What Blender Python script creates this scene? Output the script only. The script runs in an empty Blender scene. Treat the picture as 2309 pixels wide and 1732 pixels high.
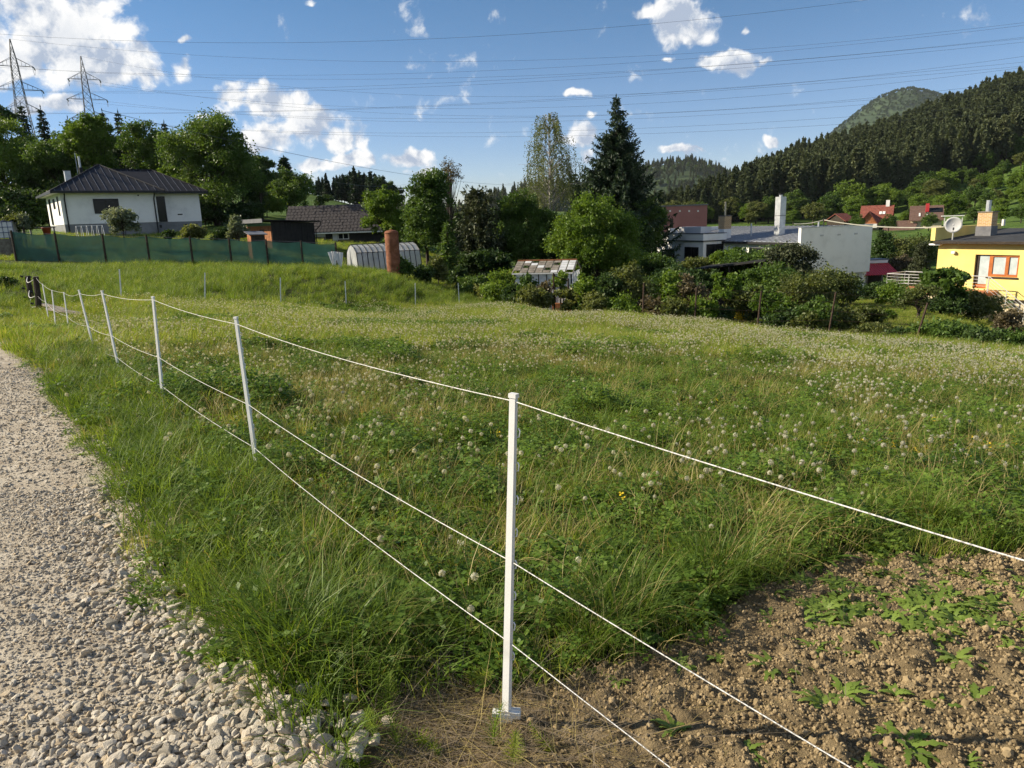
import bpy, math, random
import numpy as np
from mathutils import Vector, Matrix
R = math.radians
SC = bpy.context.scene
COL = SC.collection
ORDS = 'first second third fourth fifth sixth seventh eighth ninth tenth eleventh twelfth thirteenth fourteenth fifteenth sixteenth seventeenth eighteenth nineteenth twentieth'.split()
ORDS += ['twenty-' + q for q in ORDS[:9]] + ['thirtieth'] + ['thirty-' + q for q in ORDS[:9]]
rng = np.random.default_rng(7)
random.seed(7)

# ------------------------------------------------------------------ camera
W0, H0, FPX = 2309.0, 1732.0, 1620.0
CAM_H, PITCH, ROLL = 1.54, R(12.9), R(2.0)
fwd = np.array([0, math.cos(PITCH), -math.sin(PITCH)])
up0 = np.array([0, math.sin(PITCH), math.cos(PITCH)])
XA = np.array([1.0, 0, 0])
CUP = math.cos(ROLL) * up0 + math.sin(ROLL) * XA
CRT = math.cos(ROLL) * XA - math.sin(ROLL) * up0
CAMP = np.array([0, 0, CAM_H])
cd = bpy.data.cameras.new('camera')
cam = bpy.data.objects.new('camera', cd)
COL.objects.link(cam)
cd.sensor_width = 36.0
cd.lens = 36.0 * FPX / W0
cd.clip_start = 0.05
cd.clip_end = 9000
M = Matrix(((CRT[0], CUP[0], -fwd[0], 0), (CRT[1], CUP[1], -fwd[1], 0), (CRT[2], CUP[2], -fwd[2], CAM_H), (0, 0, 0, 1)))
cam.matrix_world = M
SC.camera = cam

def ray(px, py):
    return fwd * FPX + CRT * (px - W0 / 2) - CUP * (py - H0 / 2)
def P(px, py, y):                    # the point of that sight line that stands y metres ahead
    d = ray(px, py)
    return CAMP + d * (y / d[1])
def PZ(px, py, z):                   # the point of that sight line at height z
    d = ray(px, py)
    return CAMP + d * ((z - CAM_H) / d[2])

# ------------------------------------------------------------------ sun, sky, exposure
SUN_EL = R(29.5)
SUN_AZ = R(-83.0)                    # measured from +Y towards +X: the sun stands to the left
SUNV = Vector((math.sin(SUN_AZ) * math.cos(SUN_EL), math.cos(SUN_AZ) * math.cos(SUN_EL), math.sin(SUN_EL)))
sl = bpy.data.lights.new('sun', 'SUN')
sl.energy = 5.0
sl.angle = R(0.53)
sl.color = (1.0, 0.885, 0.69)
so = bpy.data.objects.new('sun', sl)
COL.objects.link(so)
so.rotation_euler = SUNV.to_track_quat('Z', 'Y').to_euler()
so.location = (-40, 10, 40)
vs = SC.view_settings
vs.view_transform = 'Standard'; vs.look = 'None'; vs.exposure = 0.92; vs.gamma = 1.0; vs.use_curve_mapping = False
SC.cycles.use_denoising = True
SC.cycles.denoiser = 'OPENIMAGEDENOISE'
SC.cycles.denoising_input_passes = 'RGB_ALBEDO_NORMAL'
SC.cycles.denoising_prefilter = 'NONE'
SC.cycles.max_bounces = 6
SC.cycles.diffuse_bounces = 2
SC.cycles.glossy_bounces = 2
SC.cycles.transmission_bounces = 4
SC.cycles.transparent_max_bounces = 10
SC.cycles.caustics_reflective = False
SC.cycles.caustics_refractive = False
SC.cycles.sample_clamp_indirect = 4.0
SC.cycles.use_adaptive_sampling = True
SC.cycles.adaptive_threshold = 0.015

wd = bpy.data.worlds.new('World')
SC.world = wd
wd.use_nodes = True
nt = wd.node_tree
nt.nodes.clear()
def N(tree, typ, **kw):
    n = tree.nodes.new(typ)
    for k, v in kw.items():
        if k == 'inp':
            for a, b in v.items():
                n.inputs[a].default_value = b
        else:
            setattr(n, k, v)
    return n
def math_n(tree, op, a, b=None, clamp=False):
    n = tree.nodes.new('ShaderNodeMath'); n.operation = op; n.use_clamp = clamp
    for i, v in enumerate((a, b)):
        if v is None: continue
        if isinstance(v, (int, float)): n.inputs[i].default_value = v
        else: tree.links.new(v, n.inputs[i])
    return n.outputs[0]
def maprange(tree, v, a, b, c=0.0, d=1.0, smooth=True):
    n = tree.nodes.new('ShaderNodeMapRange'); n.interpolation_type = 'SMOOTHSTEP' if smooth else 'LINEAR'
    tree.links.new(v, n.inputs[0])
    for i, q in enumerate((a, b, c, d)): n.inputs[i + 1].default_value = q
    return n.outputs[0]

def math_vec(tree, v, d, k):
    n = tree.nodes.new('ShaderNodeVectorMath'); n.operation = 'ADD'; tree.links.new(v, n.inputs[0]); n.inputs[1].default_value = tuple(q * k for q in d)
    return n.outputs[0]
# a cumulus field: banks of cloud around given sky directions, broken up by fractal noise
CLOUDS = [  # x, y in the picture, half widths, weight
    (150, 75, 145, 112, .96), (60, 135, 105, 50, .8), (250, 145, 120, 50, .88), (330, 110, 60, 36, .62), (-60, 60, 120, 130, .9), (210, 20, 80, 50, .9), (410, 150, 50, 40, .62), (420, 78, 28, 20, .6),
    (60, 235, 60, 22, .9), (165, 240, 45, 26, .9),
    (520, 225, 68, 32, .86), (610, 245, 78, 42, .9), (700, 285, 78, 40, .95), (770, 315, 78, 36, .9), (640, 305, 115, 38, .76), (800, 355, 70, 25, .8), (440, 240, 40, 22, .6),
    (915, 362, 50, 24, .95), (935, 395, 60, 22, .7), (700, 372, 90, 18, .7),
    (1545, 52, 62, 42, 1.05), (1500, 85, 30, 18, .7), (1440, 20, 50, 24, .62), (1695, 45, 22, 24, .7), (1590, 138, 34, 26, .9), (1660, 130, 70, 26, 1.0), (1735, 128, 36, 14, .75),
    (1500, 132, 22, 12, .55), (1310, 212, 55, 12, .72), (1345, 255, 30, 10, .5), (1312, 298, 42, 26, .95), (1320, 345, 30, 22, .7), (1530, 345, 42, 14, .85), (1570, 338, 26, 10, .6),
    (1730, 330, 24, 12, .8), (1925, 12, 44, 16, .6), (690, 10, 26, 14, .5),
]
grp = bpy.data.node_groups.new('cloud_cover', 'ShaderNodeTree')
grp.interface.new_socket('Direction', in_out='INPUT', socket_type='NodeSocketVector')
grp.interface.new_socket('Cover', in_out='OUTPUT', socket_type='NodeSocketFloat')
grp.interface.new_socket('Relief', in_out='OUTPUT', socket_type='NodeSocketFloat')
gi = grp.nodes.new('NodeGroupInput'); go = grp.nodes.new('NodeGroupOutput')
L = grp.links.new
warp = N(grp, 'ShaderNodeTexNoise', inp={'Scale': 9.0, 'Detail': 4.0, 'Roughness': .6})
L(gi.outputs[0], warp.inputs['Vector'])
wv = N(grp, 'ShaderNodeVectorMath', operation='MULTIPLY_ADD')
L(warp.outputs['Color'], wv.inputs[0]); wv.inputs[1].default_value = (.07, .07, .07); wv.inputs[2].default_value = (-.035, -.035, -.035)
wa = N(grp, 'ShaderNodeVectorMath', operation='ADD')
L(gi.outputs[0], wa.inputs[0]); L(wv.outputs[0], wa.inputs[1])
acc = None
for (cx, cy, rx, ry, w) in CLOUDS:
    d = ray(cx, cy); dist = np.linalg.norm(d); d = d / dist
    hx = np.cross(d, (0, 0, 1)); hx /= np.linalg.norm(hx); hz = np.cross(hx, d)
    mp = N(grp, 'ShaderNodeMapping', vector_type='TEXTURE'); L(wa.outputs[0], mp.inputs[0])
    k = (w + .35) / .62
    mp.inputs[1].default_value = tuple(d); mp.inputs[2].default_value = Matrix(np.stack([hx, d, hz], 1).tolist()).to_euler()
    mp.inputs[3].default_value = (rx / dist * k, .4, ry / dist * k)
    sp = N(grp, 'ShaderNodeTexGradient', gradient_type='SPHERICAL'); L(mp.outputs[0], sp.inputs[0])
    v = math_n(grp, 'MULTIPLY', sp.outputs['Fac'], w + .35)
    if acc is None: acc = v
    else:
        acc = math_n(grp, 'MAXIMUM', acc, v)
acc = math_n(grp, 'SUBTRACT', acc, .40)
# the same kind of scattered cumulus all round the sky
wide = N(grp, 'ShaderNodeTexNoise', inp={'Scale': 2.6, 'Detail': 2.0, 'Roughness': .5}); L(gi.outputs[0], wide.inputs['Vector'])
sep = N(grp, 'ShaderNodeSeparateXYZ'); L(gi.outputs[0], sep.inputs[0])
behind = maprange(grp, sep.outputs[1], .55, -.1)
wcov = math_n(grp, 'MULTIPLY', math_n(grp, 'MULTIPLY', math_n(grp, 'SUBTRACT', wide.outputs['Fac'], .46), 4.0), behind)
acc = math_n(grp, 'MAXIMUM', acc, wcov)
fb = N(grp, 'ShaderNodeTexNoise', inp={'Scale': 22.0, 'Detail': 9.0, 'Roughness': .58, 'Distortion': .25}); L(gi.outputs[0], fb.inputs['Vector'])
res = math_n(grp, 'ADD', acc, math_n(grp, 'MULTIPLY', math_n(grp, 'SUBTRACT', fb.outputs['Fac'], .5), 1.7))
L(res, go.inputs[0])
fb2 = N(grp, 'ShaderNodeTexNoise', inp={'Scale': 22.0, 'Detail': 5.0, 'Roughness': .58, 'Distortion': .25}); L(math_vec(grp, gi.outputs[0], (-.55, .1, .75), .016), fb2.inputs['Vector'])
L(math_n(grp, 'SUBTRACT', fb.outputs['Fac'], fb2.outputs['Fac']), go.inputs[1])

geo = N(nt, 'ShaderNodeTexCoord')
nrm = N(nt, 'ShaderNodeVectorMath', operation='NORMALIZE'); nt.links.new(geo.outputs['Generated'], nrm.inputs[0])
c1 = N(nt, 'ShaderNodeGroup'); c1.node_tree = grp; nt.links.new(nrm.outputs[0], c1.inputs[0])
alpha = maprange(nt, c1.outputs[0], .18, .50)
lit = maprange(nt, c1.outputs[1], -.13, .10)
body = maprange(nt, c1.outputs[0], .35, 1.25)
shade = math_n(nt, 'SUBTRACT', lit, math_n(nt, 'MULTIPLY', body, .5), clamp=True)
ccol = N(nt, 'ShaderNodeMix', data_type='RGBA'); nt.links.new(shade, ccol.inputs[0])
ccol.inputs[6].default_value = (4.2, 5.0, 6.4, 1); ccol.inputs[7].default_value = (10.6, 10.5, 10.3, 1)
sky = N(nt, 'ShaderNodeTexSky', sky_type='NISHITA')
sky.sun_disc = False; sky.sun_elevation = SUN_EL; sky.sun_rotation = SUN_AZ
sky.altitude = 400; sky.air_density = 1.0; sky.dust_density = 0.0; sky.ozone_density = 2.0
smx = N(nt, 'ShaderNodeMix', data_type='RGBA'); nt.links.new(alpha, smx.inputs[0])
hs = N(nt, 'ShaderNodeHueSaturation', inp={'Hue': .503, 'Saturation': 1.3, 'Value': 1.05}); nt.links.new(sky.outputs[0], hs.inputs['Color']); sz = N(nt, 'ShaderNodeSeparateXYZ'); nt.links.new(nrm.outputs[0], sz.inputs[0])
lowsky = N(nt, 'ShaderNodeMix', data_type='RGBA', blend_type='MULTIPLY'); nt.links.new(maprange(nt, sz.outputs[2], .30, .0), lowsky.inputs[0]); nt.links.new(hs.outputs[0], lowsky.inputs[6]); lowsky.inputs[7].default_value = (.95, .93, 1.2, 1)   # scattered blue of the lower sky
nt.links.new(lowsky.outputs[2], smx.inputs[6]); nt.links.new(ccol.outputs[2], smx.inputs[7])
bg = N(nt, 'ShaderNodeBackground'); bg.inputs[1].default_value = .055
nt.links.new(smx.outputs[2], bg.inputs[0])
wo = N(nt, 'ShaderNodeOutputWorld'); nt.links.new(bg.outputs[0], wo.inputs[0])
wd.cycles.sampling_method = 'MANUAL'; wd.cycles.sample_map_resolution = 512

# ------------------------------------------------------------------ materials
MATS = {}
def newmat(name):
    m = bpy.data.materials.new(name); m.use_nodes = True; m.node_tree.nodes.clear(); MATS[name] = m
    return m, m.node_tree
def rgba(c): return (c[0], c[1], c[2], 1.0)
def ramp(t, fac, stops):
    n = t.nodes.new('ShaderNodeValToRGB'); t.links.new(fac, n.inputs[0])
    e = n.color_ramp.elements
    while len(e) < len(stops): e.new(.5)
    for q, (p, c) in zip(e, stops): q.position = p; q.color = rgba(c)
    return n.outputs[0]
def mixc(t, fac, a, b, mode='MIX'):
    n = t.nodes.new('ShaderNodeMix'); n.data_type = 'RGBA'; n.blend_type = mode
    for i, v in ((0, fac), (6, a), (7, b)):
        if isinstance(v, (int, float)): n.inputs[i].default_value = v
        elif isinstance(v, tuple): n.inputs[i].default_value = rgba(v)
        else: t.links.new(v, n.inputs[i])
    return n.outputs[2]
def noise(t, scale, detail=4, rough=.55, coord=None, vec='Position'):
    n = N(t, 'ShaderNodeTexNoise', inp={'Scale': scale, 'Detail': detail, 'Roughness': rough})
    if coord is None:
        if vec == 'Position': g = t.nodes.new('ShaderNodeNewGeometry'); coord = g.outputs['Position']
        else: g = t.nodes.new('ShaderNodeTexCoord'); coord = g.outputs[vec]
    t.links.new(coord, n.inputs['Vector'])
    return n.outputs['Fac']
def surface(name, stops, scale=3.0, rough=.8, bump=.0, bscale=30.0, metal=0.0, spec=.3, detail=5, vec='Object', bdist=.01, coat=0):
    m, t = newmat(name)
    f = noise(t, scale, detail, .6, vec=vec)
    p = N(t, 'ShaderNodeBsdfPrincipled', inp={'Roughness': rough, 'Metallic': metal, 'Specular IOR Level': spec})
    t.links.new(ramp(t, f, stops), p.inputs['Base Color'])
    if bump:
        b = N(t, 'ShaderNodeBump', inp={'Strength': bump, 'Distance': bdist})
        t.links.new(noise(t, bscale, 6, .6, vec=vec), b.inputs['Height']); t.links.new(b.outputs[0], p.inputs['Normal'])
    o = t.nodes.new('ShaderNodeOutputMaterial'); t.links.new(p.outputs[0], o.inputs[0])
    return m
def leafmat(name, cols, trans=.35, rough=.5, patch=.35, spec=.25, obj_var=.5):
    # per-leaf, per-plant and patchy variation; part of the light passes through the leaf
    m, t = newmat(name)
    g = t.nodes.new('ShaderNodeNewGeometry'); oi = t.nodes.new('ShaderNodeObjectInfo')
    v = math_n(t, 'ADD', math_n(t, 'MULTIPLY', g.outputs['Random Per Island'], .42), math_n(t, 'MULTIPLY', oi.outputs['Random'], obj_var * .6))
    v = math_n(t, 'ADD', v, math_n(t, 'MULTIPLY', math_n(t, 'SUBTRACT', noise(t, patch, 3), .5), 1.1))
    v = math_n(t, 'ADD', v, .12 if obj_var else .25, clamp=True)
    c = ramp(t, v, [(i / (len(cols) - 1) * .9 + .05, k) for i, k in enumerate(cols)])
    p = N(t, 'ShaderNodeBsdfPrincipled', inp={'Roughness': rough, 'Specular IOR Level': spec}); t.links.new(c, p.inputs['Base Color'])
    tr = t.nodes.new('ShaderNodeBsdfTranslucent')
    t.links.new(mixc(t, 1.0, c, (1.15, 1.1, .55), 'MULTIPLY'), tr.inputs[0])
    mx = t.nodes.new('ShaderNodeMixShader'); mx.inputs[0].default_value = trans
    t.links.new(p.outputs[0], mx.inputs[1]); t.links.new(tr.outputs[0], mx.inputs[2])
    o = t.nodes.new('ShaderNodeOutputMaterial'); t.links.new(mx.outputs[0], o.inputs[0])
    return m

# ------------------------------------------------------------------ mesh helpers
class MB:
    def __init__(s): s.v = []; s.f = []; s.m = []
    def add(s, vs, fs, mi=0):
        o = len(s.v); s.v += [tuple(map(float, q)) for q in vs]; s.f += [tuple(i + o for i in q) for q in fs]; s.m += [mi] * len(fs)
        return s
    def box(s, c, size, rot=None, mi=0):
        x, y, z = (q / 2 for q in size)
        vs = np.array([(-x, -y, -z), (x, -y, -z), (x, y, -z), (-x, y, -z), (-x, -y, z), (x, -y, z), (x, y, z), (-x, y, z)])
        if rot is not None: vs = vs @ np.array(rot).T
        return s.add(vs + np.array(c), [(0, 3, 2, 1), (4, 5, 6, 7), (0, 1, 5, 4), (1, 2, 6, 5), (2, 3, 7, 6), (3, 0, 4, 7)], mi)
    def b2(s, lo, hi, mi=0):
        lo = np.array(lo, float); hi = np.array(hi, float)
        return s.box((lo + hi) / 2, hi - lo, None, mi)
    def prism(s, poly, axis, a, b, mi=0):
        # poly of 2-tuples in the plane without `axis`, pushed from a to b along it
        def mk(p, q):
            p = list(p); p.insert(axis, q); return p
        n = len(poly)
        vs = [mk(p, a) for p in poly] + [mk(p, b) for p in poly]
        return s.add(vs, [tuple(range(n))[::-1], tuple(range(n, 2 * n))] + [(i, (i + 1) % n, n + (i + 1) % n, n + i) for i in range(n)], mi)
    def tube(s, pts, rad, n=6, cap=True, mi=0):
        pts = np.array(pts, float)
        if np.isscalar(rad): rad = [rad] * len(pts)
        rings = []
        tg = np.gradient(pts, axis=0) if len(pts) > 1 else None
        ref = np.array([0.31, 0.17, 0.93])
        for i, p in enumerate(pts):
            t = tg[i] / (np.linalg.norm(tg[i]) + 1e-9)
            r_ = ref if abs(t @ ref) < .95 else np.array([1., 0, 0])
            u = np.cross(t, r_); u /= np.linalg.norm(u); w = np.cross(t, u)
            rings.append([p + rad[i] * (math.cos(2 * math.pi * k / n) * u + math.sin(2 * math.pi * k / n) * w) for k in range(n)])
        vs = [q for r_ in rings for q in r_]
        fs = [(i * n + k, i * n + (k + 1) % n, (i + 1) * n + (k + 1) % n, (i + 1) * n + k) for i in range(len(pts) - 1) for k in range(n)]
        if cap: fs += [tuple(range(n))[::-1], tuple(range((len(pts) - 1) * n, len(pts) * n))]
        return s.add(vs, fs, mi)
    def lathe(s, prof, n=16, c=(0, 0, 0), mi=0):
        vs = [(c[0] + r * math.cos(2 * math.pi * k / n), c[1] + r * math.sin(2 * math.pi * k / n), c[2] + z) for r, z in prof for k in range(n)]
        fs = [(i * n + k, i * n + (k + 1) % n, (i + 1) * n + (k + 1) % n, (i + 1) * n + k) for i in range(len(prof) - 1) for k in range(n)]
        fs += [tuple(range(n))[::-1], tuple(range((len(prof) - 1) * n, len(prof) * n))]
        return s.add(vs, fs, mi)
    def mesh(s, name, mats, smooth=False):
        me = bpy.data.meshes.new(name); me.from_pydata(s.v, [], s.f)
        for m in (mats if isinstance(mats, (list, tuple)) else [mats]): me.materials.append(MATS[m] if isinstance(m, str) else m)
        if any(s.m): me.polygons.foreach_set('material_index', s.m)
        if smooth: me.polygons.foreach_set('use_smooth', [True] * len(s.f))
        me.update(); return me
    def obj(s, name, mats, parent=None, smooth=False, **kw):
        return link(name, s.mesh(name, mats, smooth), parent, **kw)
def link(name, me, parent=None, **kw):
    o = bpy.data.objects.new(name, me); COL.objects.link(o)
    if parent is not None: o.parent = parent
    for k, v in kw.items():
        if k in ('label', 'category', 'group', 'kind'): o[k] = v
        else: setattr(o, k, v)
    return o
def empty(name, loc, rz=0, **kw):
    o = link(name, None, None, **kw); o.location = tuple(map(float, loc)); o.rotation_euler = (0, 0, rz); o.empty_display_size = .2
    return o
def npmesh(name, v, quads=None, tris=None, mat=None, smooth=False, midx=None):
    me = bpy.data.meshes.new(name)
    v = np.asarray(v, np.float32)
    loops = []; starts = []; n = 0
    parts = []
    if quads is not None and len(quads): parts.append((np.asarray(quads, np.int32), 4))
    if tris is not None and len(tris): parts.append((np.asarray(tris, np.int32), 3))
    for a, k in parts:
        loops.append(a.ravel()); starts.append(n + np.arange(len(a)) * k); n += a.size
    me.vertices.add(len(v)); me.vertices.foreach_set('co', v.ravel())
    lp = np.concatenate(loops).astype(np.int32); st = np.concatenate(starts).astype(np.int32)
    me.loops.add(len(lp)); me.loops.foreach_set('vertex_index', lp)
    me.polygons.add(len(st)); me.polygons.foreach_set('loop_start', st)
    for m in (mat if isinstance(mat, (list, tuple)) else [mat]): me.materials.append(MATS[m])
    if midx is not None: me.polygons.foreach_set('material_index', np.asarray(midx, np.int32))
    if smooth: me.polygons.foreach_set('use_smooth', np.ones(len(st), bool))
    me.update(calc_edges=True); me.validate()
    return me
def unit(a): return a / (np.linalg.norm(a, axis=-1, keepdims=True) + 1e-9)
def rotz(a): return np.array([[math.cos(a), -math.sin(a), 0], [math.sin(a), math.cos(a), 0], [0, 0, 1]])

# stuff: many small pieces set out on points by geometry nodes
def scatter(name, protos, pts, rot, scale, idx, label=None, category=None, parent=None):
    pc = bpy.data.collections.new(name + '_kinds')
    for i, me in enumerate(protos):
        o = bpy.data.objects.new('%s_kind_%02d' % (name, i), me); pc.objects.link(o)
    me = bpy.data.meshes.new(name); pts = np.asarray(pts, np.float32)
    me.vertices.add(len(pts)); me.vertices.foreach_set('co', pts.ravel())
    a = me.attributes.new('turn', 'FLOAT_VECTOR', 'POINT'); a.data.foreach_set('vector', np.asarray(rot, np.float32).ravel())
    sc = np.asarray(scale, np.float32)
    if sc.ndim == 1: sc = np.repeat(sc[:, None], 3, 1)
    a = me.attributes.new('size', 'FLOAT_VECTOR', 'POINT'); a.data.foreach_set('vector', sc.ravel())
    a = me.attributes.new('sort', 'INT', 'POINT'); a.data.foreach_set('value', np.asarray(idx, np.int32))
    o = link(name, me, parent); o['kind'] = 'stuff'
    if label: o['label'] = label
    if category and parent is None: o['category'] = category
    ng = bpy.data.node_groups.new(name, 'GeometryNodeTree')
    ng.interface.new_socket('Geometry', in_out='INPUT', socket_type='NodeSocketGeometry')
    ng.interface.new_socket('Geometry', in_out='OUTPUT', socket_type='NodeSocketGeometry')
    gi = ng.nodes.new('NodeGroupInput'); go = ng.nodes.new('NodeGroupOutput')
    ci = ng.nodes.new('GeometryNodeCollectionInfo'); ci.inputs['Collection'].default_value = pc
    ci.inputs['Separate Children'].default_value = True; ci.inputs['Reset Children'].default_value = True
    ip = ng.nodes.new('GeometryNodeInstanceOnPoints'); ip.inputs['Pick Instance'].default_value = True
    def attr(nm, tp):
        n = ng.nodes.new('GeometryNodeInputNamedAttribute'); n.data_type = tp; n.inputs['Name'].default_value = nm
        return [q for q in n.outputs if q.enabled and q.name == 'Attribute'][0]
    ng.links.new(gi.outputs[0], ip.inputs['Points']); ng.links.new(ci.outputs[0], ip.inputs['Instance'])
    ng.links.new(attr('sort', 'INT'), ip.inputs['Instance Index'])
    e2r = ng.nodes.new('FunctionNodeEulerToRotation'); ng.links.new(attr('turn', 'FLOAT_VECTOR'), e2r.inputs[0])
    ng.links.new(e2r.outputs[0], ip.inputs['Rotation']); ng.links.new(attr('size', 'FLOAT_VECTOR'), ip.inputs['Scale'])
    ng.links.new(ip.outputs[0], go.inputs[0])
    md = o.modifiers.new('pieces', 'NODES'); md.node_group = ng
    return o
# ------------------------------------------------------------------ terrain
CTRL = []
def cw(x, y, z): CTRL.append((x, y, z))
def cp(px, py, y): CTRL.append(tuple(P(px, py, y)))
def cz(px, py, z): CTRL.append(tuple(PZ(px, py, z)))
for x, y, z in ((-3, -3, .05), (3, -3, 0), (0, -8, 0), (-8, 0, .05), (8, 0, -.35), (-30, -10, .3), (30, -10, -2.5), (0, -60, 0), (-90, 0, 4), (80, 0, -7), (0, 0, 0), (0, 1, 0), (0, -400, 0), (-400, 0, 20), (400, 0, 10), (-1.5, 1.3, .0), (2, 1.2, -.02)): cw(x, y, z)
cz(1142, 1620, 0); cz(580, 1065, -.02); cz(370, 920, -.06); cz(268, 838, -.14); cz(212, 788, -.25); cz(0, 1300, .0); cz(0, 760, -.32); cz(0, 1000, -.06)
cp(150, 746, 19); cp(85, 702, 25); cp(-200, 690, 27)
cz(2309, 1150, -.12)
# the field falls away evenly from the soil edge to its far crest
for (px, py0, z0_, py1, y1_) in ((420, 1000, -.05, 685, 25.7), (700, 1100, -.05, 693, 28), (1000, 1200, -.05, 693, 32.5), (1250, 1200, -.06, 703, 28.5), (1500, 1200, -.08, 728, 23.7), (1800, 1150, -.10, 760, 20.5), (2050, 1120, -.12, 784, 18.5), (2309, 1150, -.13, 806, 17)):
    a_ = PZ(px, py0, z0_); b_ = P(px, py1, y1_)
    for u in (0, .12, .28, .5, .75): CTRL.append(tuple(a_ * (1 - u) + b_ * u))
for a in ((275, 673, 25), (460, 685, 26), (633, 691, 27), (780, 693, 29.5), (935, 692, 31.5), (1037, 693, 33), (1170, 697, 30), (1400, 718, 25), (1600, 738, 22.5), (1800, 760, 20.5), (2000, 782, 18.8), (2309, 806, 17)): cp(*a)
for a in ((0, 640, 31), (300, 640, 31), (560, 655, 30), (520, 626, 34), (620, 622, 33.3), (760, 628, 33.8), (880, 645, 34), (620, 668, 30), (780, 673, 31), (900, 677, 32.2), (10, 589, 43), (200, 592, 43.3), (400, 596, 43.8), (600, 602, 44.4), (760, 606, 45), (890, 620, 43), (1000, 648, 41), (1130, 690, 37), (300, 604, 40), (0, 598, 40), (-400, 575, 45)): cp(*a)
for a in ((149, 527, 59), (450, 527, 62), (300, 512, 80), (0, 512, 85), (600, 540, 58), (760, 549, 64), (860, 562, 60), (1000, 600, 58), (1250, 640, 52), (1400, 640, 56), (-500, 490, 90)): cp(*a)
for a in ((1300, 735, 30), (1500, 760, 28), (1700, 775, 27), (2050, 742, 28), (2050, 700, 38), (2290, 740, 42), (2200, 705, 46), (1800, 665, 60), (1950, 665, 60), (1560, 660, 58), (1950, 600, 90), (1650, 560, 110), (2400, 800, 24), (2600, 700, 50)): cp(*a)
for a in ((575, 423, 190), (700, 440, 185), (830, 474, 180), (560, 470, 120), (700, 485, 115), (830, 500, 110), (300, 470, 150), (0, 450, 180), (1000, 500, 160), (1250, 500, 180), (575, 420, 300), (0, 430, 350), (800, 470, 330)): cp(*a)
for a in ((1480, 508, 340), (1600, 462, 370), (1700, 436, 400), (1800, 398, 415), (1900, 370, 425), (2000, 337, 430), (2100, 302, 430), (2200, 264, 430), (2309, 228, 430), (2500, 175, 430), (1500, 505, 235), (1700, 505, 215), (1900, 508, 200), (2050, 490, 195), (2150, 468, 205), (2309, 445, 195), (2500, 420, 190), (1920, 522, 150), (2100, 520, 140), (2300, 520, 110), (1300, 480, 350)): cp(*a)
for a in ((1480, 492, 800), (1900, 380, 650), (2309, 280, 650), (1000, 485, 900), (200, 440, 800), (2700, 250, 700)): cp(*a)
cw(-2400, 2400, 120); cw(0, 3000, 60); cw(2400, 2400, 200); cw(2400, -2400, 60); cw(-2400, -2400, 60); cw(0, -3000, 40)
CT = np.array(CTRL)
def feat(x, y):
    r = np.sqrt(x * x + y * y) + 1.6
    s = np.log(r / 1.6)
    return np.stack([x / r * s, y / r * s], -1)
_C = feat(CT[:, 0], CT[:, 1])
def _phi(d): return np.where(d > 1e-9, d * d * np.log(d + 1e-12), 0)
_D = np.linalg.norm(_C[:, None] - _C[None], axis=-1)
_n = len(_C)
_A = np.zeros((_n + 3, _n + 3)); _A[:_n, :_n] = _phi(_D) + np.eye(_n) * 2e-4
_A[:_n, _n] = 1; _A[:_n, _n + 1:] = _C; _A[_n:, :_n] = _A[:_n, _n:].T
_W = np.linalg.solve(_A, np.concatenate([CT[:, 2] / (1 + np.hypot(CT[:, 0], CT[:, 1]) * .02), np.zeros(3)]))
def gz(x, y):
    x = np.atleast_1d(np.asarray(x, float)); y = np.atleast_1d(np.asarray(y, float))
    out = np.empty(len(x))
    for i in range(0, len(x), 20000):
        f = feat(x[i:i + 20000], y[i:i + 20000])
        d = np.linalg.norm(f[:, None] - _C[None], axis=-1)
        out[i:i + 20000] = (_phi(d) @ _W[:_n] + _W[_n] + f @ _W[_n + 1:]) * (1 + np.hypot(x[i:i + 20000], y[i:i + 20000]) * .02)
    return out
def gz1(x, y): return float(gz([x], [y])[0])
def ground_at(px, py, y0=.6, y1=900):
    # first meeting of the sight line with the ground
    d = ray(px, py); ys = np.geomspace(y0, y1, 700); pts = CAMP + d * (ys / d[1])[:, None]
    h = pts[:, 2] - gz(pts[:, 0], pts[:, 1]); k = np.argmax(h < 0)
    if h[k] >= 0: k = len(h) - 1
    a = h[k - 1] / (h[k - 1] - h[k] + 1e-9) if k else 0
    q = pts[k - 1] * (1 - a) + pts[k] * a if k else pts[0]
    return np.array([q[0], q[1], gz1(q[0], q[1])])

NA, NR = 288, 250
az = np.linspace(-math.pi, math.pi, NA, endpoint=False)
# finer towards the view (azimuth 0 = +Y)
az = az - .45 * np.sin(az) * .9
rr = np.concatenate([[.02], np.geomspace(.25, 3350, NR - 1)])
AA, RR = np.meshgrid(az, rr, indexing='ij')
gx = (RR * np.sin(AA)).ravel(); gy = (RR * np.cos(AA)).ravel()
gzv = gz(gx, gy)
ii = np.arange(NA * NR).reshape(NA, NR); jj = np.roll(ii, -1, 0)
gq = np.stack([ii[:, :-1], ii[:, 1:], jj[:, 1:], jj[:, :-1]], -1).reshape(-1, 4)[:, ::-1]
m, t = newmat('ground_soil_and_turf')
g = t.nodes.new('ShaderNodeNewGeometry')
ln = N(t, 'ShaderNodeVectorMath', operation='LENGTH'); t.links.new(g.outputs['Position'], ln.inputs[0])
far = maprange(t, ln.outputs['Value'], 45, 75)
near_c = ramp(t, noise(t, 2.2, 6, .65), [(.3, (.022, .022, .010)), (.5, (.045, .055, .016)), (.72, (.085, .095, .03))])
far_c = ramp(t, noise(t, .12, 8, .7), [(.3, (.045, .085, .016)), (.5, (.075, .125, .024)), (.7, (.11, .15, .036))])
p = N(t, 'ShaderNodeBsdfPrincipled', inp={'Roughness': .9, 'Specular IOR Level': .1})
t.links.new(mixc(t, far, near_c, far_c), p.inputs['Base Color'])
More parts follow.
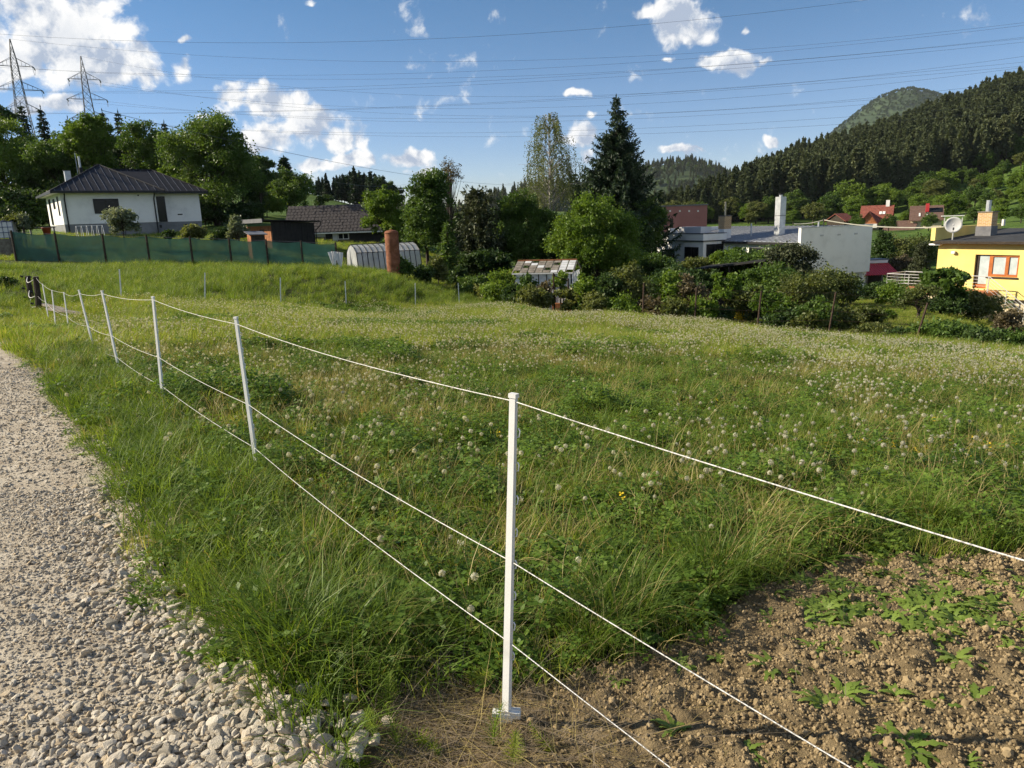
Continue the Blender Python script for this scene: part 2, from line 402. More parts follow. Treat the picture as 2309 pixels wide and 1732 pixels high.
bmp = N(t, 'ShaderNodeBump', inp={'Strength': .8, 'Distance': .12}); t.links.new(noise(t, 6, 8, .7), bmp.inputs['Height']); t.links.new(bmp.outputs[0], p.inputs['Normal'])
o = t.nodes.new('ShaderNodeOutputMaterial'); t.links.new(p.outputs[0], o.inputs[0])

def inpoly(pts, poly):
    x = pts[:, 0]; y = pts[:, 1]; n = len(poly); r = np.zeros(len(x), bool)
    for i in range(n):
        x0, y0 = poly[i]; x1, y1 = poly[(i + 1) % n]
        c = ((y0 > y) != (y1 > y)) & (x < (x1 - x0) * (y - y0) / (y1 - y0 + 1e-12) + x0)
        r ^= c
    return r
def dist_line(pts, line):
    best = np.full(len(pts), 1e9)
    for a, b in zip(line[:-1], line[1:]):
        a = np.array(a[:2]); b = np.array(b[:2]); d = b - a
        tt = np.clip(((pts[:, :2] - a) @ d) / (d @ d + 1e-9), 0, 1)
        best = np.minimum(best, np.linalg.norm(pts[:, :2] - (a + tt[:, None] * d), axis=1))
    return best
def gp(*pix): return [tuple(ground_at(*q)[:2]) for q in pix]

# edge of the gravel road and edge of the grass against the bare soil, as seen on the ground
ROAD_EDGE = gp((760, 1732), (690, 1640), (600, 1540), (520, 1430), (400, 1360), (335, 1275), (325, 1180), (290, 1110), (240, 1030), (200, 985), (135, 910), (110, 855), (40, 800), (0, 757))
far0 = np.array(ROAD_EDGE[-1])
ROAD_EDGE = [(ROAD_EDGE[0][0] + .55, -1.0), (ROAD_EDGE[0][0] + .25, ROAD_EDGE[0][1] - .5)] + ROAD_EDGE + [tuple(far0 + (-5, 5.5)), tuple(far0 + (-16, 16))]
ROAD = ROAD_EDGE + [(-34, 26), (-16, 9), (-7, 3), (-5.5, -1)]
SOIL_EDGE = gp((745, 1660), (705, 1600), (740, 1590), (900, 1555), (1000, 1545), (1085, 1530), (1180, 1545), (1290, 1520), (1400, 1480), (1540, 1440), (1640, 1370), (1700, 1310), (1790, 1300), (1850, 1270), (1960, 1250), (2100, 1255), (2309, 1240))
e = np.array(SOIL_EDGE[-1])
SOIL = [(ROAD_EDGE[1][0], ROAD_EDGE[1][1])] + SOIL_EDGE + [tuple(e + (2.0, -.3)), (5.5, .5), (5.5, -1.0), (ROAD_EDGE[0][0], -1)]

gpt = np.stack([gx, gy], 1); nearby = (gx ** 2 + gy ** 2) < 60
gzv[nearby] -= .10 * inpoly(gpt[nearby], SOIL)
link('ground', npmesh('ground', np.stack([gx, gy, gzv], -1), quads=gq, mat='ground_soil_and_turf', smooth=True), kind='structure', label='sloping meadow ground with valley and hillsides')
def sheet(name, poly, step, lift, mat, hf=None, **kw):
    poly = np.array(poly); lo = poly.min(0); hi = poly.max(0)
    xs = np.arange(lo[0], hi[0] + step, step); ys = np.arange(lo[1], hi[1] + step, step)
    X, Y = np.meshgrid(xs, ys, indexing='ij'); pts = np.stack([X.ravel(), Y.ravel()], -1)
    ins = inpoly(pts, poly).reshape(X.shape)
    edge = dist_line(pts, [tuple(q) for q in poly] + [tuple(poly[0])]).reshape(X.shape)
    keep = ins[:-1, :-1] | ins[1:, :-1] | ins[:-1, 1:] | ins[1:, 1:]
    used = np.zeros(X.shape, bool); used[:-1, :-1] |= keep; used[1:, :-1] |= keep; used[:-1, 1:] |= keep; used[1:, 1:] |= keep
    idx = -np.ones(X.shape, int); idx[used] = np.arange(used.sum())
    z = gz(X[used], Y[used]) + lift
    if hf is not None: z = z + hf(X[used], Y[used])
    z = z - np.where(ins[used], 0, .03) 
    q = np.stack([idx[:-1, :-1][keep], idx[1:, :-1][keep], idx[1:, 1:][keep], idx[:-1, 1:][keep]], -1)
    return link(name, npmesh(name, np.stack([X[used], Y[used], z], -1), quads=q, mat=mat, smooth=True), **kw)
def vnoise(x, y, s, seed=0):
    # smooth value noise for the height of soil and gravel
    x = x / s + seed * 17.3; y = y / s + seed * 5.1
    xi = np.floor(x).astype(int); yi = np.floor(y).astype(int); fx = x - xi; fy = y - yi
    fx = fx * fx * (3 - 2 * fx); fy = fy * fy * (3 - 2 * fy)
    def h(a, b):
        k = (a * 374761393 + b * 668265263 + seed * 982451653) & 0x7fffffff
        k = ((k ^ (k >> 13)) * 1274126177) & 0x7fffffff
        return (k ^ (k >> 16)) % 10007 / 10007.0
    return (h(xi, yi) * (1 - fx) + h(xi + 1, yi) * fx) * (1 - fy) + (h(xi, yi + 1) * (1 - fx) + h(xi + 1, yi + 1) * fx) * fy
def fbm(x, y, s, o=4, seed=0):
    return sum(vnoise(x, y, s / 2 ** k, seed + k) * .5 ** k for k in range(o)) / 1.9
surface('gravel_dust', [(.3, (.27, .22, .16)), (.5, (.37, .32, .245)), (.68, (.47, .42, .34))], scale=5, rough=.95, bump=1.0, bscale=45, vec='Object', bdist=.02, detail=8)
surface('dry_soil', [(.3, (.10, .074, .04)), (.5, (.16, .12, .066)), (.7, (.22, .17, .098))], scale=6, rough=.95, bump=1.0, bscale=120, vec='Object', bdist=.01, detail=8, spec=.1)
road = sheet('gravel_road', ROAD, .09, .012, 'gravel_dust', lambda x, y: .02 * fbm(x, y, .5, 4, 3), kind='structure', label='pale gravel track along the meadow')
def soil_h(x, y):
    d = (vnoise(x, y, .06, 2) ** 2 * .036 + vnoise(x, y, .03, 5) ** 2 * .02 + fbm(x, y, .3, 2, 9) * .03)
    return -.03 + d * np.clip((x + .45) / .5, .3, 1)
soil = sheet('bare_soil', SOIL, .016, .0, 'dry_soil', soil_h, kind='structure', label='patch of crumbly bare soil')
# ------------------------------------------------------------------ materials of buildings
surface('white_render', [(.25, (.62, .61, .58)), (.5, (.78, .77, .74)), (.8, (.82, .81, .78))], scale=.7, rough=.9)
surface('grey_render', [(.3, (.42, .42, .42)), (.6, (.50, .50, .50)), (.8, (.55, .55, .55))], scale=.6, rough=.9)
surface('pale_grey_render', [(.3, (.56, .57, .57)), (.6, (.64, .64, .64)), (.8, (.68, .68, .67))], scale=.5, rough=.9)
surface('plinth_grey', [(.3, (.16, .165, .17)), (.7, (.23, .235, .24))], scale=1.5, rough=.9)
surface('roof_anthracite', [(.3, (.014, .014, .017)), (.7, (.026, .026, .030))], scale=2, rough=.6, spec=.2)
surface('seam_metal', [(.3, (.10, .105, .115)), (.7, (.16, .165, .18))], scale=2, rough=.3, metal=.5)
surface('dark_trim', [(.3, (.012, .012, .013)), (.7, (.022, .022, .024))], scale=4, rough=.45)
surface('soffit_white', [(.3, (.62, .60, .56)), (.7, (.7, .68, .64))], scale=2, rough=.8)
surface('galvanised', [(.3, (.38, .40, .42)), (.5, (.48, .50, .52)), (.7, (.58, .60, .62))], scale=2.5, rough=.42, metal=.55, bump=.15, bscale=8)
surface('roof_sheet_grey', [(.3, (.30, .32, .35)), (.5, (.40, .42, .45)), (.7, (.48, .5, .52))], scale=.8, rough=.45, metal=.4, bump=.15, bscale=5)
surface('yellow_render', [(.3, (.64, .52, .17)), (.6, (.73, .60, .21)), (.8, (.76, .64, .25))], scale=.7, rough=.9)
surface('asphalt_roofing', [(.3, (.028, .029, .031)), (.7, (.05, .05, .052))], scale=1.2, rough=.85, bump=.4, bscale=50)
surface('orange_wood', [(.3, (.30, .085, .02)), (.6, (.42, .13, .03)), (.8, (.48, .17, .05))], scale=3, rough=.5)
surface('brown_boards', [(.3, (.16, .062, .022)), (.5, (.27, .10, .035)), (.7, (.34, .14, .055))], scale=4, rough=.75, bump=.4, bscale=25)
surface('black_boards', [(.3, (.010, .010, .011)), (.7, (.022, .021, .021))], scale=3, rough=.7, bump=.3, bscale=20)
surface('weathered_wood', [(.3, (.10, .085, .07)), (.5, (.17, .15, .125)), (.7, (.25, .225, .19))], scale=6, rough=.9, bump=.6, bscale=30)
surface('dark_wood', [(.3, (.022, .017, .013)), (.7, (.06, .046, .034))], scale=8, rough=.9, bump=.7, bscale=40)
surface('shingle_grey', [(.25, (.020, .017, .018)), (.5, (.055, .048, .047)), (.75, (.10, .09, .085))], scale=1.6, rough=.9, bump=.5, bscale=25, vec='Generated')
surface('old_iron', [(.3, (.03, .018, .012)), (.7, (.075, .048, .034))], scale=8, rough=.9)
surface('rust', [(.3, (.085, .032, .018)), (.48, (.18, .066, .03)), (.6, (.24, .095, .05)), (.75, (.32, .19, .13))], scale=3.5, rough=.85, bump=.5, bscale=30, detail=9)
surface('pink_render', [(.3, (.27, .115, .105)), (.7, (.33, .15, .135))], scale=.4, rough=.9)
surface('red_sheet', [(.3, (.42, .03, .035)), (.7, (.52, .05, .05))], scale=.8, rough=.5)
surface('red_tiles', [(.3, (.12, .036, .025)), (.5, (.18, .055, .038)), (.7, (.24, .08, .055))], scale=2.5, rough=.85)
surface('brown_tiles', [(.3, (.085, .05, .038)), (.7, (.14, .085, .066))], scale=2.5, rough=.85)
surface('terracotta', [(.3, (.36, .13, .06)), (.7, (.46, .18, .09))], scale=6, rough=.8)
surface('steel_rail', [(.3, (.55, .55, .54)), (.7, (.66, .66, .65))], scale=5, rough=.35, metal=.3)
surface('cream_stone', [(.3, (.50, .42, .28)), (.7, (.62, .54, .38))], scale=3, rough=.9, bump=.5, bscale=12)
surface('white_plastic', [(.25, (.52, .51, .47)), (.45, (.72, .72, .70)), (.8, (.80, .80, .79))], scale=6, rough=.45, spec=.4)
surface('white_wood', [(.3, (.58, .57, .54)), (.7, (.72, .71, .68))], scale=6, rough=.7)
surface('pylon_steel', [(.3, (.10, .095, .095)), (.7, (.17, .16, .155))], scale=1, rough=.6)
surface('wire_dark', [(.3, (.09, .10, .12)), (.7, (.13, .14, .16))], scale=1, rough=.6)
surface('grey_cable', [(.3, (.30, .29, .24)), (.7, (.38, .37, .31))], scale=1, rough=.7)
surface('blue_steel', [(.3, (.03, .05, .13)), (.7, (.05, .08, .2))], scale=5, rough=.5)
surface('red_plastic', [(.3, (.36, .06, .03)), (.7, (.46, .09, .05))], scale=5, rough=.5)
surface('bark', [(.3, (.022, .016, .012)), (.5, (.055, .042, .033)), (.7, (.10, .082, .066))], scale=9, rough=.95, bump=.9, bscale=30, bdist=.03)
surface('pale_bark', [(.3, (.12, .10, .085)), (.5, (.30, .28, .25)), (.7, (.5, .48, .45))], scale=9, rough=.9, bump=.6, bscale=30)
m, t = newmat('dark_glass')
p = N(t, 'ShaderNodeBsdfPrincipled', inp={'Base Color': (.012, .014, .016, 1), 'Roughness': .08, 'Specular IOR Level': .18})
b = N(t, 'ShaderNodeBump', inp={'Strength': .05, 'Distance': .02}); t.links.new(noise(t, 1.2, 2, .5, vec='Object'), b.inputs['Height']); t.links.new(b.outputs[0], p.inputs['Normal'])
o = t.nodes.new('ShaderNodeOutputMaterial'); t.links.new(p.outputs[0], o.inputs[0])
surface('curtain_glass', [(.3, (.36, .42, .43)), (.6, (.48, .54, .55)), (.8, (.54, .6, .6))], scale=2.2, rough=.12, spec=.6)
surface('slate_sheet', [(.3, (.10, .10, .11)), (.7, (.17, .17, .18))], scale=3, rough=.5)
m, t = newmat('chimney_brick')
tc = t.nodes.new('ShaderNodeTexCoord'); mp = N(t, 'ShaderNodeMapping'); t.links.new(tc.outputs['Object'], mp.inputs[0])
sx = t.nodes.new('ShaderNodeSeparateXYZ'); t.links.new(tc.outputs['Object'], sx.inputs[0])
cb = t.nodes.new('ShaderNodeCombineXYZ'); t.links.new(math_n(t, 'ADD', sx.outputs[0], sx.outputs[1]), cb.inputs[0]); t.links.new(sx.outputs[2], cb.inputs[1])
br = N(t, 'ShaderNodeTexBrick', inp={'Color1': (.52, .32, .12, 1), 'Color2': (.40, .22, .08, 1), 'Mortar': (.55, .48, .36, 1), 'Scale': 1.0, 'Brick Width': .26, 'Row Height': .09, 'Mortar Size': .012}); t.links.new(cb.outputs[0], br.inputs[0])
p = N(t, 'ShaderNodeBsdfPrincipled', inp={'Roughness': .9}); t.links.new(br.outputs[0], p.inputs['Base Color'])
bm_ = N(t, 'ShaderNodeBump', inp={'Strength': .6, 'Distance': .012}); bm_.invert = True; t.links.new(br.outputs['Fac'], bm_.inputs['Height']); t.links.new(bm_.outputs[0], p.inputs['Normal'])
o = t.nodes.new('ShaderNodeOutputMaterial'); t.links.new(p.outputs[0], o.inputs[0])
def netmat(name, col, open_, trans=.35, scale=60.0):
    # woven shade net: threads with fine holes between them
    m, t = newmat(name)
    c = ramp(t, noise(t, 1.3, 4, .6, vec='Object'), [(.3, tuple(q * .75 for q in col)), (.7, tuple(q * 1.2 for q in col))])
    d = N(t, 'ShaderNodeBsdfPrincipled', inp={'Roughness': .6}); t.links.new(c, d.inputs['Base Color'])
    tl = t.nodes.new('ShaderNodeBsdfTranslucent'); t.links.new(c, tl.inputs[0])
    a = t.nodes.new('ShaderNodeMixShader'); a.inputs[0].default_value = trans; t.links.new(d.outputs[0], a.inputs[1]); t.links.new(tl.outputs[0], a.inputs[2])
    tp = t.nodes.new('ShaderNodeBsdfTransparent'); b = t.nodes.new('ShaderNodeMixShader'); b.inputs[0].default_value = open_
    t.links.new(a.outputs[0], b.inputs[1]); t.links.new(tp.outputs[0], b.inputs[2])
    o = t.nodes.new('ShaderNodeOutputMaterial'); t.links.new(b.outputs[0], o.inputs[0])
netmat('green_net', (.04, .125, .092), .13)
netmat('tunnel_film', (.42, .44, .45), .12, .3)
netmat('torn_film', (.74, .75, .77), .06, .35)

def onwall(o, a, px, py):
    # where a sight line meets the upright plane through o with heading a: (distance along it, height above o)
    n = np.array([-math.sin(a), math.cos(a), 0]); d = ray(px, py); q = CAMP + d * (n @ (np.array(o) - CAMP) / (n @ d))
    return float((q - o)[:2] @ (math.cos(a), math.sin(a))), float(q[2] - o[2])
def part(parent, name, mat, lo, hi, **kw): return MB().b2(lo, hi).obj(name, mat, parent, **kw)
def window(parent, name, x0, x1, z0, z1, y=0.0, fr='dark_trim', gl='dark_glass', mull=1, dep=.08, axis=0, w=.07):
    # window in a wall facing -y (axis 0) or -x (axis 1) of the parent: frame with panes set back in it
    def bb(mb, a0, a1, d0, d1, c0, c1): return mb.b2((a0, d0, c0), (a1, d1, c1)) if axis == 0 else mb.b2((d0, a0, c0), (d1, a1, c1))
    f = MB()
    bb(f, x0, x1, y - .045, y + dep, z0, z0 + w); bb(f, x0, x1, y - .045, y + dep, z1 - w, z1)
    bb(f, x0, x0 + w, y - .045, y + dep, z0 + w, z1 - w); bb(f, x1 - w, x1, y - .045, y + dep, z0 + w, z1 - w)
    st = (x1 - x0 - 2 * w) / (mull + 1)
    for k in range(mull): bb(f, x0 + w + st * (k + 1) - w / 2, x0 + w + st * (k + 1) + w / 2, y - .035, y + dep, z0 + w, z1 - w)
    fo = f.obj(name, fr, parent)
    for k in range(mull + 1):
        m_ = MB(); bb(m_, x0 + w + st * k + (w / 2 if k else 0), x0 + w + st * (k + 1) - (w / 2 if k < mull else 0), y - .016, y + .03, z0 + w, z1 - w)
        m_.obj('pane', gl, fo)
    return fo
def slab(mb, pts, th, mi=0):
    # a sheet with thickness under a polygon
    pts = [np.array(q, float) for q in pts]; n = len(pts)
    lo = [q - (0, 0, th) for q in pts]
    return mb.add(pts + lo, [tuple(range(n)), tuple(range(n, 2 * n))[::-1]] + [((i + 1) % n, i, n + i, n + (i + 1) % n) for i in range(n)], mi)

# ------------------------------------------------------------------ white bungalow with the anthracite hip roof
A1 = R(38)
o1 = P(149, 529, 59)
bung = empty('bungalow', o1, A1, label='white bungalow with anthracite standing seam hip roof behind the green net fence', category='house')
LA = onwall(o1, A1, 356, 480)[0]
zt = 3.35; ov = .62; DP = 8.6; RB = 1.3
ob = o1 + RB * np.array([-math.sin(A1), math.cos(A1), 0])
LB = onwall(ob, A1, 453, 480)[0]
w = MB(); w.prism([(0, 0), (LA, 0), (LA, RB), (LB, RB), (LB, DP), (0, DP)], 2, .78, zt); w.obj('wall', 'white_render', bung)
w = MB(); w.prism([(-.0 + .03, .03), (LA - .03, .03), (LA - .03, RB + .03), (LB - .03, RB + .03), (LB - .03, DP), (.03, DP)], 2, -1.2, .78); w.obj('plinth', 'plinth_grey', bung)
roofA = MB(); ap = (LA / 2 + .3, DP / 2, zt + 2.4)
c = [(-ov, -ov, zt), (LA + ov, -ov, zt), (LA + ov, DP + ov, zt), (-ov, DP + ov, zt)]
for i in range(4): roofA.add([c[i], c[(i + 1) % 4], ap], [(0, 1, 2)])
# lower ridge running to the right over the set back part
rz = zt + 2.05; e0 = RB - ov; e1 = DP + ov; ym = (e0 + e1) / 2
B = [(LA * .45, e0, zt), (LB + ov, e0, zt), (LB + ov, e1, zt), (LA * .45, e1, zt)]
r0 = (LA * .45, ym, rz); r1 = (LB + ov - 3.4, ym, rz)
roofA.add([B[0], B[1], r1, r0], [(0, 1, 2, 3)]); roofA.add([B[1], B[2], r1], [(0, 1, 2)]); roofA.add([B[2], B[3], r0, r1], [(0, 1, 2, 3)])
rf = roofA.obj('roof', 'roof_anthracite', bung)
for i, (p0, p1) in enumerate(((c[0], c[1]), (c[1], c[2]), (c[3], c[0]), (B[0], B[1]), (B[1], B[2]))):
    d = np.array(p1) - np.array(p0); ln_ = np.linalg.norm(d); a = math.atan2(d[1], d[0]); mid = (np.array(p0) + p1) / 2
    MB().box(mid - (0, 0, .09 + .004 * i), (ln_, .13, .17), rotz(a)).obj('gutter', 'dark_trim', rf)
so_ = MB(); slab(so_, [(q[0], q[1], zt - .1) for q in c], .05); slab(so_, [(LA + ov, e0 + .05, zt - .11), (LB + ov - .1, e0 + .05, zt - .11), (LB + ov - .1, DP, zt - .11), (LA + ov, DP, zt - .11)], .05); so_.obj('soffit', 'soffit_white', bung)
s = -ov + .3
while s < LA + ov - .2:
    k = min((s + ov) / (ap[0] + ov), (LA + ov - s) / (LA + ov - ap[0])); y1_ = -ov + (ap[1] + ov) * k; z1_ = zt + (ap[2] - zt) * k
    MB().tube([(s, -ov, zt + .02), (s, y1_, z1_ + .02)], .022, 4).obj('roof_seam', 'seam_metal', rf); s += .52
s = LA + ov + .1
while s < LB + ov - .15:
    k = min(1, (LB + ov - s) / 3.4); MB().tube([(s, e0, zt + .02), (s, e0 + (ym - e0) * k, zt + (rz - zt) * k + .02)], .022, 4).obj('roof_seam', 'seam_metal', rf); s += .52
s = LA * .5
while s < LA + ov:
    MB().tube([(s, ym - 1.3, rz - .78), (s, ym, rz + .02)], .02, 4).obj('roof_seam', 'seam_metal', rf); s += .52
for a_, b_ in ((c[0], ap), (c[1], ap), (r0, r1), (B[1], r1)): MB().tube([np.array(a_) + (0, 0, .03), np.array(b_) + (0, 0, .03)], .06, 5).obj('ridge_cap', 'roof_anthracite', rf)
x0, z0 = onwall(o1, A1, 214, 482); x1, z1 = onwall(o1, A1, 266, 448)
window(bung, 'window', x0, x1, z0, z1, mull=1)
for xx in (.28, LA - .18):
    MB().tube([(xx, -.5, zt - .2), (xx, -.45, zt - .3), (xx, -.09, zt - .62), (xx, -.08, -.2)], .055, 8).obj('downpipe', 'dark_trim', bung)
window(bung, 'door', LA + .15, LA + 1.0, .8, 2.95, y=RB, mull=0)
for (y0_, y1_, za, zb) in ((1.2, 1.75, 1.5, 3.0), (3.3, 3.6, 2.1, 2.9), (4.0, 4.3, 2.1, 2.9), (6.0, 7.0, .85, 3.0)):
    window(bung, 'window', y0_, y1_, za, zb, mull=0, axis=1)
for xx, zz in ((LA * .8, 2.95), (LA + 1.9, 1.35)): part(bung, 'wall_vent', 'dark_trim', (xx, -.03 if xx < LA else RB - .03, zz), (xx + (.12 if xx < LA else .4), .02 if xx < LA else RB + .02, zz + .1))
for xx in (LA + 2.4, LA + .3, LB - .6): part(bung, 'plinth_light', 'dark_trim', (xx, RB - .05, .3), (xx + .16, RB + .02, .55))
ch = part(bung, 'chimney', 'galvanised', (1.3, 5.2, zt + .9), (1.75, 5.7, zt + 1.95)); part(ch, 'chimney_cap', 'dark_trim', (1.25, 5.15, zt + 1.95), (1.8, 5.75, zt + 2.0))
fl = MB().tube([(2.3, 3.6, zt + 1.2), (2.3, 3.6, zt + 2.1)], .16, 10).obj('flue_base', 'roof_anthracite', bung)
MB().tube([(2.3, 3.6, zt + 2.1), (2.3, 3.6, zt + 3.0)], .09, 10).obj('flue', 'galvanised', bung)
MB().tube([(2.1, 3.9, zt + 1.6), (2.1, 3.9, zt + 3.3)], .025, 5).obj('aerial_mast', 'galvanised', bung)

# ------------------------------------------------------------------ green shade net fence
nf = empty('net_fence', P(27, 566, 43), label='long dark green shade net fence in front of the white bungalow', category='fence')
o_nf = np.array(nf.location)
tops = [(27, 521, 43), (125, 526, 43.2), (232, 529, 43.4), (331, 532, 43.6), (429, 535, 43.9), (517, 538, 44.1), (600, 541, 44.4), (679, 544, 44.6), (757, 548, 45)]
tp = [P(*q) for q in tops]
tp = [tp[0] + (-4.5, 6.5, .35)] + tp
for q in tp:
    g_ = gz1(q[0], q[1]); d = q - o_nf
    MB().tube([(d[0], d[1] - .09, g_ - .3 - o_nf[2]), (d[0], d[1] - .09, d[2] + .04)], .06, 7).obj('post', 'dark_wood', nf)
for a_, b_ in zip(tp[:-1], tp[1:]):
    nx, nz = 14, 7; vs = []; hv = rng.normal(0, 1)
    for i in range(nx + 1):
        u = i / nx; q = a_ * (1 - u) + b_ * u; g_ = gz1(q[0], q[1]) - .05; tpz = q[2] - .03 - .10 * math.sin(math.pi * u)
        for j in range(nz + 1):
            v = j / nz; vs.append((q[0] - o_nf[0], q[1] - o_nf[1] + .05 * math.sin(6 * u + 4 * v + hv) * (1 - v) - .02, g_ * (1 - v) + tpz * v - o_nf[2]))
    fs = [(i * (nz + 1) + j, (i + 1) * (nz + 1) + j, (i + 1) * (nz + 1) + j + 1, i * (nz + 1) + j + 1) for i in range(nx) for j in range(nz)]
    MB().add(vs, fs).obj('net_panel', 'green_net', nf, smooth=True)
for k in (.02, .5, .97):
    pts = []
    for q in tp[1:]:
        g_ = gz1(q[0], q[1]); pts.append((q[0] - o_nf[0], q[1] - o_nf[1] + .02, g_ * (1 - k) + q[2] * k - o_nf[2]))
    MB().tube(pts, .008, 4).obj('tension_wire', 'wire_dark', nf)

# ------------------------------------------------------------------ dark board shed with an orange brown end
A2 = R(40); o2 = P(617, 562, 53); o2[2] = gz1(o2[0], o2[1])
shed = empty('board_shed', o2, A2, label='flat roofed shed with black boards and an orange brown end wall', category='shed')
zt = 1.54 + (512 - 497) / 1620 * 53 - o2[2]
L2 = 3.3; D2 = 4.6
for k in range(16): part(shed, 'wall_board', 'black_boards', (k * L2 / 16 + .008, -.02 - .012 * (k % 2), .0), ((k + 1) * L2 / 16 - .008, .06, zt - .05 - k * .012))
for k in range(14): part(shed, 'end_board', 'brown_boards', (-.04 - .012 * (k % 2), .06 + k * D2 / 14 + .006, 0), (.05, .06 + (k + 1) * D2 / 14 - .006, zt - .35))
part(shed, 'inner_wall', 'black_boards', (.06, .07, 0), (L2 - .02, D2, zt - .4))
m_ = MB(); slab(m_, [(-.75, -.35, zt + .12), (L2 + .45, -.35, zt - .12), (L2 + .45, D2 + .4, zt - .12), (-.75, D2 + .4, zt + .12)], .07); m_.obj('roof', 'black_boards', shed)
part(shed, 'fascia', 'slate_sheet', (-.79, -.36, zt - .12), (-.74, D2 + .4, zt + .16))
window(shed, 'window', 1.3, 2.0, zt - 1.35, zt - .6, y=-.07, fr='dark_wood', mull=0, axis=1)
part(shed, 'window_sill', 'white_wood', (-.14, 1.35, zt - 1.42), (-.04, 1.95, zt - 1.36))
MB().tube([(L2 + .4, -.3, zt - .2), (L2 + .3, -.3, zt - .5), (L2 + .05, -.1, zt - .75), (L2 + .05, -.1, 0)], .04, 6).obj('downpipe', 'dark_trim', shed)
# little hut in front of it
o3 = P(580, 560, 48); o3[2] = gz1(o3[0], o3[1])
hut = empty('garden_hut', o3, R(35), label='small hut with a grey lean roof beside the brown shed wall', category='hut')
hz = 1.54 + (514 - 527) / 1620 * 48 - o3[2]
part(hut, 'wall', 'brown_boards', (-.45, -.4, 0), (.45, .4, hz)); part(hut, 'front_panel', 'dark_wood', (-.4, -.43, .05), (.4, -.405, hz - .08))
m_ = MB(); slab(m_, [(-.6, -.55, hz + .02), (.6, -.55, hz + .0), (.6, .55, hz + .2), (-.6, .55, hz + .22)], .05); m_.obj('roof', 'slate_sheet', hut)

# ------------------------------------------------------------------ long outbuilding with the shingled roof
A4 = R(4); o4 = P(699, 548, 66); o4[2] = gz1(o4[0], o4[1]) - .2
barn = empty('outbuilding', o4, A4, label='long low outbuilding with a weathered dark shingle roof', category='outbuilding')
xe, ze = onwall(o4, A4, 849, 521); zl = onwall(o4, A4, 699, 525)[1]
zr = zl + 2.35; LX0, LX1 = -2.2, xe + 2.5
ob_ = MB(); ob_.prism([(LX0 + .3, 0), (LX1 - .3, 0), (LX1 - .3, 5), (LX0 + .3, 5)], 2, -.5, zl - .02); ob_.obj('wall', 'weathered_wood', barn)
m_ = MB(); slab(m_, [(LX0, -.5, zl), (LX1, -.5, zl), (LX1, 2.7, zr), (LX0, 2.7, zr)], .06); slab(m_, [(LX0, 2.7, zr), (LX1, 2.7, zr), (LX1, 5.6, zl), (LX0, 5.6, zl)], .06); rf = m_.obj('roof', 'shingle_grey', barn)
nrow, ncol = 9, 33; sl_ = math.atan2(zr - zl, 3.2); rw = math.hypot(zr - zl, 3.2) / nrow; cw_ = (LX1 - LX0) / ncol
shm = [MB().box((0, 0, 0), (cw_ * (.9 + .03 * k), rw * 1.25, .045)).mesh('shingle', 'shingle_grey') for k in range(3)]
for i in range(nrow):
    for k in range(ncol):
        u = (i + .5) / nrow; x = LX0 + (k + .5 + (.25 if i % 2 else -.0)) * cw_
        if x > LX1 - .1: continue
        q = link('shingle', shm[(i * 7 + k * 3) % 3], rf); q.location = (x + rng.normal(0, .015), -.5 + 3.2 * u, zl + (zr - zl) * u + .035 + .012 * (k % 2)); q.rotation_euler = (sl_ - .05 + rng.normal(0, .012), 0, rng.normal(0, .02))
part(barn, 'eaves_board', 'white_wood', (LX0, -.56, zl - .14), (LX1, -.51, zl - .03))
def xw(px): return onwall(o4, A4, px, 535)[0]
window(barn, 'window', xw(762), xw(787), -.05, zl - .12, y=-.03, fr='white_wood', mull=1)
part(barn, 'door', 'black_boards', (xw(735), -.05, -.4), (xw(750), .02, zl - .1)); part(barn, 'wall_panel', 'pale_grey_render', (xw(750.6), -.04, -.4), (xw(761), .02, zl - .1)); part(barn, 'wall_panel', 'pale_grey_render', (xw(702), -.04, .25), (xw(734), .02, zl - .1))
part(barn, 'bay_shade_panel', 'black_boards', (xw(789), -.04, -.4), (LX1 - .5, .02, zl - .1))  # flat black panel on the solid wall, painting the shade of an open bay

# ------------------------------------------------------------------ ribbed garden tunnel, rusty tank, torn cloths
o5 = P(808, 600, 43); o5[2] = gz1(o5[0], o5[1]) - .05
tun = empty('garden_tunnel', o5, R(24), label='grey ribbed garden tunnel behind the rusty tank', category='greenhouse')
prof = [(0, 0), (.12, .55), (.28, 1.02), (.9, 1.36), (1.6, 1.5), (2.3, 1.36), (2.92, 1.02), (3.08, .55), (3.2, 0)]
TL = 3.9
m_ = MB(); n = len(prof)
NB = 12
for k in range(NB):
    xa, xb = k * TL / NB + .02, (k + 1) * TL / NB - .02
    q = MB(); q.add([(xa, y, z) for y, z in prof] + [(xb, y, z) for y, z in prof], [(i, n + i, n + i + 1, i + 1) for i in range(n - 1)]); q.obj('film_panel', 'tunnel_film', tun)
for k in range(NB + 1): MB().tube([(k * TL / NB, y, z + .01) for y, z in prof], .026, 5).obj('rib', 'dark_trim', tun)
for i in (2, 4, 6): MB().tube([(0, prof[i][0], prof[i][1] + .03), (TL, prof[i][0], prof[i][1] + .03)], .02, 5).obj('rail', 'dark_trim', tun)
MB().add([(0, y, z) for y, z in prof], [tuple(range(n))]).obj('end_film', 'tunnel_film', tun)
o6 = P(888, 605, 39.5); o6[2] = gz1(o6[0], o6[1]) - .1; tH = 1.54 + (504.5 - 519) / 1620 * 39.5 - o6[2]
tank = empty('rusty_tank', o6, 0, label='upright rusty steel cylinder tank beside the garden tunnel', category='tank')
MB().lathe([(.36, 0), (.37, .4), (.365, .42), (.37, .44), (.372, tH * .55), (.366, tH * .56), (.372, tH * .57), (.37, tH - .12), (.33, tH - .04), (.2, tH), (.0001, tH + .01)], 26).obj('shell', 'rust', tank, smooth=True)
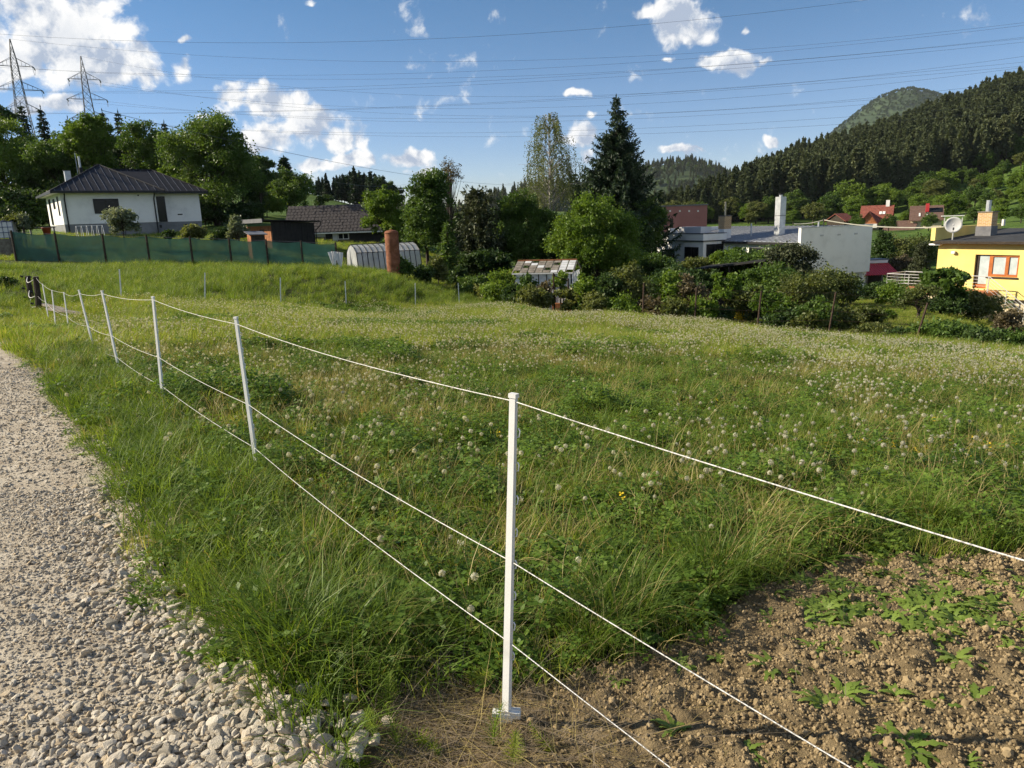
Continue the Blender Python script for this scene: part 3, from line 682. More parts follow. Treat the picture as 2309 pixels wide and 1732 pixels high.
MB().lathe([(.09, tH - .01), (.09, tH + .05), (.07, tH + .06)], 12).obj('cap', 'rust', tank); MB().lathe([(.385, tH - .16), (.39, tH - .14), (.385, tH - .12)], 26).obj('rim', 'rust', tank)
for px, top, bot, lab in ((751, 563, 590, 'white cloth hung between the net fence and the garden tunnel, taller one'), (765, 565, 592, 'white cloth hung nearer to the garden tunnel, with a folded hem')):
    q = P(px, bot, 42); q[2] = gz1(q[0], q[1]); h = 1.54 + (509 - top) / 1620 * 42 - q[2]
    c_ = empty('cloth_sheet', q, .3, label=lab, category='cloth')
    MB().tube([(-.02, .05, -.2), (0, .05, h + .06)], .03, 6).obj('stake', 'dark_wood', c_)
    vs = []; 
    for i in range(9):
        for j in range(9):
            u = i / 8 - .5; v = j / 8; wd_ = .52 * (.28 + .72 * v); vs.append((u * wd_ + .05 * (1 - v), .02 + .05 * math.sin(u * 11) * v, .15 + (h - .18 - .1 * abs(u)) * v))
    MB().add(vs, [(i * 9 + j, (i + 1) * 9 + j, (i + 1) * 9 + j + 1, i * 9 + j + 1) for i in range(8) for j in range(8)]).obj('cloth', 'torn_film', c_, smooth=True)

# ------------------------------------------------------------------ old plastic covered greenhouse in the hedge
A7 = R(-14); o7 = P(1250, 688, 35); o7[2] = gz1(o7[0], o7[1]) - .1
gh = empty('greenhouse', o7, A7, label='old greenhouse with slatted roof and torn white plastic walls in the hedge', category='greenhouse')
zq = 1.54 + (491.6 - 612) / 1620 * 35 - o7[2]; zq = -1.06 - o7[2] if zq < 1 else zq
gl_, gr_, gd = -1.95, .85, 2.6
for k in range(7):
    xa, xb = gl_ + k * (gr_ - gl_) / 7, gl_ + (k + 1) * (gr_ - gl_) / 7
    MB().add([(xa + .02, -.02 + .03 * (k % 2), .1), (xb - .02, -.03, .15), (xb - .02, 0, zq), (xa + .02, 0, zq)], [(0, 1, 2, 3)]).obj('wall_film', 'torn_film', gh)
for k in range(8): xa = gl_ + k * (gr_ - gl_) / 7; part(gh, 'wall_stud', 'dark_wood', (xa - .025, -.01, 0), (xa + .025, .06, zq + .02))
for k in range(5): MB().add([(gr_ + .03, k * gd / 5 + .02, .1), (gr_ + .03, (k + 1) * gd / 5 - .02, .1), (gr_ + .03, (k + 1) * gd / 5 - .02, zq), (gr_ + .03, k * gd / 5 + .02, zq)], [(0, 1, 2, 3)]).obj('wall_film', 'torn_film', gh)
rh = .5
for k in range(9):
    xa = gl_ - .1 + k * (gr_ - gl_ + .2) / 8
    MB().tube([(xa, -.1, zq), (xa, gd / 2, zq + rh), (xa, gd + .1, zq)], .035, 5).obj('rafter', 'weathered_wood', gh)
for k in range(8):
    xa = gl_ - .1 + k * (gr_ - gl_ + .2) / 8; xb = xa + (gr_ - gl_ + .2) / 8
    for j in range(5):
        if (k * 3 + j * 2) % 7 == 0: continue
        u0, u1 = j / 5, (j + .93) / 5
        MB().add([(xa + .03, -.1 + u0 * (gd / 2 + .1), zq + rh * u0 + .05), (xb - .03, -.1 + u0 * (gd / 2 + .1), zq + rh * u0 + .05), (xb - .03, -.1 + u1 * (gd / 2 + .1), zq + rh * u1 + .05), (xa + .03, -.1 + u1 * (gd / 2 + .1), zq + rh * u1 + .05)], [(0, 1, 2, 3)]).obj('roof_pane', 'torn_film' if k > 5 or (k + j) % 5 == 0 else 'weathered_wood', gh)
part(gh, 'eaves_rail', 'white_wood', (gl_ - .1, -.14, zq - .03), (gr_ + .1, -.08, zq + .03)); part(gh, 'ridge_board', 'brown_boards', (gl_ - .1, gd / 2 - .06, zq + rh + .03), (gr_ + .1, gd / 2 + .06, zq + rh + .09))
part(gh, 'base_box', 'brown_boards', (gr_ - .9, -.35, 0), (gr_ + .0, -.08, .75))

# ------------------------------------------------------------------ white house with the sheet metal roof
A8 = R(22); o8 = P(1800, 650, 60); o8[2] = gz1(o8[0], o8[1]) - .3
wh = empty('white_house', o8, A8, label='white flat house with a grey sheet metal roof and tall metal chimney', category='house')
ax = np.array([math.cos(A8), math.sin(A8), 0]); ay = np.array([-math.sin(A8), math.cos(A8), 0])
zp = onwall(o8, A8, 1812, 514)[1]; ze = zp - 1.15; XW = onwall(o8, A8, 1964, 560)[0]; zb = onwall(o8, A8, 1898, 617)[1]
YW = onwall(o8, A8 + math.pi / 2, 1637, 545)[0]
WA = -(onwall(o8 + YW * ay, A8, 1586, 540)[0])
za = onwall(o8 + YW * ay - WA * ax, A8, 1586, 528)[1]
YB = YW + 9
part(wh, 'wall', 'white_render', (0, .3, -1), (XW, YB, ze - .02))
part(wh, 'gable_wall', 'white_render', (-.02, 0, zb), (XW, .29, zp)); part(wh, 'lower_wall', 'grey_render', (.6, .25, -1.5), (XW - .5, 3, zb - .01))
part(wh, 'parapet_cap', 'galvanised', (-.06, -.04, zp), (XW + .05, .34, zp + .05)); part(wh, 'parapet_wall', 'pale_grey_render', (-.02, YB, ze - 1), (XW, YB + .3, zp))
m_ = MB(); slab(m_, [(-.35, .3, ze), (XW, .3, zp - .05), (XW, YB, zp - .05), (-.35, YB, ze)], .08); rf = m_.obj('roof', 'roof_sheet_grey', wh)
k = .62
while k < YB: MB().tube([(-.35, k, ze + .02), (XW, k, zp - .03)], .03, 4).obj('roof_seam', 'slate_sheet', rf); k += .62
part(rf, 'gutter', 'dark_trim', (-.5, .3, ze - .22), (-.36, YW, ze - .02))
part(wh, 'annex', 'white_render', (-WA, YW, -1), (-.03, YB, za - .62)); part(wh, 'annex_fascia', 'white_render', (-WA - .1, YW - .1, za - .6), (-.02, YB, za)); part(wh, 'fascia_line', 'dark_trim', (-WA - .12, YW - .12, za - .68), (-.02, YB, za - .61))
part(wh, 'annex_coping', 'dark_trim', (-WA - .13, YW - .13, za), (-.01, YB, za + .05)); part(wh, 'roof_light', 'pale_grey_render', (-WA + .8, YW + 1.5, za + .05), (-.6, YW + 5.2, za + .62))
ow = o8 + YW * ay - WA * ax
def yw(px): return onwall(ow, A8 + math.pi / 2, px, 575)[0] + YW
for nm, pa, pb, z0_, z1_ in (('door', 1521, 1505, -1, onwall(ow, A8 + math.pi / 2, 1512, 561)[1]), ('window', 1575, 1544, -.6, onwall(ow, A8 + math.pi / 2, 1560, 557)[1])):
    window(wh, nm, yw(pa), yw(pb), z0_, z1_, y=-WA, axis=1, mull=1 if nm == 'window' else 0)
window(wh, 'window', -WA + .35, -.3, 0, za - .95, y=YW, mull=1)
zc = onwall(o8, A8 + math.pi / 2, 1765, 556)[1]
for y0_, y1_ in ((1.6, 2.7), (4.2, 6.2), (7.2, 8.4)): window(wh, 'window', y0_, y1_, ze - 2.4, ze - .55, axis=1, mull=1)
def on_roof(px, py, xl):  # local y of a thing standing on the roof at local x
    return onwall(o8 + xl * ax, A8 + math.pi / 2, px, py)[0]
yc = on_roof(1757, 523, 3.0); zr_ = ze + (zp - .05 - ze) * 3.35 / (XW + .35)
ztop = onwall(o8 + 3.0 * ax, A8 + math.pi / 2, 1757, 444)[1]
ch = part(wh, 'metal_chimney', 'galvanised', (2.7, yc - .33, zr_ - .3), (3.35, yc + .33, ztop)); part(ch, 'joint_strip', 'slate_sheet', (2.685, yc - .345, (zr_ + ztop) / 2), (3.365, yc + .345, (zr_ + ztop) / 2 + .06))
MB().tube([(3.0, yc, ztop), (3.0, yc, ztop + .18)], .15, 10).obj('chimney_collar', 'galvanised', ch); MB().tube([(3.0, yc, ztop + .2), (3.0, yc, ztop + .3)], .22, 10).obj('chimney_cowl', 'dark_trim', ch)
yc = on_roof(1634, 520, .9); zr_ = ze + .2; zt2 = onwall(o8 + .9 * ax, A8 + math.pi / 2, 1634, 488)[1]
ch = part(wh, 'chimney_base', 'white_render', (.5, yc - .45, zr_ - .3), (1.3, yc + .45, zr_ + (zt2 - zr_) * .42)); part(ch, 'brick_stack', 'chimney_brick', (.5, yc - .45, zr_ + (zt2 - zr_) * .42), (1.3, yc + .45, zt2)); part(ch, 'stack_cap', 'weathered_wood', (.46, yc - .5, zt2), (1.34, yc + .5, zt2 + .08))
MB().tube([(.9, yc, zt2 + .08), (.9, yc, zt2 + 1.35)], .09, 8).obj('flue', 'cream_stone', ch)
for yy, xx in ((yc - 2.2, 2.2), (3.2, 5.0)): MB().tube([(xx, yy, ze + .3), (xx, yy, zp + .35)], .07, 8).obj('vent_pipe', 'galvanised', wh)
for k in (.26, .5, .74): part(wh, 'wall_vent', 'grey_render', (XW * k, -.03, zp - .75), (XW * k + .35, 0.01, zp - .62))
# dark lean-to in the garden in front of it
q0, q1 = P(1566, 606, 47), P(1727, 586, 44)
lt = empty('lean_to', (q0[0], q0[1], gz1(q0[0], q0[1])), math.atan2(q1[1] - q0[1], q1[0] - q0[0]), label='low dark lean-to roof in the garden below the white house', category='shelter')
dx = math.hypot(q1[0] - q0[0], q1[1] - q0[1]); b0 = q0[2] - lt.location.z; b1 = q1[2] - lt.location.z
m_ = MB(); slab(m_, [(0, -.1, b0), (dx, -.1, b1), (dx, 2.6, b1 + .1), (0, 2.6, b0 + .1)], .1); m_.obj('roof', 'black_boards', lt)
for xx, yy in ((.3, .1), (dx / 2, .1), (dx - .3, .1), (.3, 2.3), (dx - .3, 2.3)): part(lt, 'post', 'dark_wood', (xx - .06, yy - .06, -.8), (xx + .06, yy + .06, b0 + (b1 - b0) * xx / dx - .09))
part(lt, 'back_wall', 'black_boards', (.1, 2.35, -.8), (dx - .1, 2.42, b0 - .02))
# red shed roof
q = P(1949, 655, 63); q[2] = gz1(q[0], q[1]) - .2
rs = empty('red_roof_shelter', q, R(4), label='low shelter with a red corrugated roof between white and yellow houses', category='shelter')
z0 = onwall(q, R(4), 1950, 622)[1]; xl = onwall(q, R(4), 2030, 622)[0]
for k in range(14):
    xa, xb = k * xl / 14, (k + 1) * xl / 14
    m_ = MB(); slab(m_, [(xa, 0, z0), ((xa + xb) / 2, 0, z0 + .06), ((xa + xb) / 2 + .45, 2.6, z0 + .86), (xa + .45, 2.6, z0 + .8)], .02); slab(m_, [((xa + xb) / 2, 0, z0 + .06), (xb, 0, z0), (xb + .45, 2.6, z0 + .8), ((xa + xb) / 2 + .45, 2.6, z0 + .86)], .02); m_.obj('roof_sheet', 'red_sheet', rs)
part(rs, 'upper_fascia', 'white_render', (.5, 2.65, z0 + .85), (xl + .4, 2.75, z0 + 1.1)); part(rs, 'upper_roof', 'slate_sheet', (.4, 2.64, z0 + 1.1), (xl + .5, 4.5, z0 + 1.18))
for xx in (.2, xl / 2, xl - .2): part(rs, 'post', 'weathered_wood', (xx - .05, .05, -.6), (xx + .05, .15, z0 - .02))
part(rs, 'back_wall', 'dark_wood', (.4, 2.5, -.6), (xl, 2.6, z0 + .5))

# ------------------------------------------------------------------ pink block behind
q = P(1593, 540, 92); q[2] = gz1(q[0], q[1]) - 2
pk = empty('pink_house', q, R(2), label='plain dusky pink flat roofed building behind the spruce', category='house')
zt = onwall(q, R(2), 1590, 463)[1]; x0 = onwall(q, R(2), 1455, 480)[0]
part(pk, 'wall', 'pink_render', (x0, 0, -2), (0, 8, zt)); part(pk, 'roof_edge', 'slate_sheet', (x0 - .1, -.1, zt), (.1, 8.1, zt + .15))
xa, za_ = onwall(q, R(2), 1510, 514); xb, zb_ = onwall(q, R(2), 1518, 494); window(pk, 'window', xa, xb, za_, zb_, mull=0, fr='dark_wood')
for px in (1490, 1511, 1533, 1554, 1574): xa, za_ = onwall(q, R(2), px, 476); part(pk, 'wall_vent', 'white_wood', (xa - .1, -.03, za_ - .1), (xa + .1, .01, za_ + .1))
MB().tube([(onwall(q, R(2), 1481, 460)[0], 2, zt), (onwall(q, R(2), 1481, 460)[0], 2, zt + 1.1)], .1, 8).obj('flue', 'white_wood', pk)
# ------------------------------------------------------------------ yellow house
A9 = R(-57.7); o9 = P(2107, 652, 46)
yh = empty('yellow_house', o9, A9, label='yellow house with brown wooden window, dark roof and brick chimney', category='house')
LY = 9.0; ze = onwall(o9, A9, 2116, 548)[1]; zl = onwall(o9, A9, 2290, 676)[1]
ya = np.array([-math.sin(A9), math.cos(A9), 0]); xa9 = np.array([math.cos(A9), math.sin(A9), 0])
ox0, oz1 = onwall(o9, A9, 2200, 574); ox1, _ = onwall(o9, A9, 2300, 576); oxm = onwall(o9, A9, 2228, 600)[0]; ozw = onwall(o9, A9, 2290, 626)[1]; ozd = onwall(o9, A9, 2200, 650)[1]
w = MB()  # wall round the opening
w.b2((0, 0, zl), (ox0, .3, ze)); w.b2((ox1, 0, zl), (LY, .3, ze)); w.b2((ox0, 0, oz1), (ox1, .3, ze)); w.b2((oxm, 0, zl), (ox1, .3, ozw)); w.b2((ox0, 0, zl), (oxm, .3, ozd)); w.obj('front_wall', 'yellow_render', yh)
part(yh, 'house_body', 'yellow_render', (.01, .31, zl + .01), (LY, 8, ze - .05)); part(yh, 'side_wall', 'yellow_render', (-.02, .302, zl - 3), (.005, 8, ze - .05))
part(yh, 'window_reveal', 'dark_wood', (ox0, .22, ozd), (ox1, .306, oz1))
d = MB()
d.b2((oxm - .0, .1, ozw), (oxm + .2, .2, oz1)); d.b2((ox1 - .12, .1, ozw), (ox1, .2, oz1)); d.b2((oxm + .2, .1, ozw), (ox1 - .12, .2, ozw + .14)); d.b2((oxm + .2, .1, oz1 - .12), (ox1 - .12, .2, oz1)); xm = oxm + (ox1 - oxm) * .6; d.b2((xm - .09, .09, ozw + .14), (xm + .09, .2, oz1 - .12)); fr = d.obj('window_frame', 'orange_wood', yh)
part(fr, 'pane', 'curtain_glass', (oxm + .2, .15, ozw + .14), (xm - .09, .17, oz1 - .12)); part(fr, 'pane', 'curtain_glass', (xm + .09, .15, ozw + .14), (ox1 - .12, .17, oz1 - .12))
part(yh, 'window_sill', 'dark_wood', (oxm - .05, -.06, ozw - .1), (ox1 + .05, .12, ozw - .005))
dr = part(yh, 'door', 'orange_wood', (ox0 + .05, .14, ozd), (oxm - .01, .2, ozd + .25)); part(dr, 'pane', 'curtain_glass', (ox0 + .22, .14, ozd + .26), (oxm - .02, .17, oz1 - .05)); part(dr, 'door_post', 'dark_wood', (ox0 + .02, .12, ozd + .26), (ox0 + .2, .2, oz1))
m_ = MB(); slab(m_, [(-.1, -.35, ze + .14), (LY + .3, -.35, ze + .14), (LY + .3, 8.4, ze + .62), (-.1, 8.4, ze + .62)], .12); rf = m_.obj('roof', 'asphalt_roofing', yh)
part(rf, 'gutter', 'dark_wood', (-.12, -.48, ze - .02), (LY, -.36, ze + .12)); part(rf, 'eaves_board', 'brown_boards', (0, -.33, ze - .02), (LY, -.02, ze + .01))
part(yh, 'parapet', 'yellow_render', (-.38, -.3, ze + .16), (-.11, 8.2, ze + .95)); part(yh, 'parapet_foot', 'white_render', (-.42, -.36, ze - .12), (.25, -.02, ze - .03))
def rp(px, py, yl): return onwall(o9 + yl * ya, A9, px, py)
cx_, cz_ = rp(2222, 510, 3.2); cz2 = rp(2222, 479, 3.2)[1]; zr0 = ze + .14 + .48 * 3.55 / 8.75
ch = part(yh, 'chimney', 'chimney_brick', (cx_ - .42, 3.0, cz_), (cx_ + .42, 3.75, cz2)); part(ch, 'flashing', 'slate_sheet', (cx_ - .46, 2.96, zr0 - .1), (cx_ + .46, 3.8, cz_)); part(ch, 'chimney_cap', 'weathered_wood', (cx_ - .46, 2.96, cz2), (cx_ + .46, 3.8, cz2 + .06))
MB().tube([(cx_, 3.35, cz2 + .06), (cx_, 3.35, cz2 + .75)], .15, 10).obj('flue', 'galvanised', ch)
vx, vz = rp(2263, 500, 5.0); MB().tube([(vx, 5, vz - .25), (vx, 5, vz + .15)], .1, 8).obj('vent_pipe', 'white_wood', yh)
# satellite dish: its own thing, bolted to the roof
dq = P(2150, 507, 45.5)
dish = empty('satellite_dish', dq, R(-35), label='round grey satellite dish on the yellow house roof', category='dish')
m_ = MB(); nn = 28; rings = 6; vs = []
for r_ in range(rings + 1):
    for k in range(nn):
        rr_ = .47 * r_ / rings + 1e-4; vs.append((rr_ * math.cos(2 * math.pi * k / nn), -.13 * (1 - (r_ / rings) ** 2) * -1 - .0, rr_ * math.sin(2 * math.pi * k / nn)))
m_.add(vs, [(r_ * nn + k, r_ * nn + (k + 1) % nn, (r_ + 1) * nn + (k + 1) % nn, (r_ + 1) * nn + k) for r_ in range(rings) for k in range(nn)])
ds = m_.obj('reflector', 'grey_render', dish, smooth=True); sm_ = ds.modifiers.new('thickness', 'SOLIDIFY'); sm_.thickness = .02
MB().tube([(.47 * math.cos(2 * math.pi * k / 28), 0, .47 * math.sin(2 * math.pi * k / 28)) for k in range(29)], .014, 5).obj('rim', 'steel_rail', dish)
MB().tube([(0, .05, -.46), (0, -.35, -.5), (.05, -.5, -.28)], .02, 6).obj('feed_arm', 'steel_rail', dish); MB().lathe([(.045, -.07), (.05, 0), (.03, .08)], 8, (.05, -.5, -.22)).obj('receiver_head', 'dark_trim', dish)
MB().tube([(0, .14, .0), (0, .3, -.1), (0, .3, -1.15)], .035, 6).obj('mast', 'steel_rail', dish)
lx, lz = onwall(o9, A9, 2152, 569); MB().box((lx, -.1, lz), (.2, .18, .14)).obj('wall_lamp', 'white_plastic', yh)
# terrace with railing, steps
tz = ozd - .1
tr = empty('terrace', o9, A9, label='red tiled terrace with steel railing beside the yellow house', category='terrace')
part(tr, 'slab', 'terracotta', (-2.0, -2.3, tz - .2), (oxm + .7, -.01, tz)); part(tr, 'retaining_wall', 'cream_stone', (-1.9, -2.2, tz - 3), (oxm + .6, -.05, tz - .21))
def railing(pts, parent, h=.95, nb=4):
    tot = list(zip(pts[:-1], pts[1:]))
    for a_, b_ in tot:
        a_ = np.array(a_, float); b_ = np.array(b_, float); n_ = max(1, int(np.linalg.norm(b_ - a_) / 1.1))
        for k in range(n_ + 1): q = a_ + (b_ - a_) * k / n_; MB().tube([q, q + (0, 0, h)], .022, 6).obj('baluster', 'steel_rail', parent)
        MB().tube([a_ + (0, 0, h), b_ + (0, 0, h)], .026, 6).obj('handrail', 'steel_rail', parent)
        for k in range(nb): zz = h * (k + 1) / (nb + 1); MB().tube([a_ + (0, 0, zz), b_ + (0, 0, zz)], .011, 5).obj('rail', 'steel_rail', parent)
railing([(-.1, -.15, tz), (-1.9, -.15, tz), (-1.9, -2.2, tz), (-.5, -2.2, tz)], tr)
railing([(ox0 - .2, -1.25, tz), (oxm + .65, -1.25, tz)], tr)
e_ = (oxm + .7 + 2.0, -1.25, tz - 1.55)
railing([(oxm + .7, -1.25, tz), e_], tr)
for k in range(7): part(tr, 'step', 'cream_stone', (oxm + .7 + k * .29, -1.2, tz - .22 * (k + 1) - .15), (oxm + .7 + (k + 1) * .29, -.02, tz - .22 * (k + 1)))
part(yh, 'base_wall', 'cream_stone', (oxm + 1.5, .2, zl - 2.6), (LY, .5, zl - .02)); part(yh, 'floor_edge', 'dark_wood', (oxm + .8, -.02, zl - .08), (LY, .25, zl - .001))
q = P(2265, 722, 39.5); q[2] = gz1(q[0], q[1])
pot = empty('flower_pot', q, 0, label='round terracotta pot on the lawn by the yellow house wall', category='pot'); MB().lathe([(.12, 0), (.18, .2), (.2, .2), (.2, .25), (.17, .25), (.15, .2)], 14).obj('pot_body', 'terracotta', pot, smooth=True); MB().lathe([(.001, .2), (.16, .2), (.0011, .23)], 12).obj('soil_fill', 'dry_soil', pot)

# service cable between the two roofs
q0, q1, q2 = P(1790, 505, 62), P(1858, 496, 61), P(2128, 512, 46.5)
cb = empty('service_cable', q1, 0, label='thick grey service cable running from white house roof to yellow house', category='cable')
pts = [q0 * (1 - u) + q1 * u - q1 - np.array((0, 0, .12)) * 4 * u * (1 - u) for u in np.linspace(0, 1, 8)]; MB().tube(pts, .035, 5).obj('cable_run', 'grey_cable', cb)
pts = [q1 * (1 - u) + q2 * u - q1 - np.array((0, 0, .25)) * 4 * u * (1 - u) for u in np.linspace(0, 1, 16)]; MB().tube(pts, .038, 5).obj('cable_run', 'grey_cable', cb)
MB().tube([(0, 0, -1.0), (0, 0, .12)], .05, 6).obj('support_mast', 'dark_trim', cb); MB().lathe([(.06, -.06), (.1, 0), (.06, .08)], 8).obj('insulator', 'dark_wood', cb)

# ------------------------------------------------------------------ far houses
def gable(name, label, px0, px1, pye, pyr, y, mats, gwall, depth=7.0, head=0.0, base=4.0):
    o = P(px0, pye, y); z0 = o[2]; o = np.array([o[0], o[1], z0 - base]); r_ = empty(name, o, head, label=label, category='house')
    Lx = onwall(o, head, px1, pye)[0]; h = base; rise = (pye - pyr) / 1620 * (y + depth / 2)
    part(r_, 'wall', gwall, (.3, .3, -3), (Lx - .3, depth - .3, h - .02))
    for xx in (.3, Lx - .32): MB().prism([(.3, h - .02), (depth - .3, h - .02), (depth / 2, h + rise - .25)], 0, xx, xx + .02).obj('gable_end', gwall, r_)
    m_ = MB(); slab(m_, [(0, -.3, h - .15), (Lx, -.3, h - .15), (Lx, depth / 2, h + rise), (0, depth / 2, h + rise)], .15); slab(m_, [(0, depth / 2, h + rise), (Lx, depth / 2, h + rise), (Lx, depth + .3, h - .15), (0, depth + .3, h - .15)], .15); rf = m_.obj('roof', mats, r_)
    return r_, rf, Lx, h, rise
r_, rf, Lx, h, rise = gable('red_roof_house', 'distant house with red tiled roof and a dormer gable', 1936, 2012, 500, 467, 155, 'red_tiles', 'cream_stone', 8, R(-30), 4.2)
dm = MB(); dm.prism([(.2, h - .6), (3.6, h - .6), (1.9, h + 1.9)], 1, -.6, 2.5); dmo = dm.obj('dormer', 'brown_boards', r_)
for sgn in (0, 1):
    m_ = MB(); slab(m_, [(-.1, -1, h - .7), (1.9, -1, h + 2.05), (1.9, 2.6, h + 2.05), (-.1, 2.6, h - .7)] if sgn == 0 else [(1.9, -1, h + 2.05), (3.9, -1, h - .7), (3.9, 2.6, h - .7), (1.9, 2.6, h + 2.05)], .12); m_.obj('dormer_roof', 'red_tiles', dmo)
part(r_, 'balcony', 'white_render', (.0, -1.3, h - 1.3), (3.6, -.0, h - .5)); part(r_, 'chimney', 'white_render', (Lx - 1.6, 3.6, h + rise - .6), (Lx - .9, 4.4, h + rise + 1.0)); window(r_, 'window', Lx - 2.4, Lx - 1.5, h - 2.0, h - .8, y=.28, mull=0); window(r_, 'window', Lx - 4.6, Lx - 3.7, h - 2.0, h - .8, y=.28, mull=0)
for xx in (Lx * .62, Lx * .72): MB().box((xx, depth_ if False else 1.9, h + rise * .5 + .06), (.5, .9, .05), Matrix.Rotation(math.atan2(rise, 4.3), 3, 'X')).obj('roof_window', 'white_wood', rf)
r_, rf, Lx, h, rise = gable('brown_roof_house', 'distant house with brown roof, red chimney and a solar panel', 2050, 2128, 496, 467, 150, 'brown_tiles', 'cream_stone', 8, R(-28), 4.2)
part(r_, 'chimney', 'red_sheet', (Lx * .46, 2.0, h + rise * .45), (Lx * .46 + .65, 2.6, h + rise + .4)); sl_ = math.atan2(rise + .15, 4.3)
MB().box((Lx * .72, 2.5, h + rise * .62 + .1), (2.9, 1.5, .07), Matrix.Rotation(sl_, 3, 'X')).obj('solar_panel', 'dark_glass', rf)
for xx in (.3, .52): MB().box((Lx * xx, 1.2, h + rise * .34 + .03), (.3, 1.1, .06), Matrix.Rotation(sl_, 3, 'X')).obj('roof_window', 'white_wood', rf)
m_ = MB(); slab(m_, [(-5.2, -2.6, h - 2.2), (1.0, -2.6, h - 2.2), (1.8, 1.2, h - .1), (-3.2, 1.2, h - .1)], .15); wr = m_.obj('wing_roof', 'brown_tiles', r_); part(r_, 'wing_wall', 'yellow_render', (-4.6, -2.0, h - 6), (.6, 1.0, h - 2.3)); part(r_, 'balcony_roof', 'white_wood', (Lx - .5, -1.6, h + .5), (Lx + 3.4, .5, h + .65)); 
for xx in (Lx, Lx + 3.0): part(r_, 'balcony_post', 'white_wood', (xx, -1.4, h - 2.4), (xx + .15, -1.2, h + .49))
window(r_, 'window', -3.8, -2.6, h - 3.9, h - 2.8, y=-2.02, mull=0)
r_, rf, Lx, h, rise = gable('small_barn', 'small distant barn with dark red roof left of the red roofed house', 1904, 1930, 497, 482, 165, 'red_tiles', 'dark_wood', 5, R(30), 3.2)

# ------------------------------------------------------------------ pylons and power lines
def pylon(px, ptop, y, scale, label):
    top = P(px, ptop, y); H = 31.0 * scale; base = np.array([top[0], top[1], top[2] - H]); g_ = gz1(base[0], base[1])
    ext = base[2] - g_
    r_ = empty('pylon', base, R(24), label=label, category='pylon')
    def hw(z):  # half width of the tower at height z
        k = z / H; return 1.9 * scale * (1 - k) ** 1.3 + .40 * scale * (1 if k < .86 else (1 - k) / .14) * .9 + .05
    lv = [-ext, 0, H * .12, H * .24, H * .34, H * .43, H * .5, H * .57, H * .63, H * .69, H * .75, H * .8, H * .85, H * .9, H * .95, H]
    lv = [q for q in lv if q >= -ext]
    cs = lambda z: [np.array([sx * hw(max(z, 0)) , sy * hw(max(z, 0)), z]) for sx, sy in ((-1, -1), (1, -1), (1, 1), (-1, 1))]
    m_ = MB()
    for k in range(4): m_.tube([cs(z)[k] for z in lv], .075 * scale, 4)
    m_.obj('corner_legs', 'pylon_steel', r_)
    m_ = MB()
    for a_, b_ in zip(lv[:-1], lv[1:]):
        A_, B_ = cs(a_), cs(b_)
        for k in range(4):
            j = (k + 1) % 4; m_.tube([A_[k], B_[j]], .04 * scale, 3); m_.tube([A_[j], B_[k]], .04 * scale, 3); m_.tube([B_[k], B_[j]], .035 * scale, 3)
    m_.obj('lattice', 'pylon_steel', r_)
    tips = [np.array([0, 0, H])]
    for zk, aw in ((.83, 3.4), (.68, 4.3), (.54, 3.9)):
        z = H * zk; aw *= scale; m_ = MB()
        for s in (-1, 1):
            m_ = MB(); tip = np.array([s * aw, 0, z])
            w_ = hw(z)
            for sy in (-1, 1):
                m_.tube([np.array([s * w_, sy * w_, z]), tip], .055 * scale, 3); m_.tube([np.array([s * hw(z + 1.6 * scale), sy * hw(z + 1.6 * scale), z + 1.6 * scale]), tip], .045 * scale, 3)
            for k in range(1, 4):
                u = k / 4; lo = np.array([s * w_, 0, z]) * (1 - u) + tip * u; hi = np.array([s * w_, 0, z + 1.6 * scale]) * (1 - u) + tip * u; m_.tube([lo, hi], .04 * scale, 3)
            m_.obj('cross_arm', 'pylon_steel', r_)
        for s in (-1, 1):
            for d_ in (-1, 1): MB().tube([(s * aw, 0, z - .1), (s * aw + .0, d_ * 1.6 * scale, z - .35 * scale)], .13 * scale, 5).obj('insulator', 'wire_dark', r_)
            pts = [(s * aw, d_, z - .35 * scale - (1 - (d_ / (1.6 * scale)) ** 2) * 1.3 * scale) for d_ in np.linspace(-1.6, 1.6, 9) * scale]; MB().tube(pts, .03, 3).obj('jumper_loop', 'wire_dark', r_)
            tips.append(np.array([s * aw, 0, z - .35 * scale]))
    Rm = rotz(R(24)); return [base + Rm @ q for q in tips]
t1 = pylon(22, 88, 150, .92, 'lattice power pylon at the far left, the taller of two')
t2 = pylon(182, 127, 175, .92, 'lattice power pylon right of the taller one, behind the bright maple')
ORD = ['topmost', 'second', 'third', 'fourth', 'fifth', 'sixth', 'seventh', 'eighth', 'ninth', 'tenth', 'eleventh', 'twelfth', 'thirteenth', 'fourteenth', 'lowest']
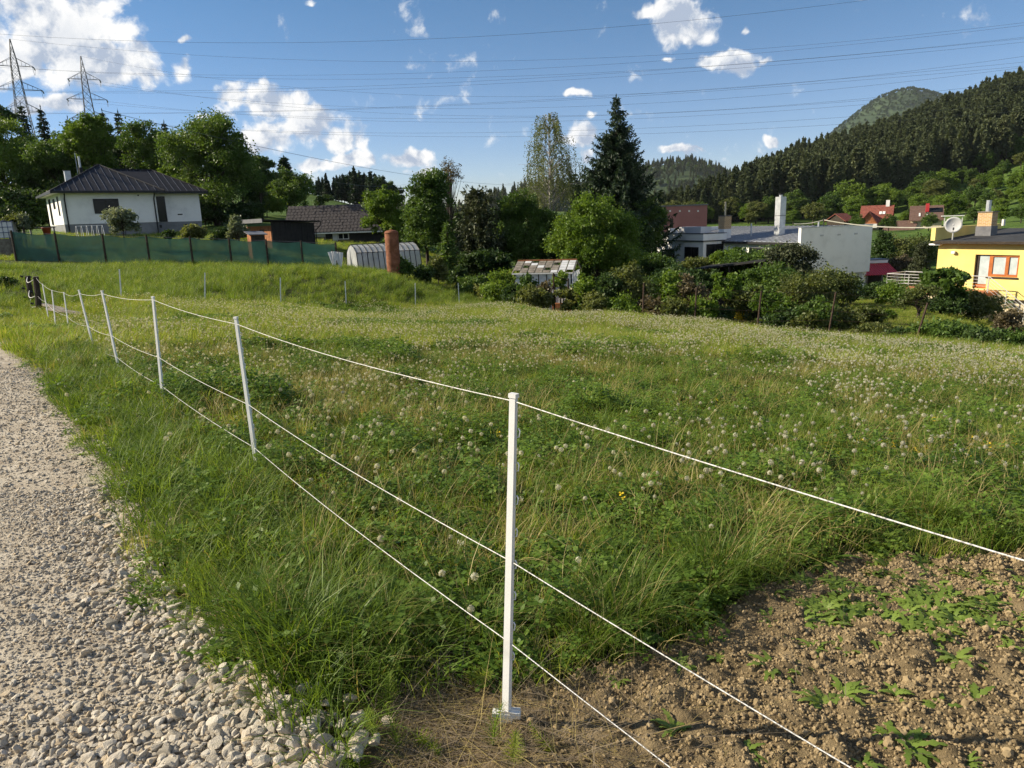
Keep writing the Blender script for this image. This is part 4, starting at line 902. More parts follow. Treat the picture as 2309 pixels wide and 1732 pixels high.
# start point, height in the picture at x = 1154 (middle) and at the right edge or beyond it
WIRES = [(P(-250, 55, 120), 78, (1970, -2)), (t1[0], 137, (2309, 51)), (t1[1], 157, (2309, 57)), (t1[2], 172, (2309, 84)), (t1[3], 179, (2309, 87)), (t1[4], 187, (2309, 95)),
         (t2[0], 218, (2309, 127)), (t1[5], 229, (2309, 140)), (t1[6], 232, (2309, 149)), (t2[1], 244, (2309, 152)), (t2[2], 262, (2250, 190)), (t2[3], 266, (2200, 205)), (t2[4], 275, (2150, 218)), (t2[5], 298, (2100, 250)), (t2[6], 308, (2050, 270))]
for i, (s0, ym_, (ex, ey)) in enumerate(WIRES):
    yl = 95.0 if i in (0,) else 118.0
    e0_ = P(ex, ey, yl); d = e0_ - s0; e1_ = e0_
    # the span goes on to the right: straight in plan, a parabola in height through the three sighted points
    n_ = np.array([d[1], -d[0], 0]); rm = ray(1154.5, ym_); tm = (n_ @ (s0 - CAMP)) / (n_ @ rm); mid = CAMP + rm * tm
    L_ = np.linalg.norm(d[:2]); um = np.linalg.norm((mid - s0)[:2]) / L_
    lin = s0[2] + (e0_[2] - s0[2]) * um; sag = (lin - mid[2]) / (um * (1 - um))
    pts = [(s0[0] + d[0] * u, s0[1] + d[1] * u, s0[2] + d[2] * u - sag * u * (1 - u)) for u in np.linspace(0, 1.35, 60)]
    lab = '%s of the power lines crossing the blue sky' % ORD[i] if i in (0, 14) else '%s power line from the top crossing the sky' % ORD[i]
    MB().tube(pts, .018, 3, cap=False).obj('power_line', 'wire_dark', None, label=lab, category='power line', group='overhead power lines')
for i, (a_, b_, y0_, y1_) in enumerate((((590, 332), (1290, 410), 75, 190), ((560, 360), (940, 410), 90, 190))):
    p0_, p1_ = P(a_[0], a_[1], y0_), P(b_[0], b_[1], y1_)
    pts = [p0_ * (1 - u) + p1_ * u - np.array((0, 0, 2.0)) * 4 * u * (1 - u) for u in np.linspace(-.15, 1.1, 30)]
    MB().tube(pts, .02, 3, cap=False).obj('phone_line', 'wire_dark', None, label=('low wire slanting down from big oak towards the birch', 'lower slanting wire just above the hilltop tree line')[i], category='wire', group='low wires')
# ------------------------------------------------------------------ trees and shrubs
leafmat('leaf_fresh', [(.050, .095, .012), (.095, .165, .020), (.15, .225, .032), (.21, .28, .055)], .42)
leafmat('leaf_mid', [(.034, .070, .014), (.066, .120, .022), (.105, .170, .034), (.15, .215, .052)], .38)
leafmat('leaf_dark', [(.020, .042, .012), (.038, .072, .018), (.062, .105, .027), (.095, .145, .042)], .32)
leafmat('leaf_olive', [(.05, .07, .018), (.095, .12, .032), (.145, .165, .05), (.20, .21, .075)], .38)
leafmat('leaf_silver', [(.08, .11, .06), (.13, .165, .095), (.19, .22, .14), (.26, .29, .2)], .32)
leafmat('leaf_birch', [(.065, .085, .03), (.11, .135, .047), (.16, .185, .075), (.21, .23, .105)], .42)
leafmat('leaf_brown', [(.055, .045, .026), (.09, .075, .043), (.135, .11, .062), (.18, .15, .095)], .3)
leafmat('needle_dark', [(.012, .026, .012), (.022, .043, .019), (.036, .062, .028), (.055, .088, .04)], .15, rough=.6)
leafmat('needle_pine', [(.03, .042, .02), (.05, .062, .03), (.075, .088, .04), (.11, .12, .055)], .15, rough=.6)
leafmat('needle_forest', [(.036, .052, .026), (.062, .082, .038), (.092, .112, .052), (.13, .145, .07)], .2, rough=.85, patch=.03)
leafmat('flower_yellow', [(.55, .38, .01), (.7, .5, .02), (.8, .6, .04)], .3)
leafmat('flower_white', [(.6, .6, .58), (.75, .75, .72), (.8, .8, .78)], .3)

def leaf_quads(c, size, r_, up=.35, out=None, aspect=.62):
    # a pointed four sided leaf at every centre
    n = len(c); d = r_.normal(size=(n, 3)); d[:, 2] -= .25
    if out is not None: d = d * .8 + out * .7
    d = unit(d); nn_ = r_.normal(size=(n, 3)); nn_[:, 2] += up * 2
    s = unit(np.cross(d, nn_)); l = size * r_.uniform(.7, 1.3, n); l = l[:, None]
    v = np.stack([c - d * l * .5, c + s * l * aspect * .5 - d * l * .05, c + d * l * .5, c - s * l * aspect * .5 - d * l * .05], 1).reshape(-1, 3)
    q = np.arange(n * 4).reshape(n, 4)
    return v, q
def crown_clumps(r_, lobes, n_cl):
    # clump centres spread through egg shaped lobes, most of them near the surface
    vol = np.array([l[3] * l[4] * l[5] for l in lobes]) ** .7; k = r_.choice(len(lobes), n_cl, p=vol / vol.sum())
    L_ = np.array(lobes)[k]; d = unit(r_.normal(size=(n_cl, 3))); d[:, 2] = np.where(d[:, 2] < -.55, -d[:, 2] * .6, d[:, 2])
    rad = r_.uniform(.25, 1, n_cl) ** .42
    return L_[:, :3] + d * L_[:, 3:] * rad[:, None], d
def decid_mesh(seed, H, lobes, n_cl, per, leaf, mat, clr=.55, trunk_r=.16, trunk_h=None, bark='bark', limbs=26, lean=(0, 0), flat=.75):
    r_ = np.random.default_rng(seed)
    cc, dd = crown_clumps(r_, lobes, n_cl)
    cr = clr * r_.uniform(.55, 1.3, n_cl)
    k = np.repeat(np.arange(n_cl), r_.poisson(per, n_cl)); g = r_.normal(size=(len(k), 3)) * (.5, .5, .5 * flat)
    g = g * np.minimum(1, 1.25 / (np.linalg.norm(g, axis=1, keepdims=True) + .01))
    pos = cc[k] + g * cr[k][:, None]; pos[:, 2] = np.maximum(pos[:, 2], .08)
    v, q = leaf_quads(pos, leaf, r_, out=unit(g) * .6 + dd[k] * .5)
    crown = npmesh('crown', v, quads=q, mat=mat)
    mb = MB(); th = trunk_h or H * .55
    base = np.array([0, 0, -.3]); topp = np.array([lean[0], lean[1], th])
    tp_ = [base + (topp - base) * u + np.array([.06 * math.sin(3 * u + seed), .06 * math.cos(2 * u + seed), 0]) * H * .06 for u in np.linspace(0, 1, 7)]
    mb.tube(tp_, [trunk_r * (1.25 - .85 * u) for u in np.linspace(0, 1, 7)], 7)
    for i in r_.choice(n_cl, min(limbs, n_cl), replace=False):
        u = r_.uniform(.35, .97); s0 = base + (topp - base) * u; e_ = cc[i]
        mid = (s0 + e_) / 2 + np.array([0, 0, .12 * np.linalg.norm(e_ - s0)]) * r_.uniform(-.3, 1)
        rb = trunk_r * .42 * (1.15 - u * .6); mb.tube([s0, (s0 + mid) / 2 + r_.normal(0, .03, 3), mid, e_], [rb, rb * .7, rb * .45, rb * .12], 5, cap=False)
    return crown, mb.mesh('trunk', bark, True)
def plant(name, label, category, meshes, loc, rz=0, sc=1, group=None):
    o = empty(name, loc, rz, label=label, category=category)
    if group: o['group'] = group
    names = ('crown', 'trunk') if category != 'shrub' else ('foliage', 'stems')
    for nm, me in zip(names, meshes): link(nm, me, o)
    o.scale = (sc, sc, sc) if np.isscalar(sc) else sc
    return o
def place(px, y, dz=0):
    # the ground point y metres ahead in that column of the picture
    q = P(px, 560, y); return np.array([q[0], q[1], gz1(q[0], q[1]) + dz])
def m_of(px, y): return px * y / 1620.0
def ztop(px, py, y): return float(P(px, py, y)[2])
def broad(name, label, px, pxw, ptop, y, mat, seed, n_cl=150, per=150, leaf=.17, shape='round', pbot=None, bark='bark', clr=None, group=None, trunk_r=None, limbs=26, category='tree'):
    # a broadleaved tree or shrub whose crown spans pxw and reaches ptop in the picture
    q = place(px, y); zt_ = ztop(px, ptop, y) - q[2]; zb_ = (ztop(px, pbot, y) - q[2]) if pbot else zt_ * .25
    zb_ = max(zb_, .0); Rr = m_of(pxw, y) / 2; cz_ = (zt_ + zb_) / 2; hz_ = (zt_ - zb_) / 2; r_ = np.random.default_rng(seed)
    if shape == 'round': lobes = [(0, 0, cz_ + hz_ * .1, Rr * .62, Rr * .62, hz_ * .88)] + [(Rr * .62 * math.cos(a), Rr * .6 * math.sin(a), cz_ + hz_ * r_.uniform(-.62, .55), Rr * r_.uniform(.26, .46), Rr * r_.uniform(.26, .46), hz_ * r_.uniform(.25, .45)) for a in np.arange(13) * 2.4]
    elif shape == 'oak': lobes = [(Rr * .6 * math.cos(a), Rr * .55 * math.sin(a), cz_ + hz_ * k, Rr * .44, Rr * .44, hz_ * .34) for a, k in zip(r_.uniform(0, 6.28, 11), np.linspace(-.7, .5, 11))] + [(0, 0, cz_ + hz_ * .55, Rr * .55, Rr * .55, hz_ * .45), (0, 0, cz_, Rr * .5, Rr * .5, hz_ * .7)]
    elif shape == 'cone': lobes = [(0, 0, zb_ + (zt_ - zb_) * (k + .5) / 6, Rr * (1 - k / 6.6), Rr * (1 - k / 6.6), hz_ * .24) for k in range(6)]
    elif shape == 'upright': lobes = [(Rr * .3 * math.cos(a), Rr * .3 * math.sin(a), cz_ + hz_ * r_.uniform(-.45, .5), Rr * .55, Rr * .55, hz_ * .5) for a in r_.uniform(0, 6.28, 6)] + [(0, 0, cz_, Rr * .5, Rr * .5, hz_)]
    else: lobes = [(0, 0, cz_, Rr, Rr, hz_)]
    n_cl = int(n_cl * (1.35 if not clr else 1)); per = int(per * (.66 if not clr else 1)); leaf = leaf * (1.09 if not clr else 1)
    me = decid_mesh(seed, zt_, lobes, n_cl, per, leaf, mat, clr or Rr * .185, trunk_r or max(.03, zt_ * .018), zb_ + (zt_ - zb_) * .55, bark, limbs)
    return plant(name, label, category, me, q, r_.uniform(0, 6.28), 1, group)
def conifer_mesh(seed, H, Rb, mat, whorls=34, per=9, droop=.35, twig=.42, zb=.06, bark='bark', fine=True, upturn=.0, tp=.85):
    # whorls of branches with hanging twigs, built from narrow leaf blades
    r_ = np.random.default_rng(seed); C = []; Dv = []; Sz = []
    mb = MB(); mb.tube([(0, 0, -.3), (0, 0, H * .5), (0, 0, H * .98)], [H * .016, H * .009, .01], 6)
    for k in range(whorls):
        u = zb + (1 - zb) * (k / whorls) ** .9; z = H * u; rl = Rb * (1 - u) ** tp + .12
        for j in range(per if u < .8 else 6):
            a = r_.uniform(0, 6.283); ll = rl * r_.uniform(.5, 1.2); nst = max(3, int(ll / (.17 if fine else .4)))
            tt_ = np.linspace(.12, 1, nst); dz_ = -droop * ll * tt_ ** 1.3 + (upturn + .18) * ll * np.maximum(tt_ - .65, 0) ** 1.5 * 3
            bx = np.stack([np.cos(a) * ll * tt_, np.sin(a) * ll * tt_, z + dz_], 1)
            if fine and ll > .5 and j % 2 == 0: mb.tube([(0, 0, z), bx[len(bx) // 2], bx[-1]], [.025, .014, .005], 3, cap=False)
            for s in (-1, 0, 1, 2):
                nb_ = len(bx); side = np.array([-math.sin(a), math.cos(a), 0]) * (s if s < 2 else 0) * r_.uniform(.4, 1, (nb_, 1)); dv = np.array([math.cos(a), math.sin(a), 0]) * .55 + side + r_.normal(0, .25, (nb_, 3)); dv[:, 2] += -.7 * droop * 1.6 if s != 0 else .05 + upturn
                if s == 2: dv[:, 2] -= .8
                dv = unit(dv); sz = twig * (1.1 - .5 * tt_) * r_.uniform(.6, 1.2, nb_) * min(1, .5 + rl / Rb)
                C.append(bx + dv * sz[:, None] * .45); Dv.append(dv); Sz.append(sz)
    top = np.array([[0, 0, H * q] for q in np.linspace(.93, 1.0, 8)]); C.append(top); Dv.append(np.tile([0, 0, 1.0], (8, 1))); Sz.append(np.full(8, twig * .6))
    C = np.concatenate(C); Dv = np.concatenate(Dv); Sz = np.concatenate(Sz); n = len(C)
    s = unit(np.cross(Dv, r_.normal(size=(n, 3)))); wd_ = (Sz * (.17 if fine else .4))[:, None]; l = (Sz * .62)[:, None]
    v = np.stack([C - Dv * l, C + s * wd_ , C + Dv * l, C - s * wd_], 1).reshape(-1, 3)
    return npmesh('crown', v, quads=np.arange(n * 4).reshape(n, 4), mat=mat), mb.mesh('trunk', bark, True)
def conifer(name, label, px, pxw, ptop, y, mat, seed, group=None, **kw):
    q = place(px, y); H = ztop(px, ptop, y) - q[2]; me = conifer_mesh(seed, H, m_of(pxw, y) / 2, mat, **kw)
    return plant(name, label, 'tree', me, q, 0, 1, group)

# --- behind the bungalow
conifer('spruce_tree', 'dark spruce behind bungalow, left of the twin pointed tops', 103, 80, 231, 98, 'needle_dark', 11, whorls=26, per=9, twig=.8, group='dark spruces behind the bungalow')
conifer('spruce_tree', 'dark spruce behind bungalow, right of the twin pointed tops', 145, 84, 238, 96, 'needle_dark', 12, whorls=26, per=9, twig=.8, group='dark spruces behind the bungalow')
conifer('spruce_tree', 'thin dark conifer top between second pylon and maple', 200, 46, 262, 100, 'needle_dark', 13, whorls=22, per=8, twig=.7, group='dark spruces behind the bungalow')
conifer('spruce_tree', 'narrow dark conifer rising just right of the bright maple', 277, 50, 246, 97, 'needle_dark', 14, whorls=22, per=8, twig=.7, group='dark spruces behind the bungalow')
conifer('spruce_tree', 'broad dark conifer between the bright maple and the oaks', 311, 60, 245, 99, 'needle_dark', 15, whorls=22, per=8, twig=.8, group='dark spruces behind the bungalow')
conifer('spruce_tree', 'small conifer tip between the two oaks', 408, 44, 270, 100, 'needle_dark', 16, whorls=22, per=8, twig=.7, group='dark spruces behind the bungalow')
broad('dark_tree', 'dark round treetop in front of the taller pylon', 38, 80, 226, 100, 'leaf_dark', 21, 120, 130, .3, 'round', 300)
broad('oak_tree', 'sunlit oak at the left edge of the picture', 40, 190, 252, 84, 'leaf_fresh', 22, 260, 190, .23, 'oak', 500)
broad('oak_tree', 'leafy oak filling the gap behind the bungalow chimney', 150, 150, 310, 82, 'leaf_mid', 23, 200, 170, .23, 'oak', 500)
broad('maple_tree', 'bright green maple rising behind the bungalow roof', 248, 130, 243, 82, 'leaf_fresh', 24, 230, 180, .22, 'upright', 440)
broad('oak_tree', 'airy oak with visible limbs behind the bungalow ridge', 362, 125, 262, 80, 'leaf_mid', 25, 190, 150, .21, 'oak', 470, limbs=50, trunk_r=.28)
broad('big_oak', 'big spreading oak with dark trunk right of the bungalow', 500, 205, 253, 74, 'leaf_mid', 26, 300, 170, .2, 'oak', 470, limbs=70, trunk_r=.38)
broad('oak_tree', 'bright understorey tree left of the big oak trunk', 415, 90, 365, 77, 'leaf_fresh', 27, 110, 150, .2, 'round', 470)
broad('dark_tree', 'shaded tree hanging over the gap right of the big oak', 600, 95, 348, 92, 'leaf_dark', 28, 120, 130, .24, 'oak', 440, limbs=40)
conifer('pine_tree', 'thin pine with tufted top right of the big oak', 660, 36, 352, 120, 'needle_dark', 29, whorls=16, per=7, twig=.9, zb=.5, tp=.4)
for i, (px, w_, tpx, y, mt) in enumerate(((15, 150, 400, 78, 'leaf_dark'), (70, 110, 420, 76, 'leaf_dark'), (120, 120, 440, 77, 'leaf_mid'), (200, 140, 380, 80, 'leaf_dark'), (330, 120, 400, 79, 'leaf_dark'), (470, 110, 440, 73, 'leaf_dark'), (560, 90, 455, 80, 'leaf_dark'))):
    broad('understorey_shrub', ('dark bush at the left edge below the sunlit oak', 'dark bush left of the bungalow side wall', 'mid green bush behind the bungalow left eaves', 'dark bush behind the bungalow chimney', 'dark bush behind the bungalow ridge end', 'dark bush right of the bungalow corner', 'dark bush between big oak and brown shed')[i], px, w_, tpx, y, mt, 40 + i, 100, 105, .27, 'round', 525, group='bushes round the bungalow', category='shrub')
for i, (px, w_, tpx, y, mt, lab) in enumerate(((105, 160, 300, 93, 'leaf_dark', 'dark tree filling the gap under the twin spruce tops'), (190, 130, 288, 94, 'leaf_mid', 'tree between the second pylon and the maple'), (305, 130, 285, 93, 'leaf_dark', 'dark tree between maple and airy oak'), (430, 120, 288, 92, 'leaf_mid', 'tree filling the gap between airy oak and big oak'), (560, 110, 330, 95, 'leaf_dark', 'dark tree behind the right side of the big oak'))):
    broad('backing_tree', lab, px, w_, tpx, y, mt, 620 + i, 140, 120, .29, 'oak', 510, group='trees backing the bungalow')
# --- hill meadow and the line of trees on it
broad('willow_tree', 'mid green round tree on the meadow slope behind the outbuilding', 655, 120, 383, 105, 'leaf_mid', 51, 190, 150, .26, 'round', 505)
broad('willow_tree', 'paler bushy tree left of the round tree on the meadow slope', 610, 80, 430, 98, 'leaf_fresh', 52, 110, 140, .24, 'round', 515)
broad('fruit_tree', 'small lone tree on the striped hill meadow', 740, 42, 440, 122, 'leaf_dark', 53, 50, 80, .24, 'round', 466)
broad('bush', 'olive bush at the lower edge of the hill meadow', 560, 70, 470, 100, 'leaf_olive', 54, 60, 120, .24, 'round', 515, category='shrub')
pr = [conifer_mesh(60 + k, 16, 3.0 + .4 * k, 'needle_dark', whorls=15, per=8, twig=1.5, fine=False, zb=.18) for k in range(3)]
pd = [decid_mesh(70 + k, 13, [(0, 0, 7.5, 3.6, 3.6, 5.2), (1.5, .5, 9, 2.2, 2.2, 2.5), (-1.4, .6, 6, 2.4, 2.4, 3)], 70, 70, .6, ('leaf_dark', 'leaf_mid', 'leaf_dark')[k], .95, .22, 7) for k in range(3)]
r_ = np.random.default_rng(5)
for i in range(30):
    px = 680 + i * 7.6 + r_.uniform(-2.5, 2.5); y = 190 + r_.uniform(-6, 10); con = r_.random() < .55; q = place(px, y)
    tpx = np.interp(px, [680, 720, 780, 800, 860, 900], [408, 405, 385, 380, 388, 415]) + r_.uniform(-6, 14); Hn = ztop(px, tpx, y) - q[2]
    src = pr[i % 3] if con else pd[i % 3]
    plant('hilltop_tree', '%s tree from the left, a dark %s, in the hilltop tree line' % (ORDS[i], 'conifer' if con else 'leafy tree'), 'tree', src, q, r_.uniform(0, 6), Hn / (16 if con else 13), 'conifers of the hilltop tree line' if con else 'leafy trees of the hilltop tree line')
# --- the group of trees in the middle
broad('apple_tree', 'light green rounded tree behind the rusty tank', 872, 100, 410, 56, 'leaf_fresh', 81, 190, 150, .15, 'round', 580)
broad('lime_tree', 'dense dark green tree right of the rusty tank', 962, 150, 378, 51, 'leaf_mid', 82, 300, 170, .15, 'upright', 665)
broad('sparse_tree', 'thin half bare tree showing twigs above the dense lime', 1018, 75, 350, 60, 'leaf_brown', 83, 60, 26, .11, 'upright', 440, limbs=60)
conifer('young_larch', 'young soft green conifer in front of the dark lime tree', 1010, 72, 500, 45, 'leaf_mid', 84, whorls=24, per=8, twig=.36, zb=.02)
conifer('pine_tree', 'dark young pine with upright shoots between lime and birch', 1082, 125, 425, 49, 'needle_pine', 85, whorls=24, per=10, twig=.5, droop=-.25, zb=.12, tp=.5, upturn=.5)
broad('hazel_tree', 'leafy green tree below the birch, left of the round bush', 1185, 130, 415, 50, 'leaf_mid', 86, 240, 160, .15, 'round', 655)
conifer('spruce_tree', 'dark spruce tip peeping between birch and tall spruce', 1300, 60, 385, 66, 'needle_dark', 87, whorls=24, per=8, twig=.5)
spr = conifer('tall_spruce', 'tall dark spruce standing above everything in the middle', 1390, 300, 216, 70, 'needle_dark', 88, whorls=50, per=14, twig=.66, droop=.3, tp=.95, upturn=.25)
broad('round_maple', 'bright green round tree below the tall spruce', 1345, 200, 432, 46, 'leaf_fresh', 89, 390, 200, .14, 'round', 685)
broad('round_maple', 'green tree right of the bright round one, before the white annex', 1450, 110, 440, 68, 'leaf_mid', 90, 150, 160, .18, 'round', 600)
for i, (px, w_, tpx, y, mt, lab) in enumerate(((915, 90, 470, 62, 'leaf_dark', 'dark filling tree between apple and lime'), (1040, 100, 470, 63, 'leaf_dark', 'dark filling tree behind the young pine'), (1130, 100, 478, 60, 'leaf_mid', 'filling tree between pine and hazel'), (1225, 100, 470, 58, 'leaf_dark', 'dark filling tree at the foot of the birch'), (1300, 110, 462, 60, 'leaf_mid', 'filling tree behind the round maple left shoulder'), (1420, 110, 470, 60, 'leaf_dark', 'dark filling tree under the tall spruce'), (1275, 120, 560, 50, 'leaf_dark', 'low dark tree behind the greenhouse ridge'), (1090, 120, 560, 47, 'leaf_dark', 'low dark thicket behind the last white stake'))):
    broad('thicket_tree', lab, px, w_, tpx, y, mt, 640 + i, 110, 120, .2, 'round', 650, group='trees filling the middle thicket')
# weeping birch
q = place(1243, 62); Hb = ztop(1243, 258, 62) - q[2]; rb = np.random.default_rng(91); C = []; mb = MB()
tk = [(0.06 * math.sin(z), .05 * math.cos(z * 1.3), z) for z in np.linspace(-.3, Hb * .97, 12)]; mb.tube(tk, list(np.linspace(.12, .008, 12)), 7)
for k in range(150):
    u = rb.uniform(.3, .99); a = rb.uniform(0, 6.283); z0_ = Hb * u; ln_ = (3.9 * (1 - u) ** .6 + .35) * rb.uniform(.5, 1.15)
    tip = np.array([math.cos(a) * ln_, math.sin(a) * ln_, z0_ + ln_ * .55]); s0 = np.array([0, 0, z0_]); mid = (s0 + tip) / 2 + (0, 0, .25 * ln_)
    mb.tube([s0, mid, tip], [.03, .018, .006], 4, cap=False)
    for j in range(rb.integers(4, 9)):
        uu = rb.uniform(.35, 1); b0_ = (1 - uu) ** 2 * s0 + 2 * uu * (1 - uu) * mid + uu * uu * tip; hl = rb.uniform(.6, 2.6) * min(1, .35 + ln_ / 3); ns = int(hl / .075)
        tt_ = np.linspace(0, 1, ns); o_ = np.array([math.cos(a), math.sin(a), 0]) * .35
        st = b0_ + o_ * (np.sqrt(tt_)[:, None]) * .8 + np.stack([0 * tt_, 0 * tt_, -hl * tt_ ** 1.25], 1) + rb.normal(0, .05, (ns, 3)); C.append(st)
C = np.concatenate(C); dv = np.tile([0, 0, -1.0], (len(C), 1)); v, qd = leaf_quads(C, .115, rb, out=dv * 1.4, aspect=.7)
plant('weeping_birch', 'tall pale weeping birch with hanging twigs left of the spruce', 'tree', (npmesh('crown', v, quads=qd, mat='leaf_birch'), mb.mesh('trunk', 'pale_bark', True)), q)
# --- hedge and garden shrubs: column, width, top, bottom, distance, foliage
SH = [
    (905, 60, 575, 660, 40, 'leaf_mid', 'leafy shrub at the foot of the rusty tank'), (985, 46, 575, 690, 41, 'leaf_olive', 'pale dusty shrub left of the hedge, under the larch'), (950, 60, 600, 690, 40.5, 'leaf_dark', 'dark low shrub between rusty tank and larch'), (1060, 60, 620, 700, 40, 'leaf_mid', 'low shrub behind the last thin white stake'),
    (1128, 78, 608, 700, 36, 'leaf_fresh', 'bright rounded bush left of the old greenhouse'), (1185, 50, 618, 715, 32, 'leaf_mid', 'narrow bush covering the greenhouse left corner'), (1222, 40, 630, 715, 31, 'leaf_brown', 'brownish twiggy shrub before the greenhouse'), (1262, 40, 612, 680, 34, 'leaf_fresh', 'light shrub growing against the greenhouse corner'),
    (1312, 70, 620, 735, 30, 'leaf_mid', 'hedge bush right of the greenhouse gate'), (1372, 75, 612, 740, 29.5, 'leaf_dark', 'dark hedge bush second right of the greenhouse gate'), (1432, 90, 590, 740, 29.5, 'leaf_olive', 'tall olive hedge bush below the round maple'), (1500, 80, 605, 745, 29, 'leaf_mid', 'hedge bush below the annex door'), (1556, 75, 618, 750, 28.5, 'leaf_brown', 'twiggy brown hedge bush below the annex window'), (1600, 56, 600, 670, 36, 'leaf_dark', 'dark bush at the left end of the lean-to'),
    (1640, 62, 607, 705, 29.5, 'leaf_fresh', 'bright yellow green bush in the middle of the hedge'), (1620, 60, 685, 755, 28, 'leaf_dark', 'low dark bush left of the yellow forsythia'), (1700, 70, 640, 745, 29, 'leaf_olive', 'reddish olive bush right of the forsythia'), (1750, 80, 655, 755, 28, 'leaf_mid', 'leafy bush before the lean-to right post'), (1815, 110, 600, 745, 31, 'leaf_mid', 'large rounded bush before the white gable wall'), (1790, 90, 545, 640, 42, 'needle_pine', 'pine shrub with pale shoots at the white gable corner'), (1700, 110, 556, 640, 47, 'leaf_mid', 'green bush under the white house eaves'), (1640, 64, 565, 610, 49, 'leaf_fresh', 'light bush under the annex large window'), (1575, 74, 580, 625, 50, 'leaf_olive', 'low olive bush below the annex glazed doors'), (1760, 70, 560, 650, 45, 'leaf_dark', 'dark bush between the house window and gable'), (1470, 74, 570, 640, 50, 'leaf_mid', 'bush under the annex left wall'),
    (1850, 80, 670, 770, 26, 'leaf_mid', 'bush at the fence post before the white gable'), (1905, 60, 690, 765, 26.5, 'leaf_olive', 'thin bush right of the white gable'), (1955, 70, 690, 755, 29, 'leaf_mid', 'round bush below the red roof shelter'), (1990, 70, 640, 680, 52, 'leaf_dark', 'dark bush beneath the red roof shelter'), (2020, 60, 640, 690, 45, 'leaf_fresh', 'bright clipped hedge bush left of the terrace'), (2062, 60, 650, 700, 42, 'leaf_mid', 'clipped hedge bush in front of the terrace'), (2200, 110, 648, 735, 38, 'leaf_olive', 'broad heather coloured bush before the terrace wall'), (2150, 80, 660, 740, 37, 'leaf_dark', 'dark bush under the big leaved tree'), (2290, 60, 690, 790, 30, 'leaf_brown', 'bare twiggy shrub before the yellow house steps'),
    (2150, 130, 735, 800, 22.5, 'leaf_mid', 'shrub at the meadow edge below the yellow house'), (2240, 110, 745, 805, 21.5, 'leaf_dark', 'dark shrub at the meadow edge near the right border'), (2310, 90, 750, 810, 21, 'leaf_mid', 'shrub at the right border of the picture'), 
    (1985, 60, 520, 640, 80, 'leaf_dark', 'dark shrub right behind the white gable'), (2020, 70, 530, 640, 84, 'leaf_olive', 'pale willow scrub in the valley, left one'), (2065, 80, 535, 640, 86, 'leaf_olive', 'pale willow scrub in the valley, middle one'), (2110, 70, 525, 640, 88, 'leaf_mid', 'valley scrub touching the yellow house wall'), (2035, 60, 575, 640, 66, 'leaf_brown', 'brownish shrub at the end of the red roof'),
    (283, 62, 466, 535, 50, 'leaf_silver', 'silver green fruit bush in front of the bungalow wall'), (443, 50, 508, 545, 50, 'leaf_olive', 'low yellow green bush right of the bungalow'), (540, 44, 486, 545, 49, 'leaf_silver', 'spiky silver bush left of the brown shed'), (510, 50, 510, 550, 50, 'leaf_dark', 'low dark bush left of the spiky silver one'), (385, 24, 520, 540, 48, 'leaf_dark', 'small dark round bush behind the net fence'), (52, 60, 483, 525, 48, 'leaf_olive', 'green bush behind the left end of the net fence'), (62, 26, 480, 525, 47, 'leaf_silver', 'tall grassy plant beside the trellis'),
    (1345, 80, 660, 740, 28.6, 'leaf_olive', 'low front bush in the hedge right of the gate'), (1405, 80, 665, 745, 28.2, 'leaf_mid', 'low front bush below the dark hedge bush'), (1470, 80, 668, 748, 27.9, 'leaf_brown', 'low twiggy bush beside the first fence post'), (1530, 80, 672, 752, 27.5, 'leaf_olive', 'low bush between the first two fence posts'), (1585, 70, 660, 752, 27.4, 'leaf_mid', 'leafy bush at the second fence post'), (1665, 60, 640, 745, 29.6, 'leaf_mid', 'bush right behind the forsythia'), (1775, 70, 690, 765, 26.6, 'leaf_dark', 'low dark bush right of the white rack'), (1830, 70, 700, 770, 25.6, 'leaf_olive', 'low olive bush left of the fourth fence post'), (1870, 110, 610, 700, 40, 'leaf_mid', 'bush hiding the foot of the white gable wall'), (1740, 110, 590, 690, 38, 'leaf_dark', 'dark bush filling the garden beside the lean-to'), (1520, 110, 590, 680, 40, 'leaf_dark', 'dark bush below the annex corner'), (1910, 60, 620, 690, 46, 'leaf_dark', 'dark bush under the white gable right corner'), (1205, 70, 640, 715, 30.6, 'leaf_olive', 'olive bush leaning on the greenhouse front'), (1160, 60, 640, 712, 33, 'leaf_dark', 'dark low bush left of the greenhouse front'), (1290, 56, 640, 725, 30.2, 'leaf_mid', 'leafy bush at the right gate post'), (1100, 60, 640, 700, 38, 'leaf_olive', 'dry olive scrub behind the last white stake'), (1035, 50, 600, 690, 42, 'leaf_dark', 'dark bush under the young pine'), (1215, 90, 590, 650, 44, 'leaf_dark', 'dark bush behind the old greenhouse'),
     (2010, 40, 700, 740, 32, 'leaf_fresh', 'small fresh shrub on the lawn'), 
    (1985, 90, 738, 795, 24, 'leaf_olive', 'low olive shrub at the meadow edge right of the fourth fence post'), (2055, 80, 745, 795, 23.2, 'leaf_dark', 'low dark shrub at the meadow edge by the last fence post'),
    (0, 36, 625, 700, 30, 'leaf_dark', 'dark leafy shrub at the left border beyond the track'),
]
